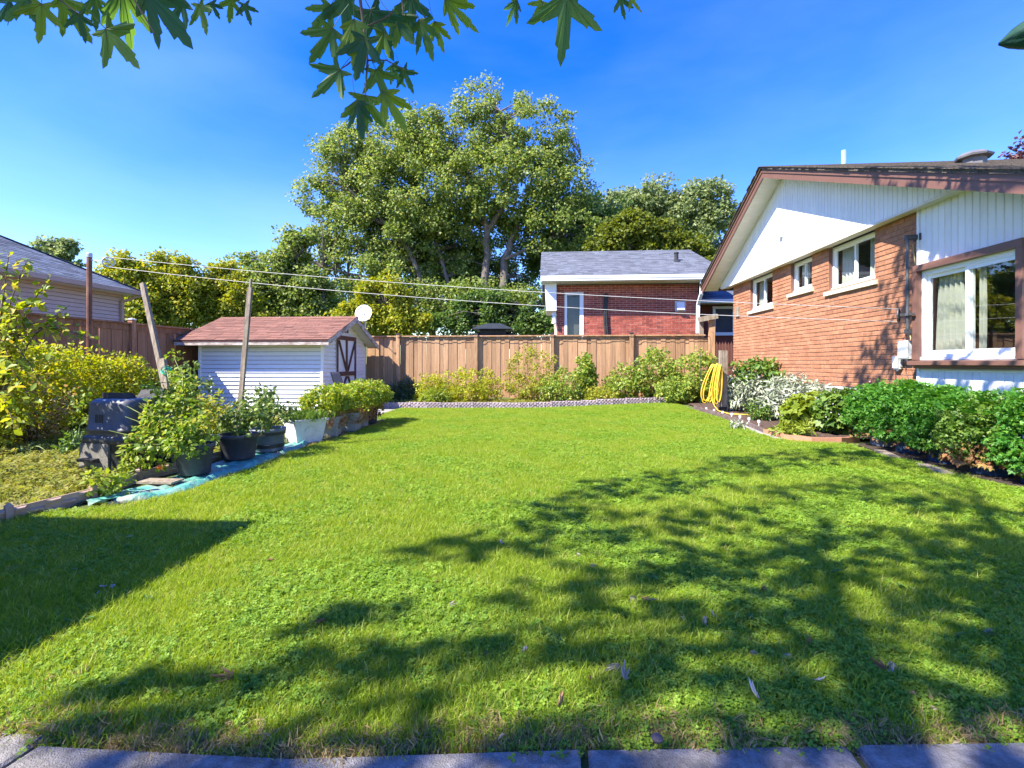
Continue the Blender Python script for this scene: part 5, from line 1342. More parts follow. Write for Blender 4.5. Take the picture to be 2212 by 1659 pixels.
TUB4 = Vector((-3.74, 7.27, .015)); square_tub(TUB4, math.radians(52), .38, .36, .50, .46, .36, M['whitetub'], 'white square tub of feathery dill tops')
TUB5 = Vector((-3.70, 7.95, .01)); square_tub(TUB5, math.radians(12), .40, .36, .48, .42, .33, M['greytub'], 'dirty grey square tub next behind the white tub', panel=False)
TUB6 = Vector((-3.62, 8.60, .01)); square_tub(TUB6, math.radians(6), .40, .38, .48, .44, .33, M['greytub'], 'dirty grey square tub under the middle of the parsley row', panel=False)
TUB7 = Vector((-3.66, 9.70, .01)); round_pot(TUB7, .19, .22, .32, M['pot'], 'dark round pot at the far end of the parsley row')
TUB8 = Vector((-3.64, 9.16, .01)); round_pot(TUB8, .19, .22, .32, M['greytub'], 'grey round pot half hidden under the parsley row')

# ------------------------------------------------------------------ edgings
def weave_panel(length, h, rows, cols, mat, name):
    m = MB(); m.box(-length/2, length/2, -.006, .006, 0, h)
    cw = length / cols; rh = h / rows
    for i in range(rows):
        for j in range(cols):
            if (i + j) % 2 == 0:
                x0 = -length/2 + j*cw; x1 = x0 + cw; z0 = i*rh + .004; z1 = (i+1)*rh - .004
                m.hexa([(x0, -.006, z0), (x1, -.006, z0), (x1, -.006, z1), (x0, -.006, z1)], [(x0 + cw*.25, -.034, z0 + rh*.2), (x1 - cw*.25, -.034, z0 + rh*.2), (x1 - cw*.25, -.034, z1 - rh*.2), (x0 + cw*.25, -.034, z1 - rh*.2)])
            else:
                x0 = -length/2 + j*cw; x1 = x0 + cw; z0 = i*rh + .004; z1 = (i+1)*rh - .004
                m.hexa([(x0, .006, z0), (x1, .006, z0), (x1, .006, z1), (x0, .006, z1)], [(x0 + cw*.2, .02, z0 + rh*.15), (x1 - cw*.2, .02, z0 + rh*.15), (x1 - cw*.2, .02, z1 - rh*.15), (x0 + cw*.2, .02, z1 - rh*.15)])
    m.box(-length/2, -length/2 + .025, -.022, .022, -.03, h + .012)
    return raw_mesh(m, name, mat)
be = thing('woven_edging', 'mauve woven plastic edging in front of the back bed', 'edging', (0, 13.2, 0))
wp = weave_panel(.43, .16, 4, 9, M['weave'], 'edging_panel')
sp = MB(); sp.hexa([(-.012, -.012, -.05), (.012, -.012, -.05), (.012, .012, -.05), (-.012, .012, -.05)], [(-.012, -.02, .13), (.012, -.02, .13), (.012, .0, .13), (-.012, .0, .13)]); sp_me = raw_mesh(sp, 'edging_stake', surf('grey_edging_stake', [(.3, .29, .31), (.42, .41, .43)], .7, 6))
d_ = 0.0; P2 = [Vector((x, y)) for x, y in BACK_EDGE[:-1]]; cum = [0]
for a, b in zip(P2[:-1], P2[1:]): cum.append(cum[-1] + (b - a).length)
def along(P2, cum, s):
    for i in range(len(P2) - 1):
        if s <= cum[i+1]: t = (s - cum[i]) / (cum[i+1] - cum[i]); return P2[i].lerp(P2[i+1], t), (P2[i+1] - P2[i]).normalized()
    return P2[-1], (P2[-1] - P2[-2]).normalized()
s = .21
while s < cum[-1]:
    p, d = along(P2, cum, s); z = gz(p.x, p.y)
    piece('edging_panel', wp, be, (p.x, p.y, z + .01 + random.uniform(-.012, .012)), (random.uniform(-.08, .03), random.uniform(-.02, .02), math.atan2(d.y, d.x) + random.uniform(-.04, .04)))
    if random.random() < .75: piece('edging_stake', sp_me, be, (p.x + random.uniform(-.15, .15), p.y - .035, z), (random.uniform(-.25, .05), random.uniform(-.3, .3), 0))
    s += .425
le = thing('tan_woven_edging', 'tan basket weave panel edging between lawn and vegetable plot', 'edging', (-4.1, 4.5, 0))
wt = weave_panel(.62, .115, 3, 5, M['weavetan'], 'edging_panel')
tc_ = MB(); tc_.box(-.022, .022, -.022, .022, 0, .135); tc_.hexa([(-.022, -.022, .135), (.022, -.022, .135), (.022, .022, .135), (-.022, .022, .135)], [(-.006, -.006, .155), (.006, -.006, .155), (.006, .006, .155), (-.006, .006, .155)]); tc_me = raw_mesh(tc_, 'edging_post', M['weavetan'])
lp = [Vector((-4.32, 2.85)), Vector((-4.10, 3.42)), Vector((-4.02, 4.03)), Vector((-4.17, 4.68)), Vector((-4.12, 5.30)), Vector((-4.10, 5.92)), Vector((-4.08, 6.54)), Vector((-4.05, 7.16))]
for a, b in zip(lp[:-1], lp[1:]):
    mid = (a + b) / 2; d = b - a
    piece('edging_panel', wt, le, (mid.x, mid.y, .0), (random.uniform(-.05, .05), 0, math.atan2(d.y, d.x)), (d.length / .62, 1, 1))
    piece('edging_post', tc_me, le, (b.x + .012, b.y, 0), (0, 0, math.atan2(d.y, d.x)))
def strip(name, pts, h, th, mat, root, z0=0.0, wob=.02):
    m = MB(); n = len(pts)
    L = []
    for i, p in enumerate(pts):
        a, b = Vector(pts[max(0, i-1)]), Vector(pts[min(n-1, i+1)]); t = (b - a).normalized(); nn = Vector((-t.y, t.x)) * th / 2
        z = gz(p[0], p[1]) + z0; w = random.uniform(-wob, wob)
        L.append([(p[0]-nn.x, p[1]-nn.y, z-.03), (p[0]+nn.x, p[1]+nn.y, z-.03), (p[0]+nn.x*1.2, p[1]+nn.y*1.2, z+h+w), (p[0]-nn.x*1.2, p[1]-nn.y*1.2, z+h+w)])
    for a, b in zip(L[:-1], L[1:]): m.hexa(a, b)
    return m.build(name, mat, root)
def resample(pts, step):
    out = []
    for a, b in zip(pts[:-1], pts[1:]):
        a, b = Vector(a), Vector(b); n = max(1, int((b - a).length / step))
        out += [tuple(a.lerp(b, k / n)) for k in range(n)]
    return out + [tuple(pts[-1])]
re_ = thing('plastic_bed_edging', 'brown scalloped plastic edging with white pegs round the side bed', 'edging', (3.8, 11, 0))
strip('edging_strip', resample(RIGHT_EDGE[1:5], .16), .085, .035, M['edgebrown'], re_, .0, .014)
for k in range(7):
    t = k / 6; x = np.interp(t, [0, .5, 1], [3.86, 3.98, 4.0]); y = 12.1 - 2.6 * t
    m = MB(); m.tube([(x, y, .03), (x, y, .13)], .008, 5); m.box(x - .02, x + .02, y - .01, y + .01, .10, .15); m.build('peg', M['white'], re_)
te = thing('terracotta_edging', 'orange plastic edging strip round the near end of the side bed', 'edging', (4.1, 7.8, 0))
strip('edging_strip', resample(RIGHT_EDGE[4:], .14), .09, .04, M['terracotta'], te, .0, .008)
V_ = resample(RIGHT_EDGE[1:6], .3)
m = MB()
for a, b in zip(V_[:-1], V_[1:]): m.hexa([(a[0]-.14, a[1], .006), (a[0]-.02, a[1], .006), (b[0]-.02, b[1], .006), (b[0]-.14, b[1], .006)], [(a[0]-.14, a[1], .014), (a[0]-.02, a[1], .02), (b[0]-.02, b[1], .02), (b[0]-.14, b[1], .014)])
tag(m.build('bare_edge', M['walk']), kind='structure')

# ------------------------------------------------------------------ hose post and yellow hose
hp = Vector((4.15, 11.8, gz(4.15, 11.8) + .03)); ztop = on_y(1567, 757, 11.8).z
m = MB(); m.box(hp.x - .085, hp.x + .085, hp.y - .05, hp.y + .05, 0, ztop)
pt = thing('hose_post', 'weathered wooden post at the end of the bed holding the hose', 'post', hp)
m.build('timber', M['weathered'], pt)
m = MB(); m.box(hp.x - .09, hp.x + .09, hp.y - .055, hp.y - .05, .04, .20); m.box(hp.x - .09, hp.x - .085, hp.y - .05, hp.y + .05, .04, .2); m.build('foot_bracket', M['black'], pt)
m = MB(); m.tube([(hp.x - .08, hp.y - .02, 1.18), (hp.x - .22, hp.y - .04, 1.20), (hp.x - .25, hp.y - .04, 1.26)], .012, 6); m.build('hook', M['steel'], pt)
hz = thing('garden_hose', 'yellow garden hose hanging in loops from the wooden post', 'hose', (hp.x - .2, hp.y - .1, 0))
m = MB()
for k in range(9):
    xo = hp.x - .26 + .020 * k; dr_ = .78 + .14 * random.random(); wd = .05 + .07 * random.random() + (.08 if k < 3 else 0); yy = hp.y - .06 - .015 * k
    ztp = 1.20 + random.uniform(-.02, .02); pts = []
    for i in range(29):
        t = 6.2832 * i / 28
        pts.append((xo - wd * .6 * (1 - math.cos(t)) * .5 + wd * math.sin(t) * (.5 + .5 * (1 - math.cos(t)) / 2) - (.10 if k < 4 else .02) * (1 - math.cos(t)) / 2, yy + .02 * math.sin(t), ztp - dr_ * (1 - math.cos(t)) / 2))
    m.tube(pts, .0125, 6, False)
m.build('loops', M['hose'], hz, True)
m = MB(); m.tube([(hp.x - .30, hp.y - .1, .40), (hp.x - .24, hp.y - .15, .22), (hp.x - .18, hp.y - .22, .12), (hp.x - .05, hp.y - .55, .085), (hp.x + .35, hp.y - .75, .085), (hp.x + .72, hp.y - .62, .085)], .0125, 6); m.build('tail', M['hose'], hz, True)
m = MB(); m.tube([(hp.x - .24, hp.y - .12, .22), (hp.x - .21, hp.y - .13, .33)], .035, 8); m.tube([(hp.x - .21, hp.y - .13, .33), (hp.x - .19, hp.y - .12, .42)], .018, 8); m.build('nozzle', M['black'], hz)
m = MB(); q = on_y(1513, 760, 13.4); m.tube([(q.x, 13.4, 0), (q.x, 13.4, on_y(1513, 775, 13.4).z + .2)], .006, 6); tag(m.build('plant_support', M['umbrella'], base=(q.x, 13.4, 0)), 'slim green plant support rod near the fence end', 'plant support')

# ================================================================== PLANTS
M['parsley'] = leafmat('parsley_leaf', [(0.045, 0.17, 0.022), (0.08, 0.24, 0.03), (0.14, 0.31, 0.038)], .4)
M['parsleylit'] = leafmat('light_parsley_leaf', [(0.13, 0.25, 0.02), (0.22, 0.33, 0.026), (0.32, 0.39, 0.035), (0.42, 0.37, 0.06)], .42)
M['drybrown'] = leafmat('withered_leaf', [(0.28, 0.13, 0.06), (0.36, 0.20, 0.10), (0.30, 0.24, 0.07)], .3, .7, .1)
M['tomatoleaf'] = leafmat('tomato_leaf', [(0.09, 0.19, 0.022), (0.17, 0.27, 0.03), (0.26, 0.34, 0.045), (0.36, 0.35, 0.08)], .4)
M['darkleaf'] = leafmat('dusky_tomato_leaf', [(0.065, 0.13, 0.028), (0.12, 0.19, 0.04), (0.20, 0.26, 0.06)], .35)
M['dill'] = leafmat('dill_frond', [(0.10, 0.19, 0.03), (0.16, 0.25, 0.04)], .4)
M['spirea'] = leafmat('golden_spirea_leaf', [(0.18, 0.25, 0.014), (0.31, 0.37, 0.02), (0.42, 0.45, 0.028), (0.47, 0.40, 0.05)], .42)
M['spirea2'] = leafmat('yellow_green_leaf', [(0.15, 0.22, 0.02), (0.25, 0.31, 0.026), (0.36, 0.38, 0.04), (0.40, 0.31, 0.08)], .42)
M['pine'] = leafmat('dark_evergreen', [(0.03, 0.065, 0.022), (0.055, 0.095, 0.03), (0.085, 0.13, 0.038)], .15, .6)
M['rasp'] = leafmat('raspberry_leaf', [(0.10, 0.19, 0.03), (0.18, 0.28, 0.042), (0.28, 0.36, 0.06), (0.44, 0.45, 0.09)], .42)
M['sage'] = leafmat('grey_sage_leaf', [(0.26, 0.31, 0.21), (0.36, 0.40, 0.30), (0.45, 0.46, 0.38), (0.22, 0.28, 0.14)], .15, .75, .15)
M['midleaf'] = leafmat('mid_green_leaf', [(0.06, 0.14, 0.02), (0.11, 0.20, 0.03), (0.17, 0.26, 0.04)], .35)
M['limeleaf'] = leafmat('lime_green_leaf', [(0.16, 0.24, 0.024), (0.24, 0.31, 0.035), (0.31, 0.36, 0.06)], .4)
M['ovalleaf'] = leafmat('sunlit_oval_leaf', [(0.15, 0.24, 0.02), (0.26, 0.34, 0.03), (0.37, 0.41, 0.05), (0.46, 0.38, 0.06)], .45)
M['redtinge'] = leafmat('red_tinged_leaf', [(0.40, 0.22, 0.09), (0.42, 0.30, 0.12), (0.26, 0.28, 0.05), (0.36, 0.36, 0.05)], .35)
M['petal'] = leafmat('pale_mauve_petal', [(0.60, 0.50, 0.62), (0.66, 0.60, 0.66)], .3)
def plant(name, label, base, cat='plant', group=None): return thing(name, label, cat, base, group)
def stack(c, w, d, h, lift=0.0): return [(c[0], c[1], c[2] + lift + h * .5, w, d, h * .5)]

# tomato in the charcoal pot, sprawling up and left
tm_ = plant('tomato_plant', 'tall sprawling tomato plant in the charcoal pot', POT1)
T0 = POT1 + Vector((0, 0, .28))
tips = [at_d(px, py, d) for px, py, d in ((330, 830, 5.4), (270, 900, 5.1), (235, 930, 4.9), (300, 870, 5.2), (360, 800, 5.7), (400, 850, 5.4), (425, 900, 5.2), (300, 940, 5.0), (385, 930, 5.0), (345, 905, 5.1), (262, 960, 4.9), (410, 950, 5.0), (375, 770, 5.8), (330, 960, 4.95), (260, 870, 5.2), (395, 800, 5.6))]
stems(tm_, T0, tips, .013, M['greenstem'])
cl = []
for t in tips:
    for k in range(9 if px_of(t)[0] > 290 else 3):
        f = random.uniform(.25, 1.05); p = T0.lerp(t, f) + Vector((random.gauss(0, .05), random.gauss(0, .05), random.gauss(0, .06))); cl.append(p)
V, F = clump_leaves('oval', np.array([tuple(c) for c in cl]), np.full(len(cl), .085), 26, .052, droop=.6); mesh_np('foliage', V, F, M['tomatoleaf'], tm_)['kind'] = 'stuff'
def fruit(root, p, r, mat, name='tomato'):
    m = MB(); m.lathe(p, [(r*.05, -r*.9), (r*.6, -r*.75), (r*.95, -r*.2), (r, .1*r), (r*.8, .6*r), (r*.3, .82*r), (.02*r, .75*r)], 12); m.build(name, mat, root, True)
for px, py, d, r, mt_ in ((347, 1008, 4.95, .032, 'tomato'), (326, 968, 4.9, .028, 'greentomato'), (300, 970, 4.85, .026, 'greentomato'), (271, 947, 4.9, .02, 'greentomato')): fruit(tm_, at_d(px, py, d), r, M[mt_])
# second and third pots
t2_ = plant('tomato_plant', 'stocky tomato plant with bare stem in the wide black pot', POT2); T0 = POT2 + Vector((0, 0, .26))
tips = [T0 + Vector(v) for v in ((-.08, 0, .36), (.10, -.05, .34), (.25, -.05, .30), (.30, .1, .42), (.0, .1, .44), (.2, .15, .48), (-.25, .05, .22), (.36, 0, .2), (.12, 0, .2))]
stems(t2_, T0, tips, .02, M['greenstem'])
c = np.array([tuple(T0.lerp(t, random.uniform(.55, 1.1)) + Vector((random.gauss(0, .05), random.gauss(0, .05), random.gauss(0, .05)))) for t in tips for _ in range(5)])
V, F = clump_leaves('oval', c, np.full(len(c), .075), 18, .052, droop=.8); mesh_np('foliage', V, F, M['darkleaf'], t2_)['kind'] = 'stuff'
for v in ((.26, -.12, .18), (.34, -.06, .28), (.30, -.1, .34), (-.27, -.1, .02), (.22, -.14, .04)): fruit(t2_, T0 + Vector(v), .03, M['greentomato'])
t3_ = plant('tomato_plant', 'tomato plant with green fruit in the barrel tub', POT3); T0 = POT3 + Vector((0, 0, .26))
tips = [T0 + Vector(v) for v in ((-.15, 0, .42), (.05, 0, .50), (.22, -.02, .44), (.30, .05, .34), (.1, -.1, .3), (-.1, .1, .56), (.3, -.1, .2), (-.25, .0, .5))]
stems(t3_, T0, tips, .014, M['greenstem'])
c = np.array([tuple(T0.lerp(t, random.uniform(.5, 1.1)) + Vector((random.gauss(0, .05), random.gauss(0, .05), random.gauss(0, .05)))) for t in tips for _ in range(5)])
V, F = clump_leaves('oval', c, np.full(len(c), .075), 18, .05, droop=.8); mesh_np('foliage', V, F, M['darkleaf'], t3_)['kind'] = 'stuff'
for v in ((.12, -.14, .36), (.2, -.12, .3), (.1, -.16, .22)): fruit(t3_, T0 + Vector(v), .035, M['greentomato'])
# bush of tomatoes behind, in the plot
for (px, py, d, w, h, lb, mt_) in ((455, 905, 7.0, .45, .75, 'leggy yellowing tomato bush growing in the plot behind the pots', 'spirea2'), (400, 835, 7.6, .5, 1.15, 'tall dark tomato bush growing behind the leaning stake', 'darkleaf'), (488, 940, 6.9, .3, .35, 'low leafy tomato bush in the plot between the pots and the shed', 'darkleaf')):
    p = at_d(px, py, d); p.z = .02; r = plant('tomato_plant', lb, p)
    c = foliage(r, 'oval', [(p.x, p.y, h*.55, w, w*.8, h*.5)], 60, 20, .10, .06, M[mt_], droop=.6)
    stems(r, p, [tuple(q) for q in c[:14]], .012, M['greenstem'])
# dill
dl = plant('dill', 'feathery green dill growing in the white tub', TUB4)
n = 900; base = np.array(TUB4) + np.stack([RNG.normal(0, .13, n), RNG.normal(0, .12, n), np.full(n, .33)], -1)
tt = unit(np.stack([RNG.normal(0, .45, n), RNG.normal(0, .45, n), np.ones(n)], -1))
V, F = leaves('feather', base + tt * RNG.uniform(0, .09, n)[:, None], tt, sphere_dirs(n), RNG.uniform(.05, .12, n)); mesh_np('fronds', V, F, M['dill'], dl)['kind'] = 'stuff'
# parsley row on the left
for i, (p, lb, e) in enumerate(((TUB5, 'bushy yellow green parsley overhanging the nearer grey tub', (0, 0, .56, .40, .36, .26)), (TUB6, 'bushy yellow green parsley overhanging the middle grey tub', (0, 0, .58, .42, .42, .28)), (TUB8, 'bushy yellow green parsley in the grey round pot', (0, 0, .58, .40, .40, .28)), (TUB7, 'bushy yellow green parsley in the dark round pot at the far end', (.05, .05, .56, .42, .42, .28)))):
    r = plant('parsley_plant', lb, p, group='parsley in tubs on the left')
    c = foliage(r, 'trilobe', [(p.x + e[0], p.y + e[1], p.z + e[2], e[3], e[4], e[5])], 130, 34, .08, .036, M['parsleylit'], bias=2.5)
    stems(r, p + Vector((0, 0, .28)), [tuple(q) for q in c[:26]], .006, M['greenstem'])
    # withered fringe hanging over the rim
    n = 240; a = RNG.uniform(3.3, 6.6, n); rr = RNG.uniform(.22, .34, n)
    b = np.array(p) + np.stack([np.cos(a) * rr, np.sin(a) * rr, RNG.uniform(.16, .42, n)], -1)
    V, F = leaves('trilobe', b, unit(np.stack([np.cos(a)*.4, np.sin(a)*.4, -np.ones(n)], -1) + RNG.normal(0, .3, (n, 3))), sphere_dirs(n), RNG.uniform(.03, .06, n)); mesh_np('withered_leaves', V, F, M['drybrown'], r)['kind'] = 'stuff'

# right-hand pots with parsley, along the house
drums = [(Vector((4.98, 7.55, .01)), .19, .42, 'blue plastic tub at the far end of the parsley row by the house', 'bluetub'), (Vector((4.95, 6.95, .01)), .21, .40, 'dark blue drum hidden in the parsley row, second from the bed', 'drum'), (Vector((4.92, 6.32, .01)), .22, .40, 'dark blue drum in the middle of the parsley row', 'drum'), (Vector((4.90, 5.72, .01)), .22, .40, 'dark blue drum left of the largest drum', 'drum'), (Vector((4.98, 5.12, .01)), .27, .50, 'largest dark blue drum at the right edge of the picture', 'drum')]
for i, (p, r_, h, lb, mt_) in enumerate(drums):
    rt = round_pot(p, r_ * .92, r_, h, M[mt_], lb, 'plant_drum', rim=.03, cat='drum')
    m = MB(); q = p + Vector((-r_ * .80, -r_ * .5, .09)); m.tube([q, q + Vector((-.03, -.02, 0))], .018, 8); m.build('bung', M['galv'], rt)
lbl = ['dark green parsley in the tub next to the side bed', 'dark green parsley second from the side bed', 'dark green parsley in the middle drum by the house', 'bright green parsley with orange withered leaves at its foot', 'tall parsley in the largest drum at the right edge']
for i, (p, r_, h, _, _) in enumerate(drums):
    r = plant('parsley_plant', lbl[i], p, group='parsley in drums by the house')
    hv = (.0, .05, -.02, -.06, .03)[i]; el = [(p.x - .05, p.y, .60 + hv, .44, .42, .28), (p.x - .18, p.y - .02, .40, .32, .36, .27), (p.x - .05, p.y + random.uniform(-.2, .2), .80 + hv, .22, .2, .14)]
    c = foliage(r, 'trilobe', el, 230, 34, .08, .034, M['parsley'] if i != 3 else M['midleaf'], bias=2.5)
    n = 620; a = RNG.uniform(0, 6.283, n); rr = RNG.uniform(.0, .44, n)       # feathery sprays on top
    b = np.array((p.x - .05, p.y, .76 + .02*i)) + np.stack([np.cos(a)*rr, np.sin(a)*rr, hv + RNG.uniform(-.16, .16, n) - .25 * rr], -1)
    V, F = leaves('trilobe', b, unit(np.stack([np.cos(a)*.8, np.sin(a)*.8, RNG.uniform(.2, 1.3, n)], -1)), unit(np.stack([RNG.normal(0, .3, n), RNG.normal(0, .3, n), np.ones(n)], -1)), RNG.uniform(.035, .075, n)); mesh_np('sprays', V, F, M['parsley'], r)['kind'] = 'stuff'
    stems(r, p + Vector((0, 0, h - .05)), [tuple(q) for q in c[:30]], .006, M['greenstem'])
    n = 60 if i != 3 else 420; a = RNG.uniform(2.2, 5.2, n); rr = RNG.uniform(.24, .40, n)
    b = np.array((p.x - .04, p.y, 0)) + np.stack([np.cos(a)*rr, np.sin(a)*rr, RNG.uniform(.12, .38, n)], -1)
    V, F = leaves('trilobe', b, unit(np.stack([np.cos(a)*.4, np.sin(a)*.4, -np.ones(n)], -1) + RNG.normal(0, .3, (n, 3))), sphere_dirs(n), RNG.uniform(.03, .055, n)); mesh_np('withered_leaves', V, F, M['drybrown'], r)['kind'] = 'stuff'
for k, (a, b, lb) in enumerate((((1905, 976), (1925, 985), 'weathered plank end lying at the foot of the parsley row'), ((1998, 1006), (2035, 1020), 'weathered plank lying under the middle of the parsley row'))):
    p, q = on_z(*a, .03), on_z(*b, .03); d = (q - p).normalized(); m = MB(); m.bar(p - d * .08, q + d * .12, .12, .03); tag(m.build('wood_plank', M['weathered'], base=p), lb, 'plank')

# side bed plants
def bedplant(name, label, px, py, d, ells, tmpl, ncl, per, crad, size, mat, stem='greenstem', ns=12, **kw):
    p = at_d(px, py, d); p.z = gz(p.x, p.y) + .03; r = plant(name, label, p)
    c = foliage(r, tmpl, [(p.x + e[0], p.y + e[1], p.z + e[2], e[3], e[4], e[5]) for e in ells], ncl, per, crad, size, M[mat], **kw)
    stems(r, p, [tuple(q) for q in c[:ns]], .008, M[stem])
    return r
bedplant('leafy_shrub', 'green leafy shrub against the brick near the far corner', 1640, 830, 11.6, [(0, 0, .75, .65, .4, .48)], 'oval', 100, 20, .14, .10, 'midleaf')
bedplant('sage_bush', 'silvery grey sage bush beside the wooden post', 1615, 850, 11.6, [(0, 0, .45, .5, .4, .42)], 'lance', 120, 24, .14, .15, 'sage')
bedplant('sage_bush', 'broad silvery sage bush in the middle of the side bed', 1708, 850, 10.0, [(0, 0, .45, .5, .5, .42), (.1, -.6, .4, .35, .4, .38)], 'lance', 170, 24, .14, .14, 'sage')
bedplant('herb_clump', 'small bright green herb clump below the sage', 1640, 890, 10.1, [(0, 0, .20, .25, .25, .18)], 'oval', 40, 22, .08, .05, 'midleaf')
bedplant('hollyhock', 'lime green plant with large lobed leaves at the near end of the side bed', 1752, 905, 8.75, [(0, 0, .34, .42, .35, .30), (-.15, -.1, .2, .32, .25, .15)], 'palm', 70, 14, .14, .10, 'limeleaf')
r = bedplant('flowering_plant', 'leafy green plant with tiny mauve flowers before the parsley', 1812, 900, 8.2, [(0, 0, .38, .34, .3, .32)], 'palm', 60, 16, .13, .085, 'midleaf')
p = at_d(1790, 870, 7.9); n = 40; V, F = leaves('palm', np.array(p) + RNG.normal(0, 1, (n, 3)) * np.array([.25, .2, .16]) + np.array([0, -.2, .0]), sphere_dirs(n), sphere_dirs(n), RNG.uniform(.01, .02, n)); mesh_np('flowers', V, F, M['petal'], r)['kind'] = 'stuff'
bedplant('seedling', 'small grey green seedling on the bare mulch', 1600, 905, 8.9, [(0, 0, .07, .12, .12, .07)], 'lance', 8, 14, .05, .09, 'sage', ns=3)
bedplant('low_plant', 'low narrow leaved green plant by the orange edging', 1712, 940, 7.95, [(0, 0, .10, .28, .14, .08)], 'lance', 22, 18, .07, .13, 'limeleaf', ns=4)
# shrubs along the back fence
def backshrub(name, label, px, ytop, hw, Y, mat, tmpl='oval', dens=1.0, size=.06, stem='drystem', top=.0, cr=.13):
    p = on_y(px, 860, Y); p.z = gz(p.x, p.y) + .05; zt = on_y(px, ytop, Y).z; h = zt - p.z; w = hw / FPX * Y
    r = plant(name, label, p, 'shrub')
    ells = [(p.x, p.y, p.z + h*.5, w, min(w, .5), h*.5), (p.x, p.y, p.z + h*.3, w*.9, min(w, .5), h*.3)]
    c = foliage(r, tmpl, ells, int(130 * dens * max(.5, w)), 24, cr, size, M[mat], bias=1.0)
    stems(r, p, [tuple(q) for q in c[:24]], .009, M[stem])
    return r, p, h
backshrub('dwarf_pine', 'low dark green evergreen shrub at the left end of the back bed', 878, 822, 46, 14.5, 'pine', 'lance', 2.0, .09)
backshrub('spirea_shrub', 'yellow green spirea shrub beside the low evergreen', 935, 810, 40, 14.2, 'spirea', 'oval', 1.3, .06)
backshrub('spirea_shrub', 'broad golden spirea shrub before the second fence post', 1015, 795, 85, 14.3, 'spirea', 'oval', 1.25, .06)
backshrub('rose_shrub', 'tall twiggy shrub with bare lower stems below the window', 1150, 742, 58, 14.6, 'spirea2', 'oval', 1.3, .065)
backshrub('leafy_shrub', 'rounded bright green shrub right of the twiggy shrub', 1213, 795, 44, 14.1, 'rasp', 'oval', 1.5, .07)
backshrub('raspberry_cane', 'slender leafy cane standing alone before the fence', 1265, 765, 20, 14.5, 'rasp', 'oval', 2.6, .085, cr=.10)
backshrub('raspberry_shrub', 'loose raspberry clump under the fourth fence post', 1345, 790, 42, 14.5, 'rasp', 'oval', 1.2, .085)
backshrub('raspberry_shrub', 'tall raspberry clump with pale leaves near the fence end', 1415, 752, 46, 14.6, 'rasp', 'oval', 1.4, .085)
backshrub('raspberry_shrub', 'dense raspberry clump behind the yellow hose', 1500, 755, 50, 14.2, 'rasp', 'oval', 1.7, .08)
backshrub('peony_plant', 'low pale leaved plant in front of the golden spirea', 940, 845, 26, 13.6, 'limeleaf', 'lance', 2.0, .13)
backshrub('low_shrub', 'low yellow green shrub by the right end of the woven edging', 1295, 838, 34, 14.0, 'spirea2', 'oval', 1.8, .06)
backshrub('low_shrub', 'low green growth at the foot of the fence end', 1460, 820, 40, 13.9, 'rasp', 'oval', 1.4, .075)

# left side: golden hedge of separate shrubs, twiggy young tree, plot plants
for (px, ytop, hw, x, lb, mt_) in ((60, 735, 95, -8.3, 'golden shrub at the left edge before the fence', 'spirea'), (160, 745, 80, -8.5, 'golden shrub beneath the steel pole', 'spirea'), (255, 765, 62, -8.5, 'bright golden shrub right of the steel pole', 'spirea'), (325, 800, 40, -8.3, 'smaller yellow green shrub nearest the shed', 'spirea2'), (-60, 740, 90, -7.8, 'golden shrub cut by the left edge of the picture', 'spirea')):
    p = on_x(px, 860, x); Y = p.y; p.z = .0; dd = px_of(p)[2]; h = at_d(px, ytop, dd).z; w = hw / FPX * dd
    r = plant('golden_shrub', lb, p, 'shrub', 'golden shrubs along the left fence')
    ells = [(p.x, p.y, h*.52, w*.9, .6, h*.48), (p.x + .25, p.y - .2, h*.32, w, .6, h*.3), (p.x, p.y, h*.8, w*.55, .45, h*.22)]
    c = foliage(r, 'oval', ells, 230, 26, .16, .06, M[mt_], bias=1.5)
    stems(r, p, [tuple(q) for q in c[:24]], .012, M['drystem'])
yt = plant('young_tree', 'young tree with arching twigs and sunlit oval leaves at the left edge', Vector((-5.35, 4.55, 0)), 'tree')
tb_ = MB(); tb_.tube([(-5.75, 4.5, 0), (-5.72, 4.52, .6), (-5.6, 4.55, 1.2), (-5.55, 4.6, 1.9)], [.04, .035, .028, .015], 8); tb_.build('trunk', M['bark'], yt)
tips = [at_d(px, py, d) for px, py, d in ((60, 560, 4.9), (105, 600, 5.0), (20, 545, 4.8), (90, 660, 4.9), (150, 660, 5.0), (205, 735, 5.1), (40, 640, 4.8), (60, 720, 4.9), (110, 770, 4.9), (25, 800, 4.7), (65, 860, 4.7), (30, 920, 4.6), (140, 720, 5.0), (10, 700, 4.7), (90, 830, 4.8))]
root_pts = [Vector((-5.6, 4.55, z)) for z in (.7, 1.0, 1.3, 1.6)]
m = MB(); P_l, T_l = [], []
for t in tips:
    b = random.choice(root_pts); mid = b.lerp(t, .5) + Vector((0, 0, .22)); pts = [b, b.lerp(mid, .5) + Vector((0, 0, .06)), mid, mid.lerp(t, .55) + Vector((0, 0, .02)), t]
    m.tube(pts, [.012, .010, .007, .005, .003], 5, False)
    for k in range(46):
        f = random.uniform(.2, 1.0) * 3.999 + .0; i = min(3, int(f)); q = pts[i].lerp(pts[i+1], f - i)
        q = q + Vector((random.gauss(0, .03), random.gauss(0, .03), random.gauss(0, .03)))
        if px_of(q)[0] > -30: P_l.append(tuple(q)); T_l.append((random.gauss(.2, .6), random.gauss(-.2, .6), random.gauss(-.25, .45)))
m.build('branches', M['twig'], yt)['kind'] = 'stuff'
n = len(P_l); nn = unit(np.stack([RNG.normal(0, .5, n), RNG.normal(-.3, .5, n), np.ones(n)], -1))
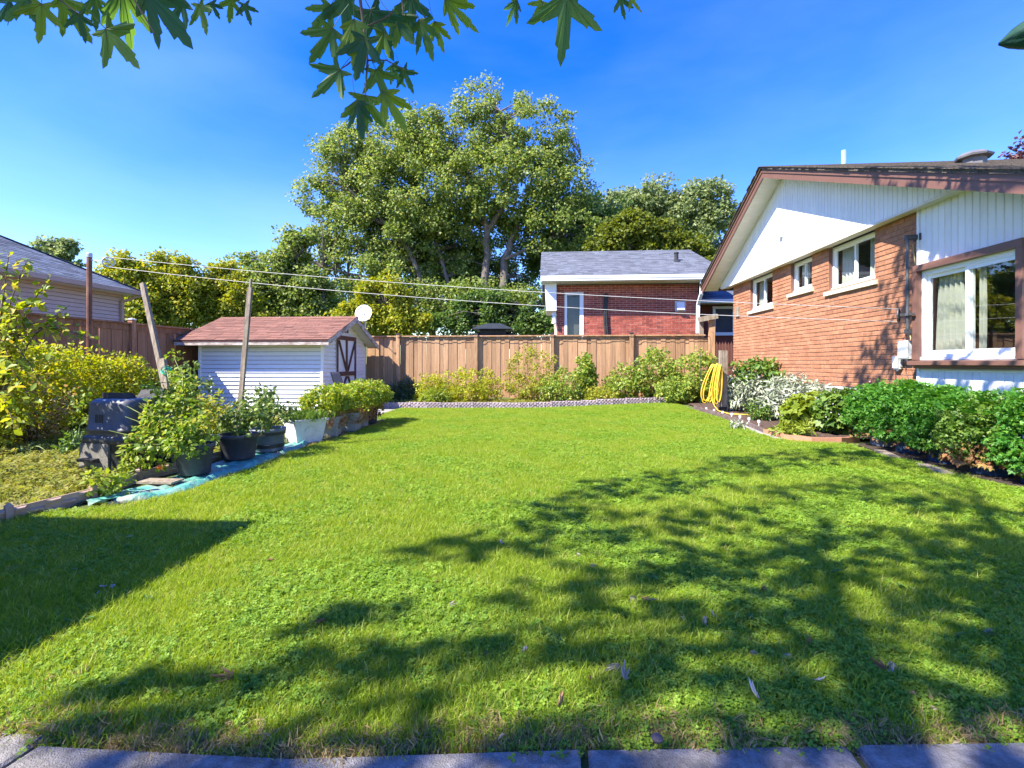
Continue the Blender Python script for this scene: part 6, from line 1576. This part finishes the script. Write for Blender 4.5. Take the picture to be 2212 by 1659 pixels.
V, F = leaves('oval', np.array(P_l), np.array(T_l), nn, RNG.uniform(.055, .095, n)); mesh_np('crown', V, F, M['ovalleaf'], yt)['kind'] = 'stuff'
r = plant('dry_shrub', 'brown tinged twiggy shrub low at the left edge', Vector((-7.6, 6.7, 0)), 'shrub')
c = foliage(r, 'oval', [(-7.6, 6.7, .62, .55, .4, .48)], 46, 12, .14, .055, M['redtinge'], bias=1); stems(r, Vector((-7.6, 6.7, 0)), [tuple(q) for q in c[:30]], .008, M['twig'])
# aloe-like strap leaves, iris fan, sprouts
def straps(name, label, p, nlf, ln, w, mat, arch):
    r = plant(name, label, p); m = MB()
    for k in range(nlf):
        a = 6.283 * k / nlf + random.uniform(-.2, .2); d = Vector((math.cos(a), math.sin(a), 0)); L = ln * random.uniform(.7, 1.1); prev = None
        for i in range(7):
            t = i / 6; q = Vector(p) + d * (L * t * arch) + Vector((0, 0, L * (t * 1.1 - arch * 1.1 * t * t) + .02)); e = Vector((-d.y, d.x, 0)) * w * (1 - t ** 2) * .5
            ring = [q - e, q + Vector((0, 0, -w*.18)), q + e, q + Vector((0, 0, w*.05))]
            b = len(m.v); m.v += [tuple(x) for x in ring]
            if prev is not None:
                for j in range(4): m.f.append((prev + j, prev + (j+1) % 4, b + (j+1) % 4, b + j))
            prev = b
    m.build('strap_leaves', mat, r, True)
strapm = surf('strap_leaf', [(0.17, 0.25, 0.06), (0.27, 0.33, 0.09)], .5, 4); irism = surf('iris_leaf', [(0.11, 0.19, 0.07), (0.17, 0.26, 0.10)], .5, 4)
straps('strap_leaf_plant', 'pale green strap leaved rosette in the plot', on_z(52, 985, .0), 10, .40, .035, strapm, .95)
straps('iris_clump', 'upright iris leaves beside the compost bin', on_z(165, 985, .0), 9, .42, .022, irism, .22)
for (px, py, w, h, lb, mt_, tp_) in ((225, 1078, .14, .30, 'weedy sprout growing through the tan edging', 'limeleaf', 'oval'), (283, 1040, .10, .26, 'weedy sprig in front of the compost bin', 'limeleaf', 'oval'), (115, 960, .13, .40, 'reddish sprout standing in the plot', 'redtinge', 'oval'), (150, 985, .16, .30, 'leafy green weed left of the compost bin', 'midleaf', 'oval'), (245, 885, .25, .75, 'spindly tomato shoot behind the compost bin', 'tomatoleaf', 'oval'), (200, 860, .2, .85, 'spindly tomato shoot left behind the compost bin', 'tomatoleaf', 'oval')):
    p = on_z(px, max(py, 930), 0); 
    if py < 930: p = at_d(px, 960, 7.0); p.z = 0
    r = plant('weed_sprout', lb, p); c = foliage(r, tp_, [(p.x, p.y, h*.55, w, w, h*.45)], 16, 14, .07, .05, M[mt_], bias=.5); stems(r, p, [tuple(q) for q in c[:9]], .005, M['greenstem'])

# ================================================================== TREES BEYOND THE FENCE
M['maple'] = leafmat('silver_maple_leaf', [(0.085, 0.155, 0.026), (0.15, 0.225, 0.038), (0.24, 0.30, 0.065), (0.34, 0.37, 0.14)], .45, .5, .35)
M['mapledark'] = leafmat('deep_maple_leaf', [(0.05, 0.115, 0.025), (0.09, 0.165, 0.032), (0.16, 0.23, 0.05)], .42, .45, .35)
M['locust'] = leafmat('golden_locust_leaf', [(0.14, 0.20, 0.02), (0.23, 0.28, 0.026), (0.34, 0.36, 0.036), (0.42, 0.37, 0.05)], .4, .5, .25)
M['olive'] = leafmat('grey_olive_leaf', [(0.12, 0.18, 0.06), (0.20, 0.26, 0.09), (0.29, 0.33, 0.15)], .4, .5, .35)
M['yellowdark'] = leafmat('dark_yellow_green_leaf', [(0.06, 0.095, 0.014), (0.12, 0.155, 0.018), (0.20, 0.22, 0.026)], .4, .5, .25)
M['purple'] = leafmat('purple_leaf', [(0.07, 0.03, 0.04), (0.13, 0.05, 0.06), (0.20, 0.12, 0.10)], .3)
def limb_pts(pts, Y, dy=0.0):
    return [on_y(px, py, Y + dy * i / max(1, len(pts) - 1)) for i, (px, py) in enumerate(pts)]
def tree(name, label, Y, limbs, ells, nclump, per, crad, size, mat, group=None, tmpl='tree', trunk_r=.3, twig_r=.035, mats2=None, depth=.75):
    """limbs: list of (pixel polyline, r0, r1, depth drift); ells: pixel ellipses (cx,cy,rx,ry[,dY])"""
    b = on_y(limbs[0][0][0][0], 785, Y); b.z = 0
    r = thing(name, label, 'tree', b, group)
    skel = []; m = MB()
    for i, (pts, r0, r1, dy) in enumerate(limbs):
        P = limb_pts(pts, Y, dy)
        if i == 0 or pts[0][1] > 700: P = [Vector((P[0].x, P[0].y, 0))] + P
        Q = []
        for a, c in zip(P[:-1], P[1:]):
            for k in range(4): Q.append(a.lerp(c, k / 4) + Vector((random.uniform(-1, 1), random.uniform(-1, 1), 0)) * r0 * .25)
        Q.append(P[-1])
        rs = [r0 + (r1 - r0) * k / (len(Q) - 1) for k in range(len(Q))]
        m.tube(Q, rs, 9, True); skel += Q[2:]
    m.build('trunk', M['bark'], r, True)
    E = []
    for e in ells:
        dy = e[4] if len(e) > 4 else 0; c = on_y(e[0], e[1], Y + dy); s = c.y / FPX / 1.0
        E.append((c.x, c.y, c.z, e[2]*s, min(e[2], e[3])*s*depth, e[3]*s))
    c = in_ellipsoids(nclump, E, 1.2); c = c[c[:, 2] > .8]
    rad = crad * (.55 + .8 * RNG.random(len(c)))
    V, F = clump_leaves(tmpl, c, rad, per, size, up=.55, out=.8, rnd=.8, flat=.7, shell=.25)
    mesh_np('crown', V, F, mat, r)['kind'] = 'stuff'
    S = np.array([tuple(q) for q in skel]); tw = MB()
    for q in c:
        w = S[np.argmin(np.linalg.norm((S - q) * np.array([1, 1, .8]) + np.array([0, 0, .0]), axis=1) + np.where(S[:, 2] > q[2], 1.2, 0))]
        a, t = Vector(w), Vector(q); mid = a.lerp(t, .5) + Vector((random.gauss(0, .1), random.gauss(0, .1), .08)) * (t - a).length
        tw.tube([a, mid, t], [twig_r, twig_r * .6, twig_r * .25], 4, False)
    tw.build('branches', M['bark'], r)['kind'] = 'stuff'
    return r
tree('silver_maple', 'large silver maple with several grey trunks behind the fence', 30,
     [([(1053, 720), (1050, 600), (1052, 500), (1030, 420), (985, 340)], .34, .10, 0), ([(1080, 720), (1090, 560), (1120, 480), (1150, 380)], .38, .08, 1), ([(1052, 500), (1090, 440), (1105, 330), (1080, 240)], .20, .05, -1),
      ([(935, 720), (920, 640), (885, 540), (820, 470), (745, 400)], .26, .06, -1), ([(985, 720), (965, 600), (930, 480), (880, 380), (850, 290)], .20, .05, 1), ([(885, 540), (860, 450), (840, 360)], .12, .04, 2), ([(1090, 560), (1180, 520), (1240, 480)], .12, .04, 1), ([(920, 640), (800, 600), (700, 580)], .12, .04, -1), ([(1150, 430), (1210, 380), (1255, 340)], .09, .04, 0)],
     [(1062, 235, 80, 60), (1120, 290, 130, 75), (985, 290, 110, 70), (850, 320, 150, 80), (745, 355, 85, 75), (700, 430, 55, 60), (930, 410, 210, 110), (1130, 400, 150, 95), (1230, 340, 62, 45), (830, 480, 160, 90), (1210, 470, 90, 80), (1000, 520, 170, 90, 2), (790, 570, 120, 70), (690, 540, 70, 60), (900, 620, 150, 70, 1), (1130, 600, 80, 60, 4), (1010, 660, 130, 60, 2), (870, 690, 110, 45), (1020, 590, 90, 70, 4), (940, 560, 120, 70, 3), (1090, 650, 90, 60, 5), (1180, 690, 70, 40, 3), (1010, 655, 120, 50, -2), (905, 650, 110, 50, -2), (1110, 650, 70, 50, -2), (820, 620, 80, 60, -2), (760, 640, 70, 50)],
     1500, 130, .74, .15, M['maple'], twig_r=.035)
tree('olive_tree', 'tall grey green tree behind the neighbour roof', 38, [([(1460, 720), (1455, 600), (1440, 500), (1420, 420)], .3, .08, 0), ([(1455, 600), (1500, 520), (1530, 430)], .2, .06, 0)],
     [(1400, 440, 60, 55), (1350, 470, 62, 52), (1440, 520, 90, 70), (1520, 440, 52, 52), (1545, 510, 52, 70), (1480, 480, 60, 55), (1300, 500, 40, 45)], 320, 130, .8, .22, M['olive'])
tree('dark_maple', 'dark green tree standing left of the neighbour roof', 33, [([(1290, 720), (1285, 600), (1270, 500)], .25, .07, 0)], [(1250, 520, 70, 70), (1290, 470, 55, 55), (1200, 560, 60, 60), (1330, 520, 60, 50), (1260, 610, 70, 60), (1220, 660, 60, 50)], 200, 130, .75, .20, M['mapledark'])
tree('yellow_green_tree', 'dark yellow green tree just above the neighbour roof', 27, [([(1400, 720), (1398, 560), (1390, 500)], .2, .06, 0)], [(1360, 500, 62, 42), (1430, 510, 55, 42), (1400, 545, 95, 40), (1310, 530, 40, 45), (1500, 560, 60, 40), (1545, 570, 40, 35)], 210, 130, .55, .16, M['yellowdark'])
tree('ash_tree', 'mid green tree left of the silver maple', 26, [([(660, 720), (650, 620), (640, 560)], .18, .05, 0), ([(720, 720), (700, 640), (690, 600)], .14, .05, 0)], [(640, 540, 42, 50), (610, 600, 60, 55), (540, 580, 36, 42), (560, 640, 70, 55), (660, 640, 60, 60), (700, 690, 60, 45), (620, 690, 70, 40)], 280, 120, .58, .16, M['maple'])
tree('locust_tree', 'golden green tree behind the shed roof', 23, [([(490, 720), (485, 650), (490, 610)], .12, .04, 0)], [(480, 600, 50, 34), (500, 650, 62, 50), (440, 660, 50, 45), (540, 690, 50, 35)], 190, 120, .45, .125, M['locust'], 'locust trees behind the left fence')
tree('locust_tree', 'golden green tree behind the leaning stake', 22, [([(380, 720), (378, 640), (372, 600)], .12, .04, 0)], [(370, 585, 52, 38), (390, 640, 62, 52), (340, 660, 50, 50), (420, 690, 50, 40), (330, 600, 38, 40)], 210, 120, .45, .125, M['locust'], 'locust trees behind the left fence')
tree('locust_tree', 'yellow tinged tree between the left house and the stake', 21, [([(275, 720), (272, 640), (280, 600)], .12, .04, 0)], [(270, 575, 45, 28), (290, 620, 48, 45), (255, 600, 40, 35), (310, 670, 45, 50), (280, 690, 40, 40)], 170, 120, .45, .125, M['locust'], 'locust trees behind the left fence')
tree('young_poplar', 'thin pale tree tips above the left house roof', 30, [([(120, 720), (118, 600), (110, 545)], .1, .03, 0), ([(118, 600), (150, 560), (148, 540)], .06, .02, 0)], [(92, 535, 16, 24), (118, 538, 14, 22), (143, 535, 14, 25), (155, 575, 16, 22), (125, 575, 30, 20)], 60, 50, .42, .22, M['olive'])
tree('yard_tree', 'bright green tree right of the satellite dish', 25, [([(830, 720), (832, 660)], .12, .05, 0)], [(830, 640, 60, 45), (800, 690, 60, 35), (870, 700, 60, 35), (760, 690, 40, 40)], 160, 120, .48, .14, M['locust'])
tree('yard_tree', 'green tree low behind the gazebo roof', 27, [([(1130, 720), (1128, 660)], .12, .05, 0)], [(1110, 690, 70, 40), (1050, 670, 60, 45), (1165, 700, 40, 30), (990, 700, 60, 30)], 160, 120, .48, .15, M['mapledark'])
tree('tall_background_tree', 'distant green tree filling the gap left of the maple', 44, [([(600, 720), (600, 640)], .2, .08, 0)], [(580, 660, 80, 45), (470, 665, 80, 40), (690, 660, 60, 60), (760, 690, 60, 40)], 150, 80, .9, .34, M['mapledark'])
tree('purple_tree', 'purple leaved tree tip beyond the bungalow roof', 22, [([(2215, 500), (2205, 400), (2200, 340)], .12, .03, 0), ([(2260, 500), (2245, 380), (2240, 310)], .12, .03, 0)], [(2198, 335, 16, 18), (2240, 330, 26, 35), (2230, 370, 40, 30)], 34, 60, .42, .16, M['purple'])

# ================================================================== THE MAPLE OVER THE PATIO
om = thing('overhanging_maple', 'silver maple over the patio with hanging lobed leaves at the top of the picture', 'tree', (-2.9, -2.0, 0))
TB = Vector((-2.9, -2.0, 0))
m = MB(); m.tube([TB, TB + Vector((.05, .05, 1.2)), TB + Vector((.1, .1, 3.0)), TB + Vector((.3, .3, 4.6))], [.30, .25, .22, .18], 12); m.build('trunk', M['bark'], om, True)
limbs_o = [[(.3, .3, 4.6), (1.4, 1.2, 6.0), (2.8, 2.4, 7.0), (4.0, 3.6, 7.6)], [(.3, .3, 4.6), (.6, 1.6, 6.2), (1.2, 2.9, 7.2)], [(.3, .3, 4.6), (1.8, .3, 6.0), (3.4, .6, 7.0), (4.8, 1.6, 7.4)], [(.3, .3, 4.6), (-.8, .8, 6.4), (-1.0, 1.6, 7.6)], [(.3, .3, 4.6), (.4, -.9, 6.4), (.2, -1.6, 8.0)]]
sk = []; m = MB()
for L in limbs_o:
    Q = [TB + Vector(p) for p in L]; R_s = []
    for a, c in zip(Q[:-1], Q[1:]):
        for k in range(4): R_s.append(a.lerp(c, k / 4) + Vector((random.gauss(0, .06), random.gauss(0, .06), 0)))
    R_s.append(Q[-1]); m.tube(R_s, [.13 - .10 * k / (len(R_s) - 1) for k in range(len(R_s))], 8); sk += R_s
m.build('limbs', M['bark'], om, True)
# foliage masses: where they hang is what the dappled shade on lawn, wall and slabs asks for
gshade = [(1230, 1100, .42), (1350, 1062, .45), (1480, 1045, .5), (1620, 1010, .55), (1750, 990, .6), (1880, 985, .6), (1990, 1010, .6), (920, 1192, .26), (1010, 1185, .3), (1150, 1170, .34), (1280, 1150, .38), (1420, 1140, .4), (1560, 1120, .42), (1700, 1075, .42), (1850, 1060, .45), (2000, 1080, .5), (2120, 1110, .5),
          (1120, 1290, .2), (1260, 1250, .26), (1400, 1235, .26), (1550, 1215, .28), (1760, 1180, .30), (1900, 1170, .36), (2050, 1180, .4), (2180, 1190, .4), (1750, 1290, .26), (1880, 1280, .3), (2020, 1270, .34), (2160, 1280, .36), (720, 1345, .14), (820, 1335, .16), (1330, 1300, .2), (1560, 1330, .2), (1720, 1345, .2), (1930, 1360, .26), (2070, 1370, .3), (2190, 1390, .3),
          (300, 1490, .12), (400, 1495, .13), (520, 1480, .13), (660, 1460, .15), (780, 1440, .15), (900, 1430, .15), (1040, 1425, .15), (1240, 1410, .15), (1380, 1440, .17), (1530, 1450, .17), (1650, 1470, .17), (1480, 1330, .15), (760, 1535, .13), (1000, 1530, .14), (1300, 1560, .14), (1780, 1540, .17), (1920, 1480, .2), (2050, 1470, .2), (2120, 1560, .16), (420, 1555, .10),
          (150, 1620, .14), (280, 1640, .12), (430, 1630, .11), (1620, 1640, .11), (1180, 1640, .12), (960, 1640, .13), (540, 1625, .12), (640, 1640, .14), (860, 1650, .14), (1300, 1645, .14), (1500, 1650, .13), (1750, 1640, .1), (1950, 1655, .12), (2150, 1640, .1), (1100, 1700, .2), (700, 1700, .2), (1500, 1720, .2)]
wshade = [(1900, 770, .42), (1935, 700, .40), (1880, 800, .4), (1965, 640, .36), (1960, 560, .34), (1850, 790, .3), (1905, 640, .2), (1985, 470, .4), (2060, 470, .40), (2130, 450, .40), (1940, 445, .32), (2190, 500, .4), (2190, 660, .3), (2060, 830, .30), (2150, 850, .35), (1880, 425, .26), (2040, 400, .3), (2150, 390, .25), (1800, 395, .22)]
cl = []
tries = [(p, q, r, on_z(p, q, 0.0)) for p, q, r in gshade] + [(p, q, r, on_x(p, q, XW)) for p, q, r in wshade]
for (p, q, r_, g_) in tries:
    for att in range(40):
        H = random.uniform(5.2, 8.2); t = (H - g_.z) / -SUN_DIR.z; c = g_ - SUN_DIR * t
        x_, y_, d_ = px_of(c)
        if d_ < .3 or y_ < -90 - 400 * r_ / max(d_, .3): cl.append((tuple(c), r_)); break
C = np.array([c for c, _ in cl]); Rr = np.array([r for _, r in cl])
reps = np.maximum(10, (Rr * Rr * 250).astype(int))
pos = np.repeat(C, reps, axis=0) + sphere_dirs(int(reps.sum())) * (np.repeat(Rr, reps) * RNG.random(int(reps.sum())) ** .4)[:, None]
n = len(pos)
V, F = leaves('palm', pos, unit(RNG.normal(0, 1, (n, 3)) - np.array([0, 0, .5])), unit(RNG.normal(0, .7, (n, 3)) + np.array([0, 0, 1])), RNG.uniform(.07, .13, n))
o = mesh_np('crown', V, F, M['mapledark'], om); o['kind'] = 'stuff'
S = np.array([tuple(q) for q in sk]); tw = MB()
for c in C:
    w = Vector(S[np.argmin(np.linalg.norm(S - c, axis=1))]); t = Vector(c); mid = w.lerp(t, .5) + Vector((random.gauss(0, .12), random.gauss(0, .12), .1)) * (t - w).length * .5
    tw.tube([w, mid, t], [.022, .014, .006], 5, False)
tw.build('branches', M['bark'], om)['kind'] = 'stuff'
# the hanging leaves: one mesh shape each of three, every leaf a piece
M['leafrib'] = leafmat('leaf_rib', [(0.10, 0.16, 0.05), (0.16, 0.20, 0.07)], .3)
def maple_leaf_mesh(name, mat, curl, seed, spread=1.0):
    rnd = random.Random(seed)
    lobes = [(-2.15, .50), (-1.05, .88), (0.0, 1.12), (1.05, .88), (2.15, .50)]
    out = []
    for i, (a, ln) in enumerate(lobes):
        a *= spread; prevn = lobes[i-1] if i else None
        if i: out.append(((lobes[i-1][0]*spread + a) / 2, (.27 if abs(a) < 1.6 else .22) + .05 * rnd.random()))       # deep sinus
        w = .30
        for (da, f) in ((-w*.95, .50), (-w*.75, .60), (-w*.80, .72), (-w*.42, .74), (-w*.36, .86), (0, 1.0), (w*.36, .86), (w*.42, .74), (w*.80, .72), (w*.75, .60), (w*.95, .50)):
            out.append((a + da * (1.0 if f < .7 else .9), ln * f * rnd.uniform(.94, 1.06)))
    vs = [(0, 0, 0)]
    for a, r_ in out:
        x_, y_ = r_ * math.sin(a), r_ * math.cos(a)
        vs.append((x_, y_ + .12, -curl * (x_ * x_ * .9 + max(0, y_) ** 2 * .55) + .05 * math.sin(5 * a) * r_))
    m = MB(); fs = [(0, i + 1, i) for i in range(1, len(vs) - 1)]
    m.add(vs, fs)
    nb_ = len(m.f)
    for (a, ln) in lobes:                                   # raised ribs on both faces
        a *= spread
        for sg in (1, -1):
            pts = []
            for t in (.02, .35, .7, .95):
                x_, y_ = ln * t * math.sin(a), ln * t * math.cos(a)
                pts.append((x_, y_ + .12 * min(1, t * 3), -curl * (x_ * x_ * .9 + max(0, y_) ** 2 * .55) + .05 * math.sin(5 * a) * ln * t + sg * .010))
            m.tube(pts, [.010, .008, .006, .003], 3, False)
    m.tube([(0, 0, .005), (-.03, -.35, .03), (.02, -.75, .0)], [.014, .010, .012], 4, False)
    me = raw_mesh(m, name, mat)
    me.materials.append(M['leafrib'])
    me.polygons.foreach_set('material_index', [0 if i < nb_ else 1 for i in range(len(me.polygons))])
    return me
M['hangleaf'] = leafmat('hanging_maple_leaf', [(0.035, 0.11, 0.035), (0.06, 0.15, 0.035), (0.12, 0.22, 0.03), (0.22, 0.31, 0.03)], .55, .4, .4, per_object=True)
hang = [maple_leaf_mesh('leaf', M['hangleaf'], .25, s, sp_) for s, sp_ in ((1, 1.0), (2, .8), (3, .62), (4, .9))]
def hang_leaf(px, py, d, size, ang, tilt, yaw, k):
    """leaf whose stalk meets it at (px,py); ang turns it in the picture (0 = tip down), tilt about its width, yaw about the vertical"""
    p = at_d(px, py, d)
    o = piece('leaf', hang[k], om, p, scale=(size * .86, size * .95, size * .9))
    R0 = Matrix.Rotation(math.radians(180), 3, 'Y') @ Matrix.Rotation(0, 3, 'X')
    base = Matrix(((1, 0, 0), (0, 0, 1), (0, -1, 0)))        # leaf tip (+y) points down (-z), face toward the camera side
    Rm = Matrix.Rotation(TH + math.radians(yaw), 3, 'Z') @ Matrix.Rotation(math.radians(ang), 3, 'Y') @ Matrix.Rotation(math.radians(tilt), 3, 'X') @ base
    o.rotation_euler = Rm.to_euler()
HL = [(90, 8, 1.5, .10, 10, 20, 20, 0), (128, -8, 1.55, .13, -25, 30, -10, 1), (60, -5, 1.5, .09, 30, 10, 30, 3), (168, 28, 1.5, .07, -5, 25, 10, 0), (228, 62, 1.30, .115, -38, 20, -15, 0), (205, -10, 1.5, .08, 5, 40, 30, 2), (262, -30, 1.35, .13, -12, 45, 40, 2), (306, -28, 1.35, .17, -36, 25, -20, 2), (395, 0, 1.5, .09, 35, 25, 15, 1), (430, 8, 1.55, .085, -10, 15, -20, 0), (455, 4, 1.6, .05, -25, 20, 0, 1), (500, -4, 1.7, .07, 10, 30, 20, 3), (528, 8, 1.7, .06, -15, 20, 10, 0),
      (715, 10, 1.6, .10, 40, 20, 10, 1), (745, -5, 1.6, .14, -5, 20, 15, 0), (720, 60, 1.55, .12, 35, 25, 20, 1), (765, 40, 1.5, .12, 5, 15, -10, 2), (800, 20, 1.6, .14, -20, 30, -15, 0), (790, 80, 1.5, .12, 15, 10, 0, 3), (845, 30, 1.7, .12, -35, 20, -20, 1), (870, 35, 1.7, .10, 15, 20, 20, 3), (905, 40, 1.7, .12, -12, 25, -30, 2), (938, 45, 1.75, .09, -20, 20, 10, 2), (960, -5, 1.7, .13, -60, 40, 0, 2), (890, -8, 1.7, .12, 5, 25, 0, 0),
      (735, 150, 1.55, .11, 45, 15, 10, 0), (812, 150, 1.55, .10, -20, 15, 0, 0), (845, 140, 1.6, .07, -40, 30, 10, 1), (870, 150, 1.6, .07, -20, 25, -20, 0), (790, 205, 1.5, .12, 8, 20, 10, 1), (770, 215, 1.5, .10, -6, 15, -15, 2), (825, 195, 1.55, .12, -32, 20, 0, 2), (830, 70, 1.6, .09, 30, 25, 0, 1),
      (1225, -12, 1.25, .145, 4, 18, 4, 0), (1118, 0, 1.5, .07, 12, 30, 50, 2), (1172, 2, 1.5, .06, 25, 20, 20, 3), (1340, -8, 1.5, .06, -20, 20, 10, 1), (1362, -6, 1.5, .05, -45, 20, 0, 0), (22, -4, 1.5, .09, 60, 30, 0, 1)]
for h in HL: hang_leaf(*h)
m = MB()
def twig(pts, r0, r1, d):
    P = [at_d(x, y, d) for x, y in pts]; m.tube(P, [r0 + (r1 - r0) * k / (len(P) - 1) for k in range(len(P))], 6)
twig([(780, -120), (778, 0), (786, 60), (794, 130), (790, 190), (788, 225)], .006, .002, 1.55)
twig([(860, -100), (868, 0), (872, 35)], .004, .002, 1.68); twig([(260, -100), (285, -10), (335, 75)], .003, .002, 1.32); twig([(120, -100), (130, 0), (168, 28)], .004, .002, 1.5); twig([(430, -90), (440, 0)], .004, .002, 1.55); twig([(1215, -140), (1224, -14)], .003, .002, 1.25); twig([(786, 60), (830, 40), (850, 25)], .003, .002, 1.55); twig([(794, 130), (835, 130), (870, 148)], .003, .0015, 1.55); twig([(786, 110), (750, 140), (735, 150)], .003, .0015, 1.55)
UP = []
for top in ((780, -120, 1.55), (860, -100, 1.68), (260, -100, 1.32), (120, -100, 1.5), (430, -90, 1.55), (1215, -140, 1.25), (1345, -60, 1.5)):
    a = at_d(*top); b = Vector(S[np.argmin(np.linalg.norm(S - np.array(a) - np.array([0, 0, 2.5]), axis=1))]); m.tube([a, a.lerp(b, .4) + Vector((.1, .1, .3)), b], [.006, .012, .03], 5)
    mid_ = a.lerp(b, .4) + Vector((.1, .1, .3))
    for k in range(34):
        f = random.random(); q = (a.lerp(mid_, f * 2) if f < .5 else mid_.lerp(b, f * 2 - 1)) + Vector((random.gauss(0, .09), random.gauss(0, .09), random.gauss(0, .07)))
        x_, y_, d_ = px_of(q)
        if d_ < .2 or y_ < -130: UP.append(tuple(q))
m.build('twigs', M['twig'], om)['kind'] = 'stuff'
n = len(UP); V, F = leaves('palm', np.array(UP), unit(RNG.normal(0, .6, (n, 3)) - np.array([0, 0, 1])), unit(RNG.normal(0, .7, (n, 3)) + np.array([0, 0, .6])), RNG.uniform(.07, .12, n)); mesh_np('upper_leaves', V, F, M['mapledark'], om)['kind'] = 'stuff'

# ================================================================== GREEN PATIO UMBRELLA (top right corner)
tipu = at_d(2157, 96, 3.3)
ue = at_d(2330, 62, 3.1)
um = thing('patio_umbrella', 'furled dark green patio umbrella whose nose pokes in at the top right', 'umbrella', (ue.x + .9, ue.y - .1, 0))
axd = (ue - tipu).normalized(); sd = axd.cross(Vector((0, 0, 1))).normalized(); upd = sd.cross(axd)
V = []; F = []; na, nr = 40, 26; Lu = 1.5
for i in range(nr + 1):
    s_ = i / nr; rad = .012 + .15 * min(1, (s_ * 5.5)) ** .62 * (1 - .25 * s_)
    for k in range(na):
        t = 6.28318 * k / na; fold = 1 + .16 * math.cos(5 * t + 3.0 * s_ * 2) * min(1, s_ * 6) + .05 * math.sin(11 * t - 9 * s_) * min(1, s_ * 5)
        low = -.02 * max(0, -math.sin(t)) * math.sin(s_ * 22) * min(1, s_ * 5)
        V.append(tipu + axd * (Lu * s_) + (sd * math.cos(t) + upd * (math.sin(t) * .80)) * rad * fold + upd * (rad * .35 + low))
for i in range(nr):
    for k in range(na): F.append((i*na + k, i*na + (k+1) % na, (i+1)*na + (k+1) % na, (i+1)*na + k))
F2 = np.array(F); V = np.array([tuple(v) for v in V])
mesh_np('canopy', V, F2, M['umbrella'], um, True)
pe_ = tipu + axd * Lu
m = MB(); m.tube([tipu + axd * .05, pe_ + axd * .35], .018, 8); m.build('shaft', M['galv'], um)
m = MB(); m.tube([pe_ + axd * .35, Vector((pe_.x + .35, pe_.y - .1, pe_.z - .3)), Vector((pe_.x + .35, pe_.y - .1, 0.05))], .028, 10); m.build('pole', M['galv'], um)
m = MB(); m.lathe((pe_.x + .35, pe_.y - .1, 0), [(.0, .0), (.26, .0), (.26, .06), (.05, .10), (.04, .3)], 20); m.build('base', M['concrete'], um)

# ================================================================== FALLEN LEAVES
M['fallpale'] = leafmat('pale_fallen_leaf', [(0.40, 0.36, 0.31), (0.50, 0.46, 0.42), (0.42, 0.33, 0.24)], .15, .7, .2, per_object=True)
M['fallbrown'] = leafmat('brown_fallen_leaf', [(0.22, 0.11, 0.055), (0.33, 0.18, 0.09), (0.40, 0.27, 0.15)], .2, .7, .2, per_object=True)
fl = [[maple_leaf_mesh('fallen_leaf', M[mm], c, s, sp_) for c, s, sp_ in ((2.6, 11, .72), (-1.6, 12, .66), (3.6, 13, .5))] for mm in ('fallpale', 'fallbrown')]
spots = [(1360, 1288, .085, 0), (1385, 1292, .07, 1), (1368, 1310, .04, 0), (1340, 1437, .06, 0), (1350, 1470, .06, 0), (1925, 1428, .08, 0), (1945, 1440, .08, 0), (1915, 1445, .05, 1), (2028, 1530, .08, 0), (2080, 1605, .075, 0), (1205, 1526, .055, 1), (1055, 1407, .055, 0), (1140, 1396, .04, 0), (970, 1308, .045, 0), (690, 1333, .06, 0), (705, 1338, .045, 1), (505, 1460, .075, 1), (1245, 1195, .05, 0), (1275, 1222, .05, 0), (1085, 1175, .04, 0), (1385, 1144, .06, 1), (1668, 1088, .05, 0), (1918, 1105, .06, 1), (1870, 1170, .055, 0), (1835, 1145, .04, 0), (1640, 1510, .06, 0), (1525, 1330, .06, 0), (1495, 1325, .04, 1), (1545, 1332, .05, 0), (1470, 1330, .04, 0), (1700, 1250, .05, 1), (1645, 1275, .04, 1), (1825, 1335, .04, 0), (2145, 1360, .05, 0), (1745, 1390, .045, 1), (1620, 1410, .04, 0), (940, 1257, .045, 1), (225, 1265, .05, 0), (160, 1228, .045, 0), (260, 1155, .045, 0), (290, 1157, .04, 0), (215, 1275, .04, 0), (125, 1320, .045, 0), (245, 1262, .04, 0), (455, 1222, .04, 1), (20, 1420, .04, 0), (575, 1210, .04, 1), (1090, 1585, .035, 0), (1980, 1500, .05, 1), (1760, 1470, .04, 0), (1090, 980, .04, 1), (1150, 965, .035, 1), (1260, 990, .04, 0), (1380, 1005, .035, 1), (900, 1010, .035, 1), (860, 1035, .035, 1), (1580, 1020, .04, 0), (1270, 1460, .04, 1), (1710, 1415, .04, 0), (700, 1180, .035, 1)]
for i, (px, py, s, br) in enumerate(spots):
    p = on_z(px, py, .035); g_ = on_z(px, py, 0); 
    o = bpy.data.objects.new('fallen_leaf', fl[br][i % 3]); link(o); o.location = (p.x, p.y, gz(p.x, p.y) + .036)
    o.rotation_euler = (random.gauss(0, .5), random.gauss(0, .5), random.uniform(0, 6.283)); o.scale = (s * .62, s * .74, s * .62)
    tag(o, 'curled brown dry maple leaf fallen on the lawn' if br else 'curled pale dry maple leaf fallen on the lawn', 'leaf', 'brown leaves fallen on the lawn' if br else 'pale leaves fallen on the lawn')
p = on_z(755 / 1.301 * .65 + 1106 + 0, 1632, .05)
m = MB(); q = Vector((.34, 1.53, .06)); m.lathe(q, [(.001, -.008), (.014, -.006), (.019, .004), (.010, .013), (.001, .014)], 9); tag(m.build('pebble', surf('dark_pebble', [(.06, .045, .05), (.11, .09, .095)], .7, 9), base=q), 'small dark pebble on the edge of the paving slabs', 'stone')
